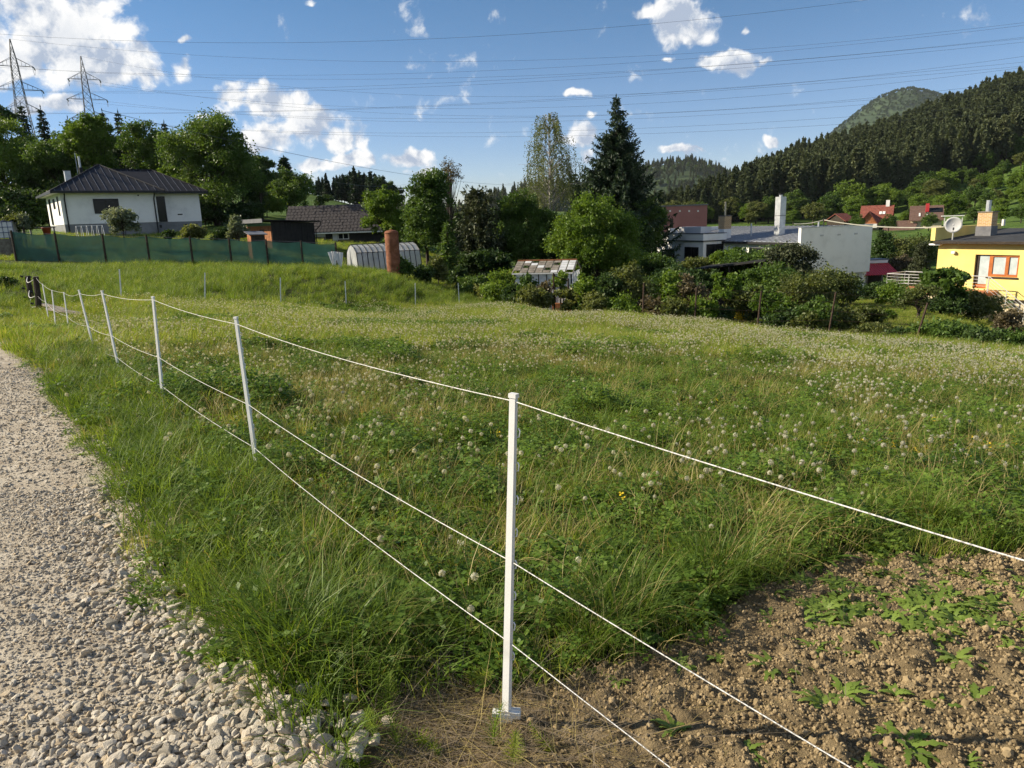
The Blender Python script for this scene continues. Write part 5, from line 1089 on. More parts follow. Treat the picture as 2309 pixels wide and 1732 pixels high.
for i, (px, w_, tp_, bt_, y, mt, lab) in enumerate(SH):
    if 1280 < px < 1960 and y < 41: mt = {'leaf_mid': ('leaf_olive', 'leaf_mid', 'leaf_fresh')[i % 3], 'leaf_dark': ('leaf_mid', 'leaf_dark')[i % 2]}.get(mt, mt)
    big = w_ * y / 1620; nc = int(min(170, max(26, big * 44))); sparse = mt == 'leaf_brown'
    w_ = w_ * (1.25 if 1100 < px < 1960 else 1.05)
    broad('shrub', lab, px, w_, tp_, y, mt, 200 + i, nc, 40 if sparse else 74, .066 + .0019 * y, 'upright' if (bt_ - tp_) > 1.3 * w_ else 'round', bt_, clr=max(.16, big * .16), limbs=26, group='garden shrubs', category='shrub', trunk_r=.035)
broad('forsythia', 'bright yellow flowering forsythia at the foot of the hedge', 1680, 32, 692, 29, 'flower_yellow', 300, 40, 60, .06, 'upright', 735, category='shrub', clr=.16)
broad('thuja', 'dark columnar thuja between red roof and terrace', 2078, 44, 545, 58, 'needle_pine', 301, 120, 120, .13, 'cone', 650, clr=.3)
broad('walnut_tree', 'small tree with large drooping leaves before the yellow wall', 2135, 96, 603, 37.5, 'leaf_mid', 302, 60, 60, .3, 'round', 672, limbs=30, trunk_r=.09)
broad('old_plum', 'gnarled little tree by the fence post on the lawn', 2085, 90, 640, 33, 'leaf_olive', 303, 60, 40, .1, 'round', 700, limbs=40, trunk_r=.08)
# ------------------------------------------------------------------ forest hillside and far hills
fk = [conifer_mesh(400 + k, (19, 21, 17, 20, 18)[k], (3.3, 3.7, 3.0, 3.4, 3.9)[k], 'needle_forest', whorls=(20, 22, 18, 17, 14)[k], per=9, twig=1.35, fine=False, zb=(.22, .15, .25, .4, .5)[k], droop=(.25, .3, .2, .1, .05)[k], tp=(.8, .85, .8, .55, .45)[k]) for k in range(5)]
def join_pair(name, pair):
    a_, b_ = pair; va = np.empty(len(a_.vertices) * 3); a_.vertices.foreach_get('co', va); vb = np.empty(len(b_.vertices) * 3); b_.vertices.foreach_get('co', vb)
    qa = np.empty(len(a_.loops), int); a_.loops.foreach_get('vertex_index', qa); fb_ = [tuple(v + len(va) // 3 for v in p.vertices) for p in b_.polygons]
    me = bpy.data.meshes.new(name); vs = np.concatenate([va, vb]).reshape(-1, 3)
    qa = qa.reshape(-1, 4); qb = [q for q in fb_ if len(q) == 4]
    return npmesh(name, vs, quads=np.concatenate([qa, np.array(qb)]), mat=[a_.materials[0].name, b_.materials[0].name], midx=np.concatenate([np.zeros(len(qa)), np.ones(len(qb))]))
fj = [join_pair('conifer', q) for q in fk]
r_ = np.random.default_rng(31); pts = []
while len(pts) < 4600:
    px = r_.uniform(1380, 2480); y = r_.uniform(205, 470); q = P(px, 560, y)
    if y < np.interp(px, [1380, 1600, 1850, 2000, 2150, 2309, 2480], [240, 222, 226, 232, 250, 248, 240]): continue
    if y > np.interp(px, [1380, 1500, 1600, 1700, 1800], [270, 300, 345, 420, 470]): continue
    if any(abs(q[0] - a_[0]) < 2.0 and abs(q[1] - a_[1]) < 2.0 for a_ in pts[-400:]): continue
    pts.append((q[0], q[1], px, y))
pts = np.array(pts); zz = gz(pts[:, 0], pts[:, 1]) - .4; order = np.argsort(pts[:, 3]); pts = pts[order]; zz = zz[order]
sc_ = r_.uniform(.42, 1.0, len(pts)) * np.interp(pts[:, 2], [1380, 1550, 1750], [.5, .66, 1]); ix = r_.integers(0, 5, len(pts)); rz_ = r_.uniform(0, 6.28, len(pts))
for i in range(300):
    o = link('forest_conifer', fj[ix[i]], None, label='brownish green conifer in front ranks of the hillside forest', category='tree', group='conifers of the hillside forest'); o.location = (pts[i, 0], pts[i, 1], zz[i]); o.rotation_euler = (0, 0, rz_[i]); o.scale = (sc_[i],) * 3
k = slice(300, None); n_ = len(pts) - 300
FOREST_ARGS = (np.c_[pts[k, :2], zz[k]], np.c_[np.zeros(n_), np.zeros(n_), rz_[k]], sc_[k], np.where(r_.random(n_) < .09, 5 + r_.integers(0, 2, n_), ix[k]), 'dense conifer forest covering the hillside on the right', 'forest')
fd = [decid_mesh(430 + k, 14, [(0, 0, 7.5, 4.2, 4.2, 6), (2, .5, 9, 2.6, 2.6, 3), (-2, .6, 6.5, 2.8, 2.8, 3.4), (.5, -1.5, 5, 3, 3, 3.5)], 130, 90, .5, ('leaf_fresh', 'leaf_mid', 'leaf_fresh', 'leaf_olive')[k], 1.05, .25, 8) for k in range(4)]
fdj = [join_pair('leafy_tree', fd[1]), join_pair('leafy_tree', fd[3])]
scatter('forest', fj + fdj, *FOREST_ARGS)
FT = [(1625, 236, 470, 0, 'round leafy tree left of the brick chimney'), (1660, 225, 440, 1, 'leafy tree right behind the brick chimney'), (1690, 212, 478, 3, 'round olive willow behind the grey roof'), (1730, 216, 440, 1, 'shaded leafy tree left of the metal chimney'), (1785, 205, 470, 0, 'light round tree right of the metal chimney'), (1830, 200, 452, 3, 'pale bushy willow before the forest edge'), (1870, 205, 430, 1, 'green tree behind the pale willow'), (1905, 215, 405, 0, 'bright tree reaching into the forest above the small barn'), (1925, 196, 440, 0, 'sunny tree left of the red roofed house'), (1965, 216, 420, 1, 'large green tree above the red roofed house'), (2005, 212, 425, 0, 'olive green tree right of the red roof chimney'), (2040, 214, 432, 1, 'dark leafy tree above the brown roofed house'), (2075, 222, 385, 1, 'big shaded broadleaf above the brown roofed house'), (2115, 224, 380, 0, 'tall bright broadleaf up the slope'), (2140, 212, 425, 3, 'thin young tree on the green slope'), (2185, 220, 400, 3, 'brownish young tree on the green slope'), (2230, 215, 395, 0, 'round bright tree on the slope above the yellow house'), (2275, 205, 385, 0, 'sunny tree near the right border above the roof'), (2315, 198, 355, 0, 'bright tree cut by the right border'), (1580, 245, 455, 1, 'leafy tree behind the pink building'), (1540, 250, 450, 3, 'leafy tree behind the left part of the pink building'), (1500, 255, 448, 1, 'leafy tree peeping left of the pink building'), (2295, 130, 470, 1, 'leafy tree behind the yellow house roof'), (2250, 138, 475, 2, 'round purple tinged tree behind the roof vent'), (2190, 150, 490, 1, 'bush between far house and yellow roof'), (2090, 140, 508, 1, 'bush below the far brown roof'), (2000, 146, 512, 1, 'bush below the far red roof'), (1930, 150, 512, 1, 'bush left below the far red roof')]
for i, (px, y, tp_, k, lab) in enumerate(FT):
    q = place(px, y); Hn = ztop(px, tp_, y) - q[2]; s_ = max(.25, Hn / 14)
    s2_ = min(s_ * 1.35, s_ + .45); plant('broadleaf_tree', lab, 'tree', fd[k], q, i * 1.7, (s2_, s2_, s_), 'leafy trees at the foot of the forest')
r_ = np.random.default_rng(37)
for i in range(34):
    px = 1470 + i * 26 + r_.uniform(-10, 10); y = r_.uniform(212, 246); q = place(px, y); tp_ = np.interp(px, [1470, 1700, 1900, 2100, 2309], [462, 455, 425, 400, 390]) + r_.uniform(-18, 26); s_ = min(1.5, max(.4, (ztop(px, tp_, y) - q[2]) / 14)); k = int(r_.integers(0, 4))
    plant('broadleaf_tree', '%s tree from the left in leafy forest fringe, %s' % (ORDS[i], ('sunny fresh green', 'mid green', 'bright green', 'olive green')[k]), 'tree', fd[k], q, i * 1.3, (s_ * 1.25, s_ * 1.25, s_), 'leafy fringe of the forest')
for i in range(15):
    px = 2040 + i * 19 + r_.uniform(-6, 6); y = r_.uniform(150, 200); q = place(px, y); s_ = r_.uniform(.22, .5); k = int(r_.integers(0, 4))
    plant('slope_tree', '%s small tree from the left scattered on the green slope' % ORDS[i], 'tree', fd[k], q, i * 1.9, (s_ * 1.2, s_ * 1.2, s_), 'small trees scattered on the green slope')
surface('far_slope', [(.3, (.018, .034, .014)), (.5, (.03, .052, .02)), (.7, (.045, .07, .026))], scale=.02, rough=.95, vec='Object')
def ridge(name, label, crest, y, depth, drop, spacing, protos, sc0, seed, kindlab):
    cx_ = np.linspace(crest[0][0], crest[-1][0], 70); cy_ = np.interp(cx_, [c[0] for c in crest], [c[1] for c in crest])
    v = []; nv = 25; r_ = np.random.default_rng(seed); tops = [P(a_, b_, y) for a_, b_ in zip(cx_, cy_)]
    lift = sc0
    for q in tops:
        for j in range(nv):
            u = j / (nv - 1) * 2 - 1; yy = q[1] + u * depth; f_ = math.cos(u * math.pi / 2) ** (1.2); x_ = q[0] * (1 + (yy - q[1]) / y * .6)
            v.append((x_, yy, q[2] - lift - drop * (1 - f_)))
    v = np.array(v); v[:, 2] += (fbm(v[:, 0] + 5000, v[:, 1], depth * .35, 3, seed) - .5) * drop * .12
    ii_ = np.arange(70 * nv).reshape(70, nv); qd = np.stack([ii_[:-1, :-1], ii_[1:, :-1], ii_[1:, 1:], ii_[:-1, 1:]], -1).reshape(-1, 4)
    link(name, npmesh(name, v, quads=qd, mat='far_slope', smooth=True), kind='structure', label=label)
    V = v.reshape(70, nv, 3); n_ = int((np.linalg.norm(V[0, 12] - V[-1, 12])) * depth * 1.3 / spacing ** 2)
    a_ = r_.uniform(0, 68.99, n_); b_ = r_.uniform(0, 15.0, n_); ai = a_.astype(int); bi = b_.astype(int); fa = (a_ - ai)[:, None]; fb_ = (b_ - bi)[:, None]
    pp = (V[ai, bi] * (1 - fa) + V[ai + 1, bi] * fa) * (1 - fb_) + (V[ai, bi + 1] * (1 - fa) + V[ai + 1, bi + 1] * fa) * fb_
    scatter(name + '_trees', protos, pp, np.c_[np.zeros(n_), np.zeros(n_), r_.uniform(0, 6.28, n_)], r_.uniform(.7, 1.15, n_) * sc0 / 18, r_.integers(0, len(protos), n_), kindlab, 'woods')
cro = [q[0] for q in fd]
ridge('near_hill', 'wooded ridge behind the birch', [(850, 520), (960, 470), (1050, 442), (1120, 424), (1180, 408), (1250, 398), (1330, 402), (1420, 425), (1500, 470)], 800, 200, 90, 9, fj[:3] + [fd[1][0]], 15, 51, 'conifer woods on the ridge behind the birch')
ridge('wooded_hill', 'distant wooded hill right of the tall spruce', [(1330, 440), (1400, 395), (1450, 372), (1500, 361), (1550, 357), (1600, 364), (1640, 382), (1720, 425)], 1400, 360, 170, 10, fj[:3] + [q for q in cro[1:2]], 13, 52, 'woods on the distant hill right of the spruce')
ridge('green_peak', 'far rounded green peak above the hillside forest', [(1740, 390), (1800, 345), (1856, 300), (1930, 243), (1988, 203), (2020, 192), (2049, 188), (2085, 194), (2117, 207), (2190, 245), (2290, 300)], 2600, 640, 480, 13, [pd[0][0], pd[2][0]], 16, 53, 'leafy woods covering the far rounded peak')
# ------------------------------------------------------------------ electric fence
m, t = newmat('rope_white')
c_ = ramp(t, noise(t, 160, 3, .6), [(.38, (.26, .255, .24)), (.5, (.60, .59, .56)), (.7, (.72, .71, .68))])
p = N(t, 'ShaderNodeBsdfPrincipled', inp={'Roughness': .7}); t.links.new(c_, p.inputs['Base Color']); o = t.nodes.new('ShaderNodeOutputMaterial'); t.links.new(p.outputs[0], o.inputs[0])
def frame_of(a_, b_):
    z = unit(np.array(b_) - np.array(a_)); x = unit(np.cross((0, 1, 0), z)); y = np.cross(z, x); return np.stack([x, y, z], 1)
def step_post(px1, py1, px0, py0, label, detail=1, rz=0, world=None, w=1.0, mat='white_plastic', h=None):
    if world is None:
        b_ = ground_at(px0, py0); t_ = P(px1, py1, b_[1])
    else: b_, t_ = np.array(world[0]), np.array(world[1])
    Hh = np.linalg.norm(t_ - b_); Rm = frame_of(b_, t_) @ rotz(rz)
    o = empty('fence_post', b_, label=label, category='fence post', group='white plastic fence posts')
    o.rotation_euler = Matrix(Rm.tolist()).to_euler()
    mb = MB(); n = 1
    # tapered U shaped bar: a flat face with two flanges
    for (x0, x1, y0, y1) in ((-.014, .014, -.011, -.006), (-.014, -.0095, -.0061, .011), (.0095, .014, -.0061, .011), (-.0035, .0035, -.0061, .006)):
        k0, k1 = 1.12 * w, .9 * w
        mb.add([(x * k, y * k, z) for z, k in ((-.02, k0), (Hh, k1)) for x, y in ((x0, y0), (x1, y0), (x1, y1), (x0, y1))], [(0, 3, 2, 1), (4, 5, 6, 7), (0, 1, 5, 4), (1, 2, 6, 5), (2, 3, 7, 6), (3, 0, 4, 7)])
    mb.obj('bar', mat, o)
    MB().box((0, 0, Hh + .004), (.032 * w, .026 * w, .012)).obj('end_cap', mat, o)
    if detail:
        for k in range(8):
            z = Hh * (.2 + .098 * k); q = MB(); q.tube([(.013 * w, .0, z), (.028 * w, 0, z + .004), (.031 * w, 0, z + .022), (.024 * w, 0, z + .03)], .0028 * w, 5); q.obj('wire_hook', mat, o)
        q = MB(); q.box((-.0, 0, .014), (.09, .028, .012)); q.box((.028, 0, .024), (.03, .03, .010)); q.box((0, 0, .01), (.04, .026, .04)); fo = q.obj('foot_step', mat, o); fo.rotation_euler = (0, 0, R(25))
        MB().tube([(0, 0, -.02), (0, 0, -.16)], [.007, .002], 6).obj('spike', 'galvanised', o)
    return b_, t_
FP = [(1158, 895, 1142, 1618, 'near white plastic fence post with its foot step in the soil'), (532, 718, 581, 1066, 'second white fence post, left of the near one'), (345, 671, 370, 922, 'third white fence post from the near one'), (230, 657, 269, 838, 'leaning fourth white fence post from the near one'), (178, 655, 212, 788, 'leaning fifth white fence post from the near one'), (144, 660, 156, 748, 'sixth white fence post along the track side wire'), (117, 655, 127, 746, 'seventh white fence post along the track side wire'), (96, 641, 111, 727, 'last white fence post before the dark wooden posts')]
PT = []
for i, (a_, b_, c_, d_, lab) in enumerate(FP): PT.append(step_post(a_, b_, c_, d_, lab, 1 if i < 4 else 0, R(-32) if i == 0 else R(-20), w=.76 + .03 * i))
# next post to the right, out of the picture, that carries the wires on
b0_, t0_ = PT[0]; dr_ = unit((PZ(2309, 1230, t0_[2] - .04) - t0_)[:2]); nb = b0_[:2] + dr_ * 3.0
step_post(0, 0, 0, 0, 'white fence post beyond the right border', 1, 0, ((nb[0], nb[1], gz1(*nb)), (nb[0], nb[1], gz1(*nb) + 1.05)))
def wood_post(px1, py1, px0, py0, label):
    b_ = ground_at(px0, py0); t_ = P(px1, py1, b_[1]); Hh = np.linalg.norm(t_ - b_); o = empty('wooden_post', b_, label=label, category='post', group='dark wooden posts')
    o.rotation_euler = Matrix(frame_of(b_, t_).tolist()).to_euler()
    MB().tube([(0, 0, -.2), (.01, 0, Hh * .4), (-.01, .01, Hh * .8), (0, 0, Hh)], [.10, .095, .09, .085], 9).obj('stake', 'dark_wood', o)
    for k in (.98, .55, .22): MB().tube([(-.14, -.04, Hh * k), (-.22, -.06, Hh * k + .03)], .035, 6).obj('insulator', 'dark_trim', o)
    return b_, t_
W2 = wood_post(81, 624, 88, 703, 'right one of the two dark wooden posts by the track'); W1 = wood_post(62, 623, 72, 684, 'left one of the two dark wooden posts by the track')
frac = {'upper': [.012, .035, .02, .03, .05, .0, .0, .0, .03], 'middle': [.484, .545, .53, .545, .6, .6, .5, .46, .55], 'lower': [.743, .83, .79, .81, .94, .94, .93, .93, .85]}
plane_n = np.array([-dr_[1], dr_[0], 0]); ends = {'upper': (2309, 1230), 'middle': (1960, 1732), 'lower': (1530, 1732)}
for nm, fr_ in frac.items():
    run = [t_ + (b_ - t_) * f_ for (b_, t_), f_ in zip(PT + [W2], fr_)]
    d = ray(*ends[nm]); hit = CAMP + d * (plane_n @ (t0_ - CAMP) / (plane_n @ d)); s0 = run[0]; L1 = np.linalg.norm((hit - s0)[:2]); L2_ = 3.0
    nxt = s0 + (hit - s0) * (L2_ / max(L1, .3)); run = [nxt] + run
    pts = []
    for a_, b_ in zip(run[:-1], run[1:]):
        ln_ = np.linalg.norm(b_ - a_); n_ = max(3, int(ln_ / .3))
        for k in range(n_): u = k / n_; pts.append(a_ * (1 - u) + b_ * u - np.array((0, 0, min(.06, .005 * ln_ ** 1.5))) * 4 * u * (1 - u))
    pts.append(run[-1])
    rad = [.0016 + .00006 * max(0, q[1] - 2) for q in pts]
    MB().tube(pts, rad, 6).obj('fence_rope', 'rope_white', None, smooth=True, label='%s white rope strung along the white fence posts' % nm, category='rope', group='fence ropes')
for k, nm in ((.02, 'upper'), (.5, 'middle'), (.8, 'lower')):
    a_ = W1[1] + (W1[0] - W1[1]) * k; b_ = W2[1] + (W2[0] - W2[1]) * k
    pts = [a_ * (1 - u) + b_ * u - np.array((.1, .1, .18)) * 4 * u * (1 - u) for u in np.linspace(0, 1, 10)]
    MB().tube(pts, .012, 5).obj('rope_loop', 'rope_white', None, label='%s slack rope loop between the dark wooden posts' % nm, category='rope', group='gate ropes')
for i, (a_, b_, c_, d_, lab) in enumerate(((269, 608, 274, 678, 'thin white stake at far left of the far row'), (462, 616, 462, 684, 'second thin white stake of the far row'), (632, 627, 633, 690, 'third thin white stake, before the dark mound side'), (778, 635, 781, 691, 'fourth thin white stake, slightly tilted'), (936, 639, 937, 692, 'fifth thin white stake of the far row'), (1033, 639, 1036, 690, 'last thin white stake of the far row, near the shrubs'))):
    b2_ = ground_at(c_, d_); t2_ = P(a_, b_, b2_[1]); step_post(0, 0, 0, 0, lab, 0, 0, (b2_, t2_), w=1.25)
for (p0, p1, lab) in (((96, 699), (150, 712), 'grey weathered plank lying near the dark wooden posts'), ((112, 714), (193, 719), 'second grey plank lying across the grass near the planks')):
    a_ = ground_at(*p0); b_ = ground_at(*p1); mid = (a_ + b_) / 2; d = b_ - a_; o = empty('plank', mid, math.atan2(d[1], d[0]), label=lab, category='plank', group='planks in the grass')
    MB().box((0, 0, .2), (np.linalg.norm(d), .16, .06)).obj('board', 'weathered_wood', o); MB().box((.3, 0, .1), (.1, .1, .2)).obj('support_block', 'weathered_wood', o)
# garden fence posts along the hedge, with gate
GPX = [(1144, 637, 1146, 690, 36), (1452, 638, 1449, 722, 27.5), (1571, 649, 1568, 735, 26.8), (1717, 656, 1712, 750, 25.5), (1885, 659, 1878, 768, 24), (2092, 683, 2082, 795, 22.5)]
lastq = None
gf = empty('garden_fence', place(1452, 27.5), label='rusty garden fence posts with wires in front of the hedge', category='fence'); og = np.array(gf.location); tops_ = []
for (a_, b_, c_, d_, y) in GPX[1:]:
    g_ = place(c_, y); tp_ = P(a_, b_, y); MB().tube([g_ - og - (0, 0, .2), tp_ - og], .032, 7).obj('post', 'old_iron', gf); tops_.append((g_ - og, tp_ - og))
for k in (.2, .4, .6, .8, .98):
    for a_, b_ in zip(tops_[:-1], tops_[1:]): MB().tube([a_[0] * (1 - k) + a_[1] * k, b_[0] * (1 - k) + b_[1] * k], .005, 3, cap=False).obj('wire', 'old_iron', gf)
g_ = place(1146, 36); tp_ = P(1144, 637, 36); o = empty('wooden_post', g_, label='lone dark wooden post left of the old greenhouse', category='post'); MB().tube([(0, 0, -.2), (0, 0, 1.2), tp_ - g_], [.08, .075, .07], 8).obj('stake', 'dark_wood', o); MB().lathe([(.075, tp_[2] - g_[2]), (.05, tp_[2] - g_[2] + .03)], 8).obj('top', 'weathered_wood', o)
ga = empty('garden_gate', place(1264, 30.5), label='dark braced gate frame in front of the old greenhouse', category='gate'); og = np.array(ga.location)
ga1, ga2 = P(1248, 616, 30.5), P(1281, 628, 30.5); gb1, gb2 = place(1248, 30.5), place(1281, 30.5)
for a_, b_ in ((gb1, ga1), (gb2, ga2)): MB().tube([a_ - og - (0, 0, .2), b_ - og], .035, 6).obj('post', 'old_iron', ga)
for s_, a_, b_ in ((-1, gb1, ga1), (1, gb2, ga2)): MB().tube([a_ - og + (s_ * .55, -.2, .3), (b_ - og) * .75 + (a_ - og) * .25], .025, 5).obj('brace', 'old_iron', ga)
for k in (.25, .62, .95): MB().tube([(gb1 * (1 - k) + ga1 * k) - og, (gb2 * (1 - k) + ga2 * k) - og], .02, 5).obj('crossbar', 'old_iron', ga)
MB().box((.25, -.1, .3), (.03, .02, 1.0)).obj('leaning_board', 'dark_wood', ga)
bq = place(1733, 28.5); be = empty('garden_rack', bq, R(-8), label='small white rack of two rails beside the forsythia', category='rack')
zz0 = ztop(1733, 717, 28.5) - bq[2]; zz1 = ztop(1733, 726, 28.5) - bq[2]
for z in (zz0, zz1): MB().box((0, 0, z), (.62, .05, .035)).obj('rail', 'white_wood', be)
for x in (-.3, .3): MB().box((x, .03, zz0 / 2), (.04, .03, zz0 + .04)).obj('leg', 'white_wood', be)
q = place(1287, 29.5); st = empty('pale_stone', q, .4, label='pale stone lying at the foot of the garden gate', category='stone'); MB().lathe([(.1, 0), (.14, .12), (.11, .26), (.04, .33)], 7).obj('stone_body', 'cream_stone', st)
# things behind the net fence
q = P(12, 520, 47); g_ = gz1(q[0], q[1]); tk = empty('water_tank', (q[0], q[1], g_), R(20), label='pale water tank in a blue cage at the left end of the net fence', category='tank'); th_ = ztop(12, 500, 47) - g_
MB().b2((-.55, -.5, th_ - 1.0), (.55, .5, th_)).obj('tank_body', 'pale_grey_render', tk); MB().lathe([(.16, th_), (.16, th_ + .06), (.05, th_ + .1)], 12).obj('lid', 'dark_trim', tk)
for k in range(5): x = -.56 + k * .28; MB().tube([(x, -.52, th_ - 1.05), (x, -.52, th_ + .02), (x, .52, th_ + .02)], .018, 5).obj('cage_bar', 'blue_steel', tk)
for k in range(4): MB().tube([(-.58, -.53, th_ - 1.0 + k * .33), (.58, -.53, th_ - 1.0 + k * .33)], .016, 5).obj('cage_rail', 'blue_steel', tk)
MB().b2((-.6, -.55, -.2), (.6, .55, th_ - 1.05)).obj('pallet_base', 'weathered_wood', tk)
q = place(30, 47.5); fb_ = empty('flower_bush', q, 0, label='white flowering plant right of the caged water tank', category='flowers'); zf = ztop(36, 508, 47.5) - q[2]; r_ = np.random.default_rng(3)
cc = r_.normal(0, 1, (160, 3)) * (.3, .2, .13) + (.2, 0, zf); v, qd = leaf_quads(cc, .1, r_); link('blossoms', npmesh('blossoms', v, quads=qd, mat='flower_white'), fb_); cc = r_.normal(0, 1, (260, 3)) * (.34, .22, .25) + (.2, 0, zf - .35); v, qd = leaf_quads(cc, .12, r_); link('leaves', npmesh('leaves', v, quads=qd, mat='leaf_mid'), fb_); MB().tube([(.2, 0, -.1), (.2, 0, zf)], .02, 5).obj('stem', 'bark', fb_)
q = place(67, 49); tr_ = empty('trellis', q, R(10), label='leaning pale trellis frame left of the bungalow', category='trellis'); zf = ztop(61, 477, 49) - q[2]
for x0, x1 in ((-.2, -.3), (.28, .1)): MB().tube([(x0, 0, -.2), (x1, .1, zf)], .025, 5).obj('upright', 'white_wood', tr_)
for k in range(5): MB().tube([(-.22 - .02 * k, .02 * k, zf * (.3 + .15 * k)), (.22 - .04 * k, .02 * k, zf * (.3 + .15 * k))], .014, 4).obj('crossbar', 'white_wood', tr_)
q = place(103, 52); tb = empty('garden_table', q, R(30), label='wooden garden table by the bungalow side wall', category='table'); zf = ztop(103, 512, 52) - q[2]
MB().b2((-.8, -.4, zf - .06), (.8, .4, zf)).obj('tabletop', 'weathered_wood', tb)
for x in (-.7, .7):
    for y in (-.3, .3): MB().b2((x - .04, y - .04, -.1), (x + .04, y + .04, zf - .061)).obj('leg', 'weathered_wood', tb)
q = place(112, 50); rp_ = empty('red_tub', q, 0, label='red plastic tub standing by the garden table', category='tub'); zf = ztop(112, 514, 50) - q[2]
MB().lathe([(.2, zf - .5), (.27, zf), (.3, zf), (.3, zf + .03), (.25, zf + .03), (.2, zf - .4)], 14).obj('tub_body', 'red_plastic', rp_, smooth=True); MB().lathe([(.2, -.2), (.2, zf - .5)], 10).obj('stand', 'weathered_wood', rp_)
q = place(203, 48); hp = empty('hoop_row', q, R(38), label='row of thin white plant hoops before the bungalow plinth', category='hoops'); zf = ztop(203, 509, 48) - q[2]
for k in range(6): MB().tube([(k * .3 - .6 + .0, -.5 * math.cos(a), zf * math.sin(a)) for a in np.linspace(0, math.pi, 14)], .014, 4).obj('hoop', 'white_plastic', hp)
MB().tube([(-.6, 0, zf), (.9, 0, zf)], .012, 4).obj('ridge_rod', 'white_plastic', hp)
# ------------------------------------------------------------------ meadow, soil plants, gravel
leafmat('grass_green', [(.078, .13, .013), (.132, .205, .02), (.195, .28, .03), (.26, .33, .046), (.33, .355, .085)], .5, patch=.7, obj_var=.8)
leafmat('grass_lush', [(.06, .105, .014), (.105, .17, .022), (.155, .235, .032), (.21, .285, .05)], .46, patch=.8, obj_var=.6)
leafmat('clover_green', [(.055, .105, .015), (.095, .17, .022), (.14, .225, .032), (.19, .27, .046)], .45, patch=.8, obj_var=.6)
leafmat('straw', [(.24, .185, .065), (.36, .285, .11), (.47, .39, .17), (.55, .48, .26)], .35, patch=2.0)
leafmat('straw_pale', [(.13, .098, .062), (.21, .165, .11), (.31, .26, .19)], .25, patch=3.0)
leafmat('dandelion_leaf', [(.07, .13, .016), (.11, .19, .025), (.16, .245, .036), (.21, .29, .055)], .45, patch=1.2)
leafmat('seedling_green', [(.13, .20, .035), (.19, .27, .05), (.25, .33, .07)], .42, patch=2)
leafmat('seed_fluff', [(.42, .41, .36), (.58, .57, .52), (.72, .71, .66)], .5, rough=.9)
leafmat('stem_green', [(.20, .185, .06), (.27, .235, .085), (.32, .27, .12)], .2)

def blades(r_, n, Rr, h0, h1, w, bend, seg=4, upright=.5):
    a = r_.uniform(0, 6.283, n); rad = Rr * np.sqrt(r_.random(n)); b = np.stack([np.cos(a) * rad, np.sin(a) * rad, np.full(n, -.01)], 1)
    da = a + r_.normal(0, 1.1, n); d = np.stack([np.cos(da), np.sin(da), 0 * da], 1); h = r_.uniform(h0, h1, n); bd = bend * r_.uniform(.3, 1.3, n); ln_ = r_.uniform(.05, .5, n) * upright
    tw = da + math.pi / 2 + r_.normal(0, .5, n); s = np.stack([np.cos(tw), np.sin(tw), 0 * tw], 1); ww = w * r_.uniform(.7, 1.3, n)
    V = []
    for k in range(seg + 1):
        t_ = k / seg; c = b + d * (h * (ln_ * t_ + bd * t_ ** 2.2))[:, None] + np.stack([0 * h, 0 * h, h * (t_ - .45 * bd * t_ ** 2.6)], 1)
        k_ = (1 - t_ ** 1.6) * .96 + .04; V += [c - s * (ww * k_ * .5)[:, None], c + s * (ww * k_ * .5)[:, None]]
    V = np.stack(V, 1); m_ = 2 * (seg + 1); v = V.reshape(-1, 3); base = (np.arange(n) * m_)[:, None]
    q = np.concatenate([base + np.array([2 * k, 2 * k + 1, 2 * k + 3, 2 * k + 2]) for k in range(seg)])
    return v, q
def merge(*vq):
    V = []; Q = []; n = 0; MI = []
    for i, (v, q) in enumerate(vq): V.append(v); Q.append(q + n); n += len(v); MI.append(np.full(len(q), i))
    return np.concatenate(V), np.concatenate(Q), np.concatenate(MI)
def leaflets(r_, n, Rr, h, size):
    a = r_.uniform(0, 6.283, n); rad = Rr * np.sqrt(r_.random(n)); z = h * (1 - .5 * (rad / Rr) ** 2) * r_.uniform(.25, 1, n); c = np.stack([np.cos(a) * rad, np.sin(a) * rad, z], 1)
    c = np.repeat(c, 3, 0); k = np.tile(np.arange(3) * 2.094, n) + np.repeat(r_.uniform(0, 6.28, n), 3); d = np.stack([np.cos(k), np.sin(k), r_.normal(.05, .3, 3 * n)], 1); d = unit(d)
    s = unit(np.cross(d, np.stack([r_.normal(0, .35, 3 * n), r_.normal(0, .35, 3 * n), np.ones(3 * n)], 1))); l = size * np.repeat(r_.uniform(.7, 1.3, n), 3)[:, None]
    v = np.stack([c, c + d * l * .6 + s * l * .38, c + d * l * 1.05, c + d * l * .6 - s * l * .38], 1).reshape(-1, 3)
    return v, np.arange(3 * n * 4).reshape(-1, 4)
def rosette(r_, n, L0, w):
    V = []; Q = []; m_ = 0
    for i in range(n):
        a = r_.uniform(0, 6.283); d = np.array([math.cos(a), math.sin(a), 0]); s = np.array([-d[1], d[0], 0]); L_ = L0 * r_.uniform(.6, 1.15); up = r_.uniform(.3, .9); ns = 8; vs = []
        for k in range(ns + 1):
            t_ = k / ns; c = d * L_ * t_ + np.array([0, 0, L_ * (up * t_ - .55 * t_ ** 2)]); ww = w * math.sin(math.pi * min(1, .12 + t_ * .88)) ** .7 * (1.25 if k % 2 else .62) * r_.uniform(.8, 1.2); vs += [c - s * ww / 2, c + s * ww / 2]
        V += vs; Q += [(m_ + 2 * k, m_ + 2 * k + 1, m_ + 2 * k + 3, m_ + 2 * k + 2) for k in range(ns)]; m_ += len(vs)
    return np.array(V), np.array(Q)
def stalks(r_, n, Rr, h0, h1, w, arch):
    return blades(r_, n, Rr, h0, h1, w, arch, 6, .5)
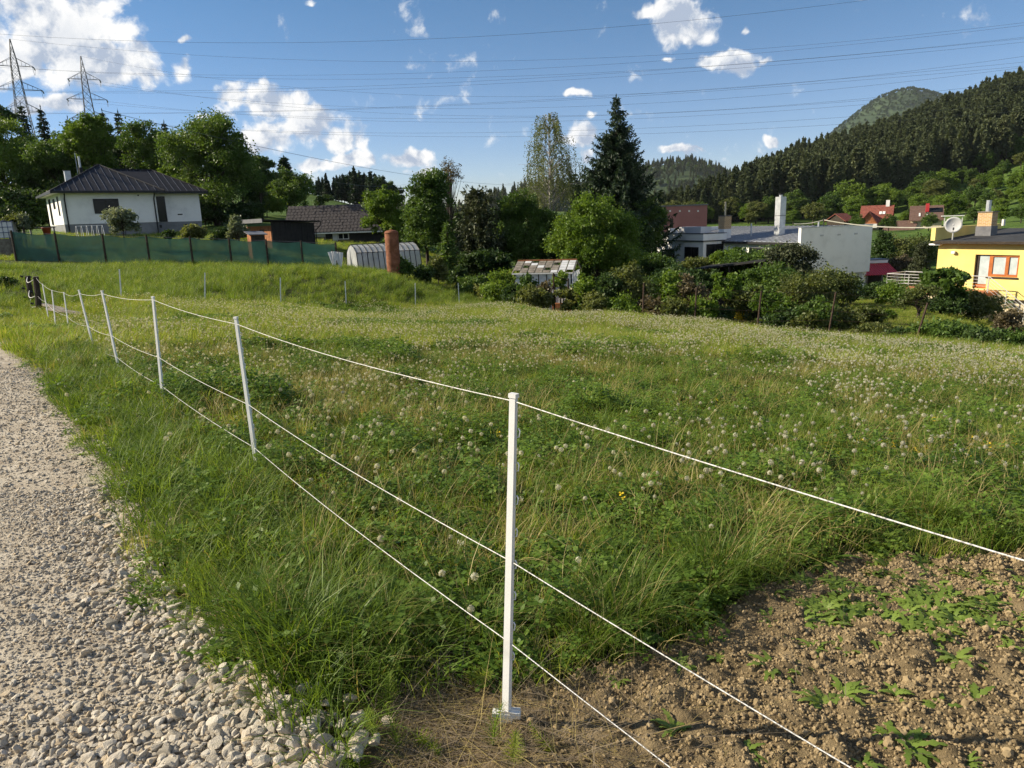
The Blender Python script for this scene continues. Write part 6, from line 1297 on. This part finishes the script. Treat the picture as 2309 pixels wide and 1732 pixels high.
def puff(r_, n, rad, star, c):
    d = unit(r_.normal(size=(n, 3))); s = unit(np.cross(d, r_.normal(size=(n, 3)))); u = np.cross(d, s); e = c + d * rad * r_.uniform(.85, 1.05, n)[:, None]
    v1 = np.stack([c + d * .003 - s * .0006, c + d * .003 + s * .0006, e + s * .0005, e - s * .0005], 1).reshape(-1, 3); q1 = np.arange(4 * n).reshape(n, 4)
    v2 = np.stack([e - s * star, e - u * star * .8 + d * .002, e + s * star, e + u * star * .8 + d * .002], 1).reshape(-1, 3)
    return np.concatenate([v1, v2]), np.concatenate([q1, q1 + 4 * n])
def stem_curve(r_, h, lean, w=.0035, n=6):
    a = r_.uniform(0, 6.28); d = np.array([math.cos(a), math.sin(a), 0]); pts = [d * lean * h * (k / n) ** 1.8 + np.array([0, 0, h * k / n]) for k in range(n + 1)]
    mb = MB().tube(pts, w / 2, 4, cap=False); return np.array(mb.v), np.array(mb.f), pts[-1]
r_ = np.random.default_rng(77)
def pm(name, mats, *vq): v, q, mi = merge(*vq); return npmesh(name, v, quads=q, mat=mats, midx=mi)
GR = [pm('grass_tuft', ['grass_green', 'straw'], blades(r_, 46, .13, .05, .17, .0045, .6), blades(r_, 5, .12, .10, .22, .003, .8)) for k in range(5)]
GL = [pm('grass_tuft', ['grass_lush'], blades(r_, 60, .10, .10, .27, .0045, .8)) for k in range(3)]
CL = [pm('clover_patch', ['clover_green', 'grass_lush'], leaflets(r_, 46, .15, .14, .026), blades(r_, 12, .13, .06, .15, .004, .4)) for k in range(4)]
VE = [pm('vetch_patch', ['clover_green'], leaflets(r_, 90, .15, .24, .022), blades(r_, 10, .1, .12, .24, .003, .3)) for k in range(2)]
for me in VE: me.materials.append(MATS['grass_lush'])
RS = [pm('leaf_rosette', ['dandelion_leaf'], rosette(r_, 10, .19, .034)) for k in range(3)]
ST = [pm('dry_stalks', ['straw'], stalks(r_, 9, .12, .16, .36, .0030, .5), stalks(r_, 4, .1, .22, .40, .0028, 1.3)) for k in range(4)]
for me in ST: me.materials.append(MATS['straw'])
BG = [pm('tall_grass', ['grass_green', 'straw'], blades(r_, 60, .30, .25, .62, .011, .5, 3), blades(r_, 4, .28, .3, .6, .007, .6, 3)) for k in range(1)] + [pm('tall_grass', ['grass_lush', 'straw'], blades(r_, 60, .30, .25, .62, .011, .6, 3), blades(r_, 2, .28, .3, .6, .007, .6, 3)) for k in range(3)]
FG = [pm('grass_sward', ['grass_green', 'straw'], blades(r_, 80, .26, .10, .27, .0075, .55, 3), blades(r_, 9, .24, .15, .3, .006, .6, 3)) for k in range(4)]
FC = [pm('clover_sward', ['clover_green', 'grass_green'], leaflets(r_, 50, .26, .2, .042), blades(r_, 30, .25, .1, .24, .007, .5, 3)) for k in range(3)]
# dandelion clocks
CK = []; CKparts = []
for k in range(5):
    h = .24 + .03 * k; sv, sq, tip = stem_curve(r_, h, .25); pv = puff(r_, (95, 80, 95, 60, 20)[k], .021, .0052, tip)
    CK.append(pm('dandelion', ['stem_green', 'seed_fluff'], (sv, sq), pv)); CKparts.append((npmesh('stem', sv, quads=sq, mat='stem_green'), npmesh('seed_head', pv[0], quads=pv[1], mat='seed_fluff')))
FK = []
for k in range(4):
    h = .25 + .03 * k; sv, sq, tip = stem_curve(r_, h, .25, .0045, 3); FK.append(pm('dandelion', ['stem_green', 'seed_fluff'], (sv, sq), puff(r_, (26, 22, 26, 9)[k], .018, .0085, tip)))

az_lim = R(44)
def ring_points(r_, bands):
    # random ground points in the viewed sector; bands: (r0, r1, number per square metre)
    out = []
    for a_, b_, dn in bands:
        n_ = int(dn * az_lim * (b_ * b_ - a_ * a_)); rr_ = np.sqrt(r_.uniform(a_ * a_, b_ * b_, n_)); th = r_.uniform(-az_lim, az_lim, n_); out.append(np.stack([rr_ * np.sin(th), rr_ * np.cos(th)], 1))
    return np.concatenate(out)
fence_line = [tuple(b_[:2]) for b_, t_ in PT] + [tuple(W2[0][:2])]
far_line = [tuple(ground_at(*q)[:2]) for q in ((274, 678), (462, 684), (633, 690), (781, 691), (937, 692), (1036, 690))] + [tuple(P(*q)[:2]) for q in ((1170, 697, 30), (1400, 718, 25), (1600, 738, 22.5), (1800, 760, 20.5), (2000, 782, 18.8), (2309, 806, 17), (2700, 830, 14))]
FIELD = fence_line + far_line + [(9, 2), (6, -1), tuple(b0_[:2])]
FIELDP = [tuple(b0_[:2])] + fence_line[1:] + far_line + [(14, 6), (9, -1)]
net_line = [tuple(q[:2]) for q in tp]
BANK = [fence_line[-1]] + far_line[:7] + [tuple(P(1130, 690, 37)[:2]), tuple(P(900, 610, 43)[:2])] + [tuple(q[:2]) for q in tp[::-1][:9]] + [(-36, 45), (-60, 40), (-40, 22)]
GARDEN = far_line[6:] + [(16, 12), (60, 40), (60, 70), (10, 70), (-14, 62), tuple(P(900, 610, 43)[:2]), tuple(P(1130, 690, 37)[:2])]
def keepout(p, gap=.0):
    return ~(inpoly(p, SOIL) | inpoly(p, ROAD))
def finish(p): return np.c_[p, gz(p[:, 0], p[:, 1])]
def rots(r_, n, tilt=.12): return np.c_[r_.normal(0, tilt, n), r_.normal(0, tilt, n), r_.uniform(0, 6.283, n)]
r_ = np.random.default_rng(101)
# near sward, out to 13 m
p = ring_points(r_, [(1.2, 4, 120), (4, 7, 95), (7, 13, 62)]); p = p[keepout(p)]; inb = ~inpoly(p, BANK); p = p[inb]
de = dist_line(p, SOIL_EDGE); dr2 = dist_line(p, ROAD_EDGE); patch = fbm(p[:, 0] + 50, p[:, 1] + 50, 1.6, 3, 4); p2 = fbm(p[:, 0] + 90, p[:, 1] + 20, .8, 2, 8)
u = r_.random(len(p)); sort = np.where(u < .50, r_.integers(0, 5, len(p)), np.where(u < .56 + .25 * (p2 > .55), 5 + r_.integers(0, 3, len(p)), np.where(u < .84, 8 + r_.integers(0, 4, len(p)), np.where(u < .90, 12 + r_.integers(0, 2, len(p)), 14 + r_.integers(0, 3, len(p))))))
sort = np.where((patch > .66) & (u > .45) & (u < .8), 12 + r_.integers(0, 2, len(p)), sort); inf = inpoly(p, FIELDP); sort = np.where(~inf & (sort >= 12), r_.integers(0, 5, len(p)), sort)
n_ = len(p); sc_ = r_.uniform(.7, 1.25, n_) * np.clip(.7 + de * 1.0, .7, 1.0) * (1 + .35 * (patch > .6)) * np.where(~inf, 1.1, 1); sort = np.where(~inf & (r_.random(n_) < .45), 5 + r_.integers(0, 3, n_), sort); scatter('meadow_grass', GR + GL + CL + VE + RS, finish(p), rots(r_, n_), sc_, sort, 'lush mixed grass and clover of the near meadow', 'grass')
p = ring_points(r_, [(1.6, 5, 30), (5, 13, 36)]); pn = fbm(p[:, 0], p[:, 1], 1.3, 3, 12); p = p[keepout(p) & ~inpoly(p, BANK) & (pn + r_.normal(0, .12, len(p)) > .44) & (inpoly(p, FIELDP) | (r_.random(len(p)) < .4))]; n_ = len(p); scatter('dry_stalks', ST, finish(p), rots(r_, n_, .2), r_.uniform(.75, 1.2, n_), r_.integers(0, 4, n_), 'yellow dry stalks among the meadow grass', 'grass')
# farther sward
p = ring_points(r_, [(12.5, 20, 30), (20, 34, 20)]); p = p[keepout(p) & ~inpoly(p, BANK) & ~inpoly(p, GARDEN)]; n_ = len(p); pn = fbm(p[:, 0], p[:, 1], 2.2, 3, 15)
scatter('far_meadow_grass', FG + FC, finish(p), rots(r_, n_), r_.uniform(.8, 1.3, n_), np.where(pn > .6, 4 + r_.integers(0, 3, n_), r_.integers(0, 4, n_)), 'grass of the farther meadow', 'grass')
p = ring_points(r_, [(17, 28, 16), (28, 48, 12)]); p = p[inpoly(p, BANK) & keepout(p)]; n_ = len(p); pn = fbm(p[:, 0], p[:, 1], 3.5, 3, 18)
scatter('bank_grass', BG + GL, finish(p), rots(r_, n_), r_.uniform(.6, 1.0, n_) * (.55 + .6 * pn), np.where(pn > .63, 4 + r_.integers(0, 3, n_), r_.integers(0, 4, n_)), 'tall uncut grass on the bank below the net fence', 'grass')
p = ring_points(r_, [(16, 30, 12), (30, 60, 5)]); p = p[inpoly(p, GARDEN)]; n_ = len(p); scatter('garden_grass', FG, finish(p), rots(r_, n_), r_.uniform(.7, 1.3, n_), r_.integers(0, 4, n_), 'garden lawn beyond the meadow edge', 'grass')
p = ring_points(r_, [(43, 70, 3)]); p = p[(p[:, 0] < -4) & ~inpoly(p, BANK)]; n_ = len(p); scatter('yard_grass', FG, finish(p), rots(r_, n_), r_.uniform(.8, 1.4, n_), r_.integers(0, 4, n_), 'grass round the bungalow and sheds', 'grass')
# dandelion clocks: sparse near the camera, thick farther out on the right
p = ring_points(r_, [(2.3, 4, 30), (4, 7, 52), (7, 12, 95), (12, 20, 165), (20, 31, 130)]); pn = fbm(p[:, 0] + 7, p[:, 1], 1.7, 3, 22); rt = np.clip((p[:, 0] + 3) / 9, 0, 1)
k = inpoly(p, FIELDP) & keepout(p) & (r_.random(len(p)) < (.42 + .6 * rt) * np.clip((pn - .34) * 4.5, .06, 1)); p = p[k]
vg = ring_points(r_, [(3, 8, 1.2), (8, 18, .9)]); vg = vg[keepout(vg) & ~inpoly(vg, FIELDP) & ~inpoly(vg, BANK) & (vg[:, 0] < 0)]; p = np.concatenate([p, vg])
p = finish(p); hd = p + (0, 0, .28) - CAMP; dep = hd @ fwd; sx_ = (hd @ CRT) / dep * FPX; sy_ = (hd @ CUP) / dep * FPX
ok = (dep > .3) & (abs(sx_) < 1200) & (abs(sy_) < 900); key = np.where(ok, dep, 1e9); od = np.argsort(key); p = p[od]
for i in range(300):
    k = i % 5; s_ = r_.uniform(.42, .8); lab = 'white dandelion seed head on a thin stem in the meadow'
    if i < 70:
        o = empty('dandelion', p[i], r_.uniform(0, 6.28), label=lab, category='dandelion', group='dandelion clocks in the meadow'); link('stem', CKparts[k][0], o); link('seed_head', CKparts[k][1], o)
    else: o = link('dandelion', CK[k], None, label=lab, category='dandelion', group='dandelion clocks in the meadow'); o.location = p[i]; o.rotation_euler = (r_.normal(0, .1), r_.normal(0, .1), r_.uniform(0, 6.28))
    o.scale = (s_,) * 3
p = p[300:]; n_ = len(p); dd = np.hypot(p[:, 0], p[:, 1]); scatter('dandelion_clocks', CK + FK, p, rots(r_, n_), r_.uniform(.45, .85, n_) * np.where(dd > 14, 1.12, 1), np.where(dd < 8, r_.integers(0, 5, n_), 5 + r_.integers(0, 4, n_)), 'countless white dandelion seed heads over the meadow', 'dandelions')
# small yellow flowers on the right and here and there
yf = pm('yellow_flower', ['stem_green', 'flower_yellow'], blades(r_, 3, .02, .12, .2, .003, .2), leaflets(r_, 4, .03, .2, .02))
c_ = ground_at(2240, 1030); p = r_.normal(0, 1, (130, 2)) * (.75, .22) + c_[:2]; p = np.concatenate([p, ring_points(r_, [(3, 14, .35)])]); p = p[keepout(p) & inpoly(p, FIELDP)]; n_ = len(p); scatter('yellow_flowers', [yf], finish(p), rots(r_, n_), r_.uniform(.45, .8, n_), np.zeros(n_), 'small yellow flowers in the grass near the right border', 'flowers')
e_ = np.array(ROAD_EDGE); ang = r_.integers(4, 14, 240); p = e_[ang] + (e_[ang + 1] - e_[ang]) * r_.random((240, 1)) + r_.normal(0, .07, (240, 2)) - (.03, 0); n_ = len(p); q = finish(p); q[:, 2] += .015
scatter('track_weeds', GR + CL[:1] + RS, q, rots(r_, n_, .25), r_.uniform(.2, .6, n_), r_.integers(0, 9, n_), 'weeds creeping from the grass into the gravel edge', 'weeds')
# tussocks on the soil edge
for i, (px, py, s_, lab) in enumerate(((1405, 1400, 1.0, 'big fine grass tussock on the soil edge right of the near post'), (1330, 1450, .75, 'grass tussock just right of the near post'), (1625, 1300, 1.05, 'broad grass tussock at the corner of the bare soil'), (1590, 1350, .6, 'small tussock below the broad corner tussock'), (2085, 1170, .8, 'grass tussock under the upper rope at right'), (650, 1470, 1.0, 'tall grass tussock at the gravel edge'), (830, 1450, .85, 'yellowish tussock left of the near post'), (1080, 1440, .7, 'small tussock just left of the near post'), (560, 1420, .9, 'grass tussock hanging over the gravel stones'), (1950, 1165, .7, 'tussock at the upper edge of the bare soil'), (400, 1180, .6, 'tussock at the middle of the track edge'))):
    b_ = ground_at(px, py); rr_ = np.random.default_rng(500 + i); me = pm('grass_tussock', ['grass_lush', 'straw'], blades(rr_, 330, .14, .16, .42, .0036, .8, 5), blades(rr_, 26 if i != 6 else 90, .12, .15, .4, .003, .8, 5)); o = link('grass_tussock', me, None, label=lab, category='grass tussock', group='grass tussocks along the edge'); o.location = b_; o.scale = (s_,) * 3
# bare soil: clods, litter, seedlings, horsetails
def lump(seed, sub=2, rough=.3, flat=.75, angular=False):
    import bmesh
    bm = bmesh.new(); bmesh.ops.create_icosphere(bm, subdivisions=sub, radius=.5); rr_ = np.random.default_rng(seed); ph = rr_.uniform(0, 6.28, (6, 3)); fr = rr_.uniform(1.5, 7, (6, 3))
    cut = unit(rr_.normal(size=(13, 3))); cd_ = rr_.uniform(.20, .40, 13)
    for v in bm.verts:
        c = np.array(v.co)
        if angular:
            for n2, d2 in zip(cut, cd_):
                e = c @ n2 - d2
                if e > 0: c = c - n2 * e
            c = c * 1.25 * (1 + .025 * rr_.normal())
        else: c = c * (1 + rough * sum(math.sin(fr[k] @ c * 2 + ph[k, 0]) for k in range(6)) / 6 + .05 * rr_.normal())
        v.co = c * (1, 1, flat)
    me = bpy.data.meshes.new('lump'); bm.to_mesh(me); bm.free(); return me
def lumps(name, mat, n, **kw):
    out = []
    for k in range(n): me = lump(900 + k + len(name), **kw); me.name = name; me.materials.append(MATS[mat]); out.append(me)
    return out
m, t = newmat('clod_soil'); oi = t.nodes.new('ShaderNodeObjectInfo')
c_ = mixc(t, oi.outputs['Random'], ramp(t, noise(t, 60, 5, .7, vec='Object'), [(.3, (.14, .10, .052)), (.7, (.26, .195, .105))]), (.37, .285, .165)); c_ = mixc(t, .55, ramp(t, noise(t, 30, 5, .7, vec='Position'), [(.3, (.14, .10, .052)), (.7, (.28, .212, .12))]), c_)
p = N(t, 'ShaderNodeBsdfPrincipled', inp={'Roughness': .95, 'Specular IOR Level': .1}); t.links.new(c_, p.inputs['Base Color']); o = t.nodes.new('ShaderNodeOutputMaterial'); t.links.new(p.outputs[0], o.inputs[0])
CLD = lumps('clod', 'clod_soil', 5, sub=2, rough=.55, flat=.8); CRB = lumps('crumb', 'clod_soil', 4, sub=1, rough=.5, flat=.8)
r_ = np.random.default_rng(202); lo = np.array([-.9, .4]); hi = np.array([4.5, 4.6]); p = r_.uniform(lo, hi, (170000, 2)); clump = fbm(p[:, 0], p[:, 1], .25, 3, 33)
p = p[inpoly(p, SOIL) & (p[:, 0] > -.05 + .35 * r_.random(len(p))) & (clump + r_.normal(0, .1, len(p)) > .30)]; n_ = len(p); s_ = np.clip(r_.lognormal(-4.75, .42, n_), .005, .032); q = finish(p); q[:, 2] += soil_h(p[:, 0], p[:, 1]) + s_ * .12
hd = q - CAMP; vis = s_ / np.linalg.norm(hd, axis=1); infr = (np.abs((hd @ CRT) / (hd @ fwd) * FPX) < 1150) & (np.abs((hd @ CUP) / (hd @ fwd) * FPX) < 860); od = np.argsort(np.where(infr, -vis, 0)); q = q[od]; s_ = s_[od]
for i in range(220): o = link('clod', CLD[i % 5], soil); o.location = q[i]; o.rotation_euler = tuple(r_.uniform(0, 6.28, 3)); o.scale = (s_[i],) * 3
q = q[220:]; s_ = s_[220:]; n_ = len(q); scatter('soil_crumbs', CLD + CRB, q, r_.uniform(0, 6.28, (n_, 3)), s_, np.where(s_ > .02, r_.integers(0, 5, n_), 5 + r_.integers(0, 4, n_)), None, None, soil)
# straw litter round the post foot
LT = [pm('straw_litter', ['straw_pale', 'straw'], blades(r_, 9, .16, .05, .22, .0026, 2.2, 4, 3.0), blades(r_, 4, .14, .04, .2, .0028, 2.0, 4, 3.0)) for k in range(4)]
cA = ground_at(960, 1610); p = r_.normal(0, 1, (100, 2)) * (.26, .12) + cA[:2]; cB = ground_at(1080, 1560); p = np.concatenate([p, r_.normal(0, 1, (60, 2)) * (.07, .05) + cB[:2] + (-.03, .03), r_.normal(0, 1, (90, 2)) * (.25, .12) + ground_at(1200, 1690)[:2], r_.uniform((.2, 1.2), (3.5, 3.2), (40, 2))]); p = p[inpoly(p, SOIL) & (np.hypot(p[:, 0] - b0_[0], p[:, 1] - b0_[1]) > .11)]; n_ = len(p); q = finish(p); q[:, 2] += -.02
scatter('straw_litter', LT, q, rots(r_, n_, .15), np.c_[r_.uniform(.5, 1.1, n_), r_.uniform(.5, 1.1, n_), r_.uniform(.08, .3, n_)], r_.integers(0, 4, n_), 'dry cut straw lying round the near post foot', 'straw')
def horsetail(seed):
    rr_ = np.random.default_rng(seed); vq = []; h = .17
    mb = MB().tube([(0, 0, 0), (.015, 0, h * .5), (.05, .0, h)], [.0022, .0018, .001], 4, cap=False); vq.append((np.array(mb.v), np.array(mb.f))); V = []
    for k in range(13):
        u = .15 + .82 * k / 13; c = np.array([.05 * u * u, 0, h * u]); L_ = .055 * (1 - u) ** .6 + .008
        for j in range(9): a = j * .698 + k * .3; d = np.array([math.cos(a), math.sin(a), .55]); d /= np.linalg.norm(d); s = np.cross(d, (0, 0, 1)) * .0013; V += [c - s, c + s, c + d * L_ + s * .3, c + d * L_ - s * .3]
    V = np.array(V); vq.append((V, np.arange(len(V)).reshape(-1, 4))); return pm('horsetail', ['grass_lush', 'grass_green'], *vq)
HT = [horsetail(k) for k in range(3)]
for i, (px, py, s_) in enumerate(sorted(((905, 1500, 1), (1070, 1520, 1.1), (880, 1600, 1.2), (860, 1640, 1.1), (930, 1650, 1), (820, 1620, 1), (1110, 1680, 1.1), (1150, 1700, 1), (1260, 1690, .9), (960, 1510, .9), (790, 1650, 1), (900, 1690, 1.1), (1130, 1500, .9), (840, 1700, 1)))):
    o = link('horsetail', HT[i % 3], None, label='%s feathery horsetail from the left in the straw by the near post' % ORDS[i], category='horsetail', group='horsetails near the post'); o.location = ground_at(px, py) + (0, 0, -.025); o.rotation_euler = (r_.normal(0, .7), r_.normal(0, .7), r_.uniform(0, 6.28)); o.scale = (s_ * .85,) * 3
SD = [pm('seedling', ['seedling_green'], rosette(np.random.default_rng(700 + k), 13, .085, .02)) for k in range(4)]
sp_ = [(1395, 1530), (1810, 1500), (1830, 1460), (1880, 1360), (1950, 1430), (1985, 1440), (1765, 1515), (1850, 1580), (1905, 1560), (2120, 1590), (2010, 1660), (2050, 1680), (1950, 1720), (2180, 1715), (1905, 1400), (1935, 1370), (1980, 1370), (2100, 1440), (1740, 1500), (2060, 1290), (2160, 1480), (2020, 1560), (1680, 1690), (1620, 1480), (1720, 1300), (1780, 1300), (2200, 1570), (1520, 1640)]
for i, (px, py) in enumerate(sorted(sp_)):
    o = link('seedling', SD[i % 4], None, label='%s lone green seedling from the left on the bare soil' % ORDS[i], category='seedling', group='seedlings on the bare soil'); o.location = ground_at(px, py) + (0, 0, -.01); o.rotation_euler = (r_.normal(0, .15), r_.normal(0, .15), r_.uniform(0, 6.28)); o.scale = (r_.uniform(.6, 1.15),) * 3
ca = ground_at(2180, 1330)
p = np.concatenate([r_.normal(0, 1, (150, 2)) * (.36, .17) + ca[:2], r_.normal(0, 1, (80, 2)) * (.5, .12) + ground_at(2250, 1400)[:2], r_.normal(0, 1, (50, 2)) * (.2, .1) + ground_at(1960, 1390)[:2]]); p = p[inpoly(p, SOIL)]; n_ = len(p); q = finish(p); q[:, 2] += -.01
scatter('weed_patch', SD, q, rots(r_, n_, .2), r_.uniform(.45, 1.0, n_), r_.integers(0, 4, n_), 'patch of light green weeds spreading over the soil at right', 'weeds')
# low weeds creeping over the upper soil edge
p = r_.normal(0, 1, (110, 2)) * (.5, .1) + ground_at(1960, 1205)[:2]; p = np.concatenate([p, r_.normal(0, 1, (90, 2)) * (.6, .15) + ground_at(2250, 1130)[:2]]); n_ = len(p); q = finish(p); q[:, 2] += .01; scatter('edge_weeds', CL + GR[:2], q, rots(r_, n_, .2), r_.uniform(.18, .42, n_), r_.integers(0, 6, n_), 'low weeds creeping over the edge of the soil', 'weeds')
# gravel
m, t = newmat('limestone'); oi = t.nodes.new('ShaderNodeObjectInfo')
c_ = ramp(t, math_n(t, 'ADD', math_n(t, 'MULTIPLY', oi.outputs['Random'], .75), math_n(t, 'MULTIPLY', noise(t, 3, 5, .7, vec='Object'), .35)), [(.1, (.35, .305, .235)), (.4, (.49, .44, .355)), (.62, (.58, .53, .445)), (.8, (.49, .385, .25)), (.95, (.63, .59, .52))])
p = N(t, 'ShaderNodeBsdfPrincipled', inp={'Roughness': .92, 'Specular IOR Level': .15}); t.links.new(c_, p.inputs['Base Color'])
b = N(t, 'ShaderNodeBump', inp={'Strength': .5, 'Distance': .05}); t.links.new(noise(t, 9, 6, .7, vec='Object'), b.inputs['Height']); t.links.new(b.outputs[0], p.inputs['Normal'])
o = t.nodes.new('ShaderNodeOutputMaterial'); t.links.new(p.outputs[0], o.inputs[0])
SN = lumps('stone', 'limestone', 8, sub=2, flat=.7, angular=True); SL = lumps('pebble', 'limestone', 5, sub=1, flat=.7, angular=True)
r_ = np.random.default_rng(303)
def road_pts(n, lo, hi): p = r_.uniform(lo, hi, (n, 2)); return p[inpoly(p, ROAD)]
# coarse stones lie at the near end and along the edge, fine grit in the wheel tracks
P1 = road_pts(60000, (-3.2, .75), (.2, 4.2)); ed = dist_line(P1, ROAD_EDGE); yy = P1[:, 1]; coarse = np.clip(1.35 - (yy - 1.05) * 1.05, 0, 1) * .9 + np.clip(1 - ed / .35, 0, 1) * .75; wheel = np.exp(-((ed - .75) / .3) ** 2) * np.clip((yy - 1.5), 0, 1)
s_ = np.exp(r_.normal(-4.35, .38, len(P1))) * (1 + 1.35 * np.clip(coarse, 0, 1.2) * r_.random(len(P1)) ** .6) * (1 - .45 * wheel); s_ = np.clip(s_, .006, .075)
P2 = road_pts(50000, (-9, 3.8), (-.5, 9)); s2 = np.clip(np.exp(r_.normal(-4.35, .38, len(P2))), .008, .04); P3 = road_pts(14000, (-20, 8.5), (-3, 20)); s3 = np.clip(np.exp(r_.normal(-3.9, .35, len(P3))), .012, .05)
# a few strays in the grass margin
ang = r_.integers(2, 14, 260); e_ = np.array(ROAD_EDGE); P4 = e_[ang] + (e_[ang + 1] - e_[ang]) * r_.random((260, 1)) + np.abs(r_.normal(0, .07, (260, 1))) * (1, .2); s4 = r_.uniform(.015, .055, 260)
P5 = road_pts(9000, (-2.6, .75), (.2, 2.6)); P5 = P5[r_.random(len(P5)) < np.clip(1.4 - (P5[:, 1] - 1.0) * 1.2, .03, 1)]; s5 = np.clip(np.exp(r_.normal(-3.7, .36, len(P5))), .014, .06) * np.clip(1.2 - (P5[:, 1] - 1.0) * .35, .6, 1.1)
pa = np.concatenate([P1, P2, P3, P4, P5]); sa = np.concatenate([s_, s2, s3, s4, s5]); q = finish(pa); q[:, 2] += .012 + .02 * fbm(pa[:, 0], pa[:, 1], .5, 4, 3) + sa * .16
hd = q - CAMP; dp = hd @ fwd; infr = (dp > .2) & (np.abs((hd @ CRT) / dp * FPX) < 1150) & (np.abs((hd @ CUP) / dp * FPX) < 860); od = np.argsort(np.where(infr, -sa / np.linalg.norm(hd, axis=1), 0)); q = q[od]; sa = sa[od]
for i in range(300): o = link('stone', SN[i % 8], road); o.location = q[i]; o.rotation_euler = tuple(r_.normal(0, .5, 2)) + (r_.uniform(0, 6.28),); k = sa[i]; o.scale = (k * r_.uniform(.9, 1.4), k, k * r_.uniform(.8, 1.1))
q = q[300:]; sa = sa[300:]; n_ = len(q); big = sa > .018; scatter('gravel', SN + SL, q, np.c_[r_.normal(0, .5, (n_, 2)), r_.uniform(0, 6.28, n_)], np.c_[sa * r_.uniform(.9, 1.4, n_), sa, sa], np.where(big, r_.integers(0, 8, n_), 8 + r_.integers(0, 5, n_)), None, None, road)
# ------------------------------------------------------------------ thin air haze round the whole place
m, t = newmat('valley_air')
pv = N(t, 'ShaderNodeVolumePrincipled', inp={'Color': (.80, .88, 1.0, 1), 'Density': .000036, 'Anisotropy': .0})
o = t.nodes.new('ShaderNodeOutputMaterial'); t.links.new(pv.outputs[0], o.inputs['Volume'])
hz_lo = float(gzv.min()) - 2
MB().b2((-3450, -3450, hz_lo), (3450, 3450, 560)).obj('haze', 'valley_air', None, kind='stuff', label='thin blue haze in the valley air', category='haze')
SC.cycles.volume_bounces = 0
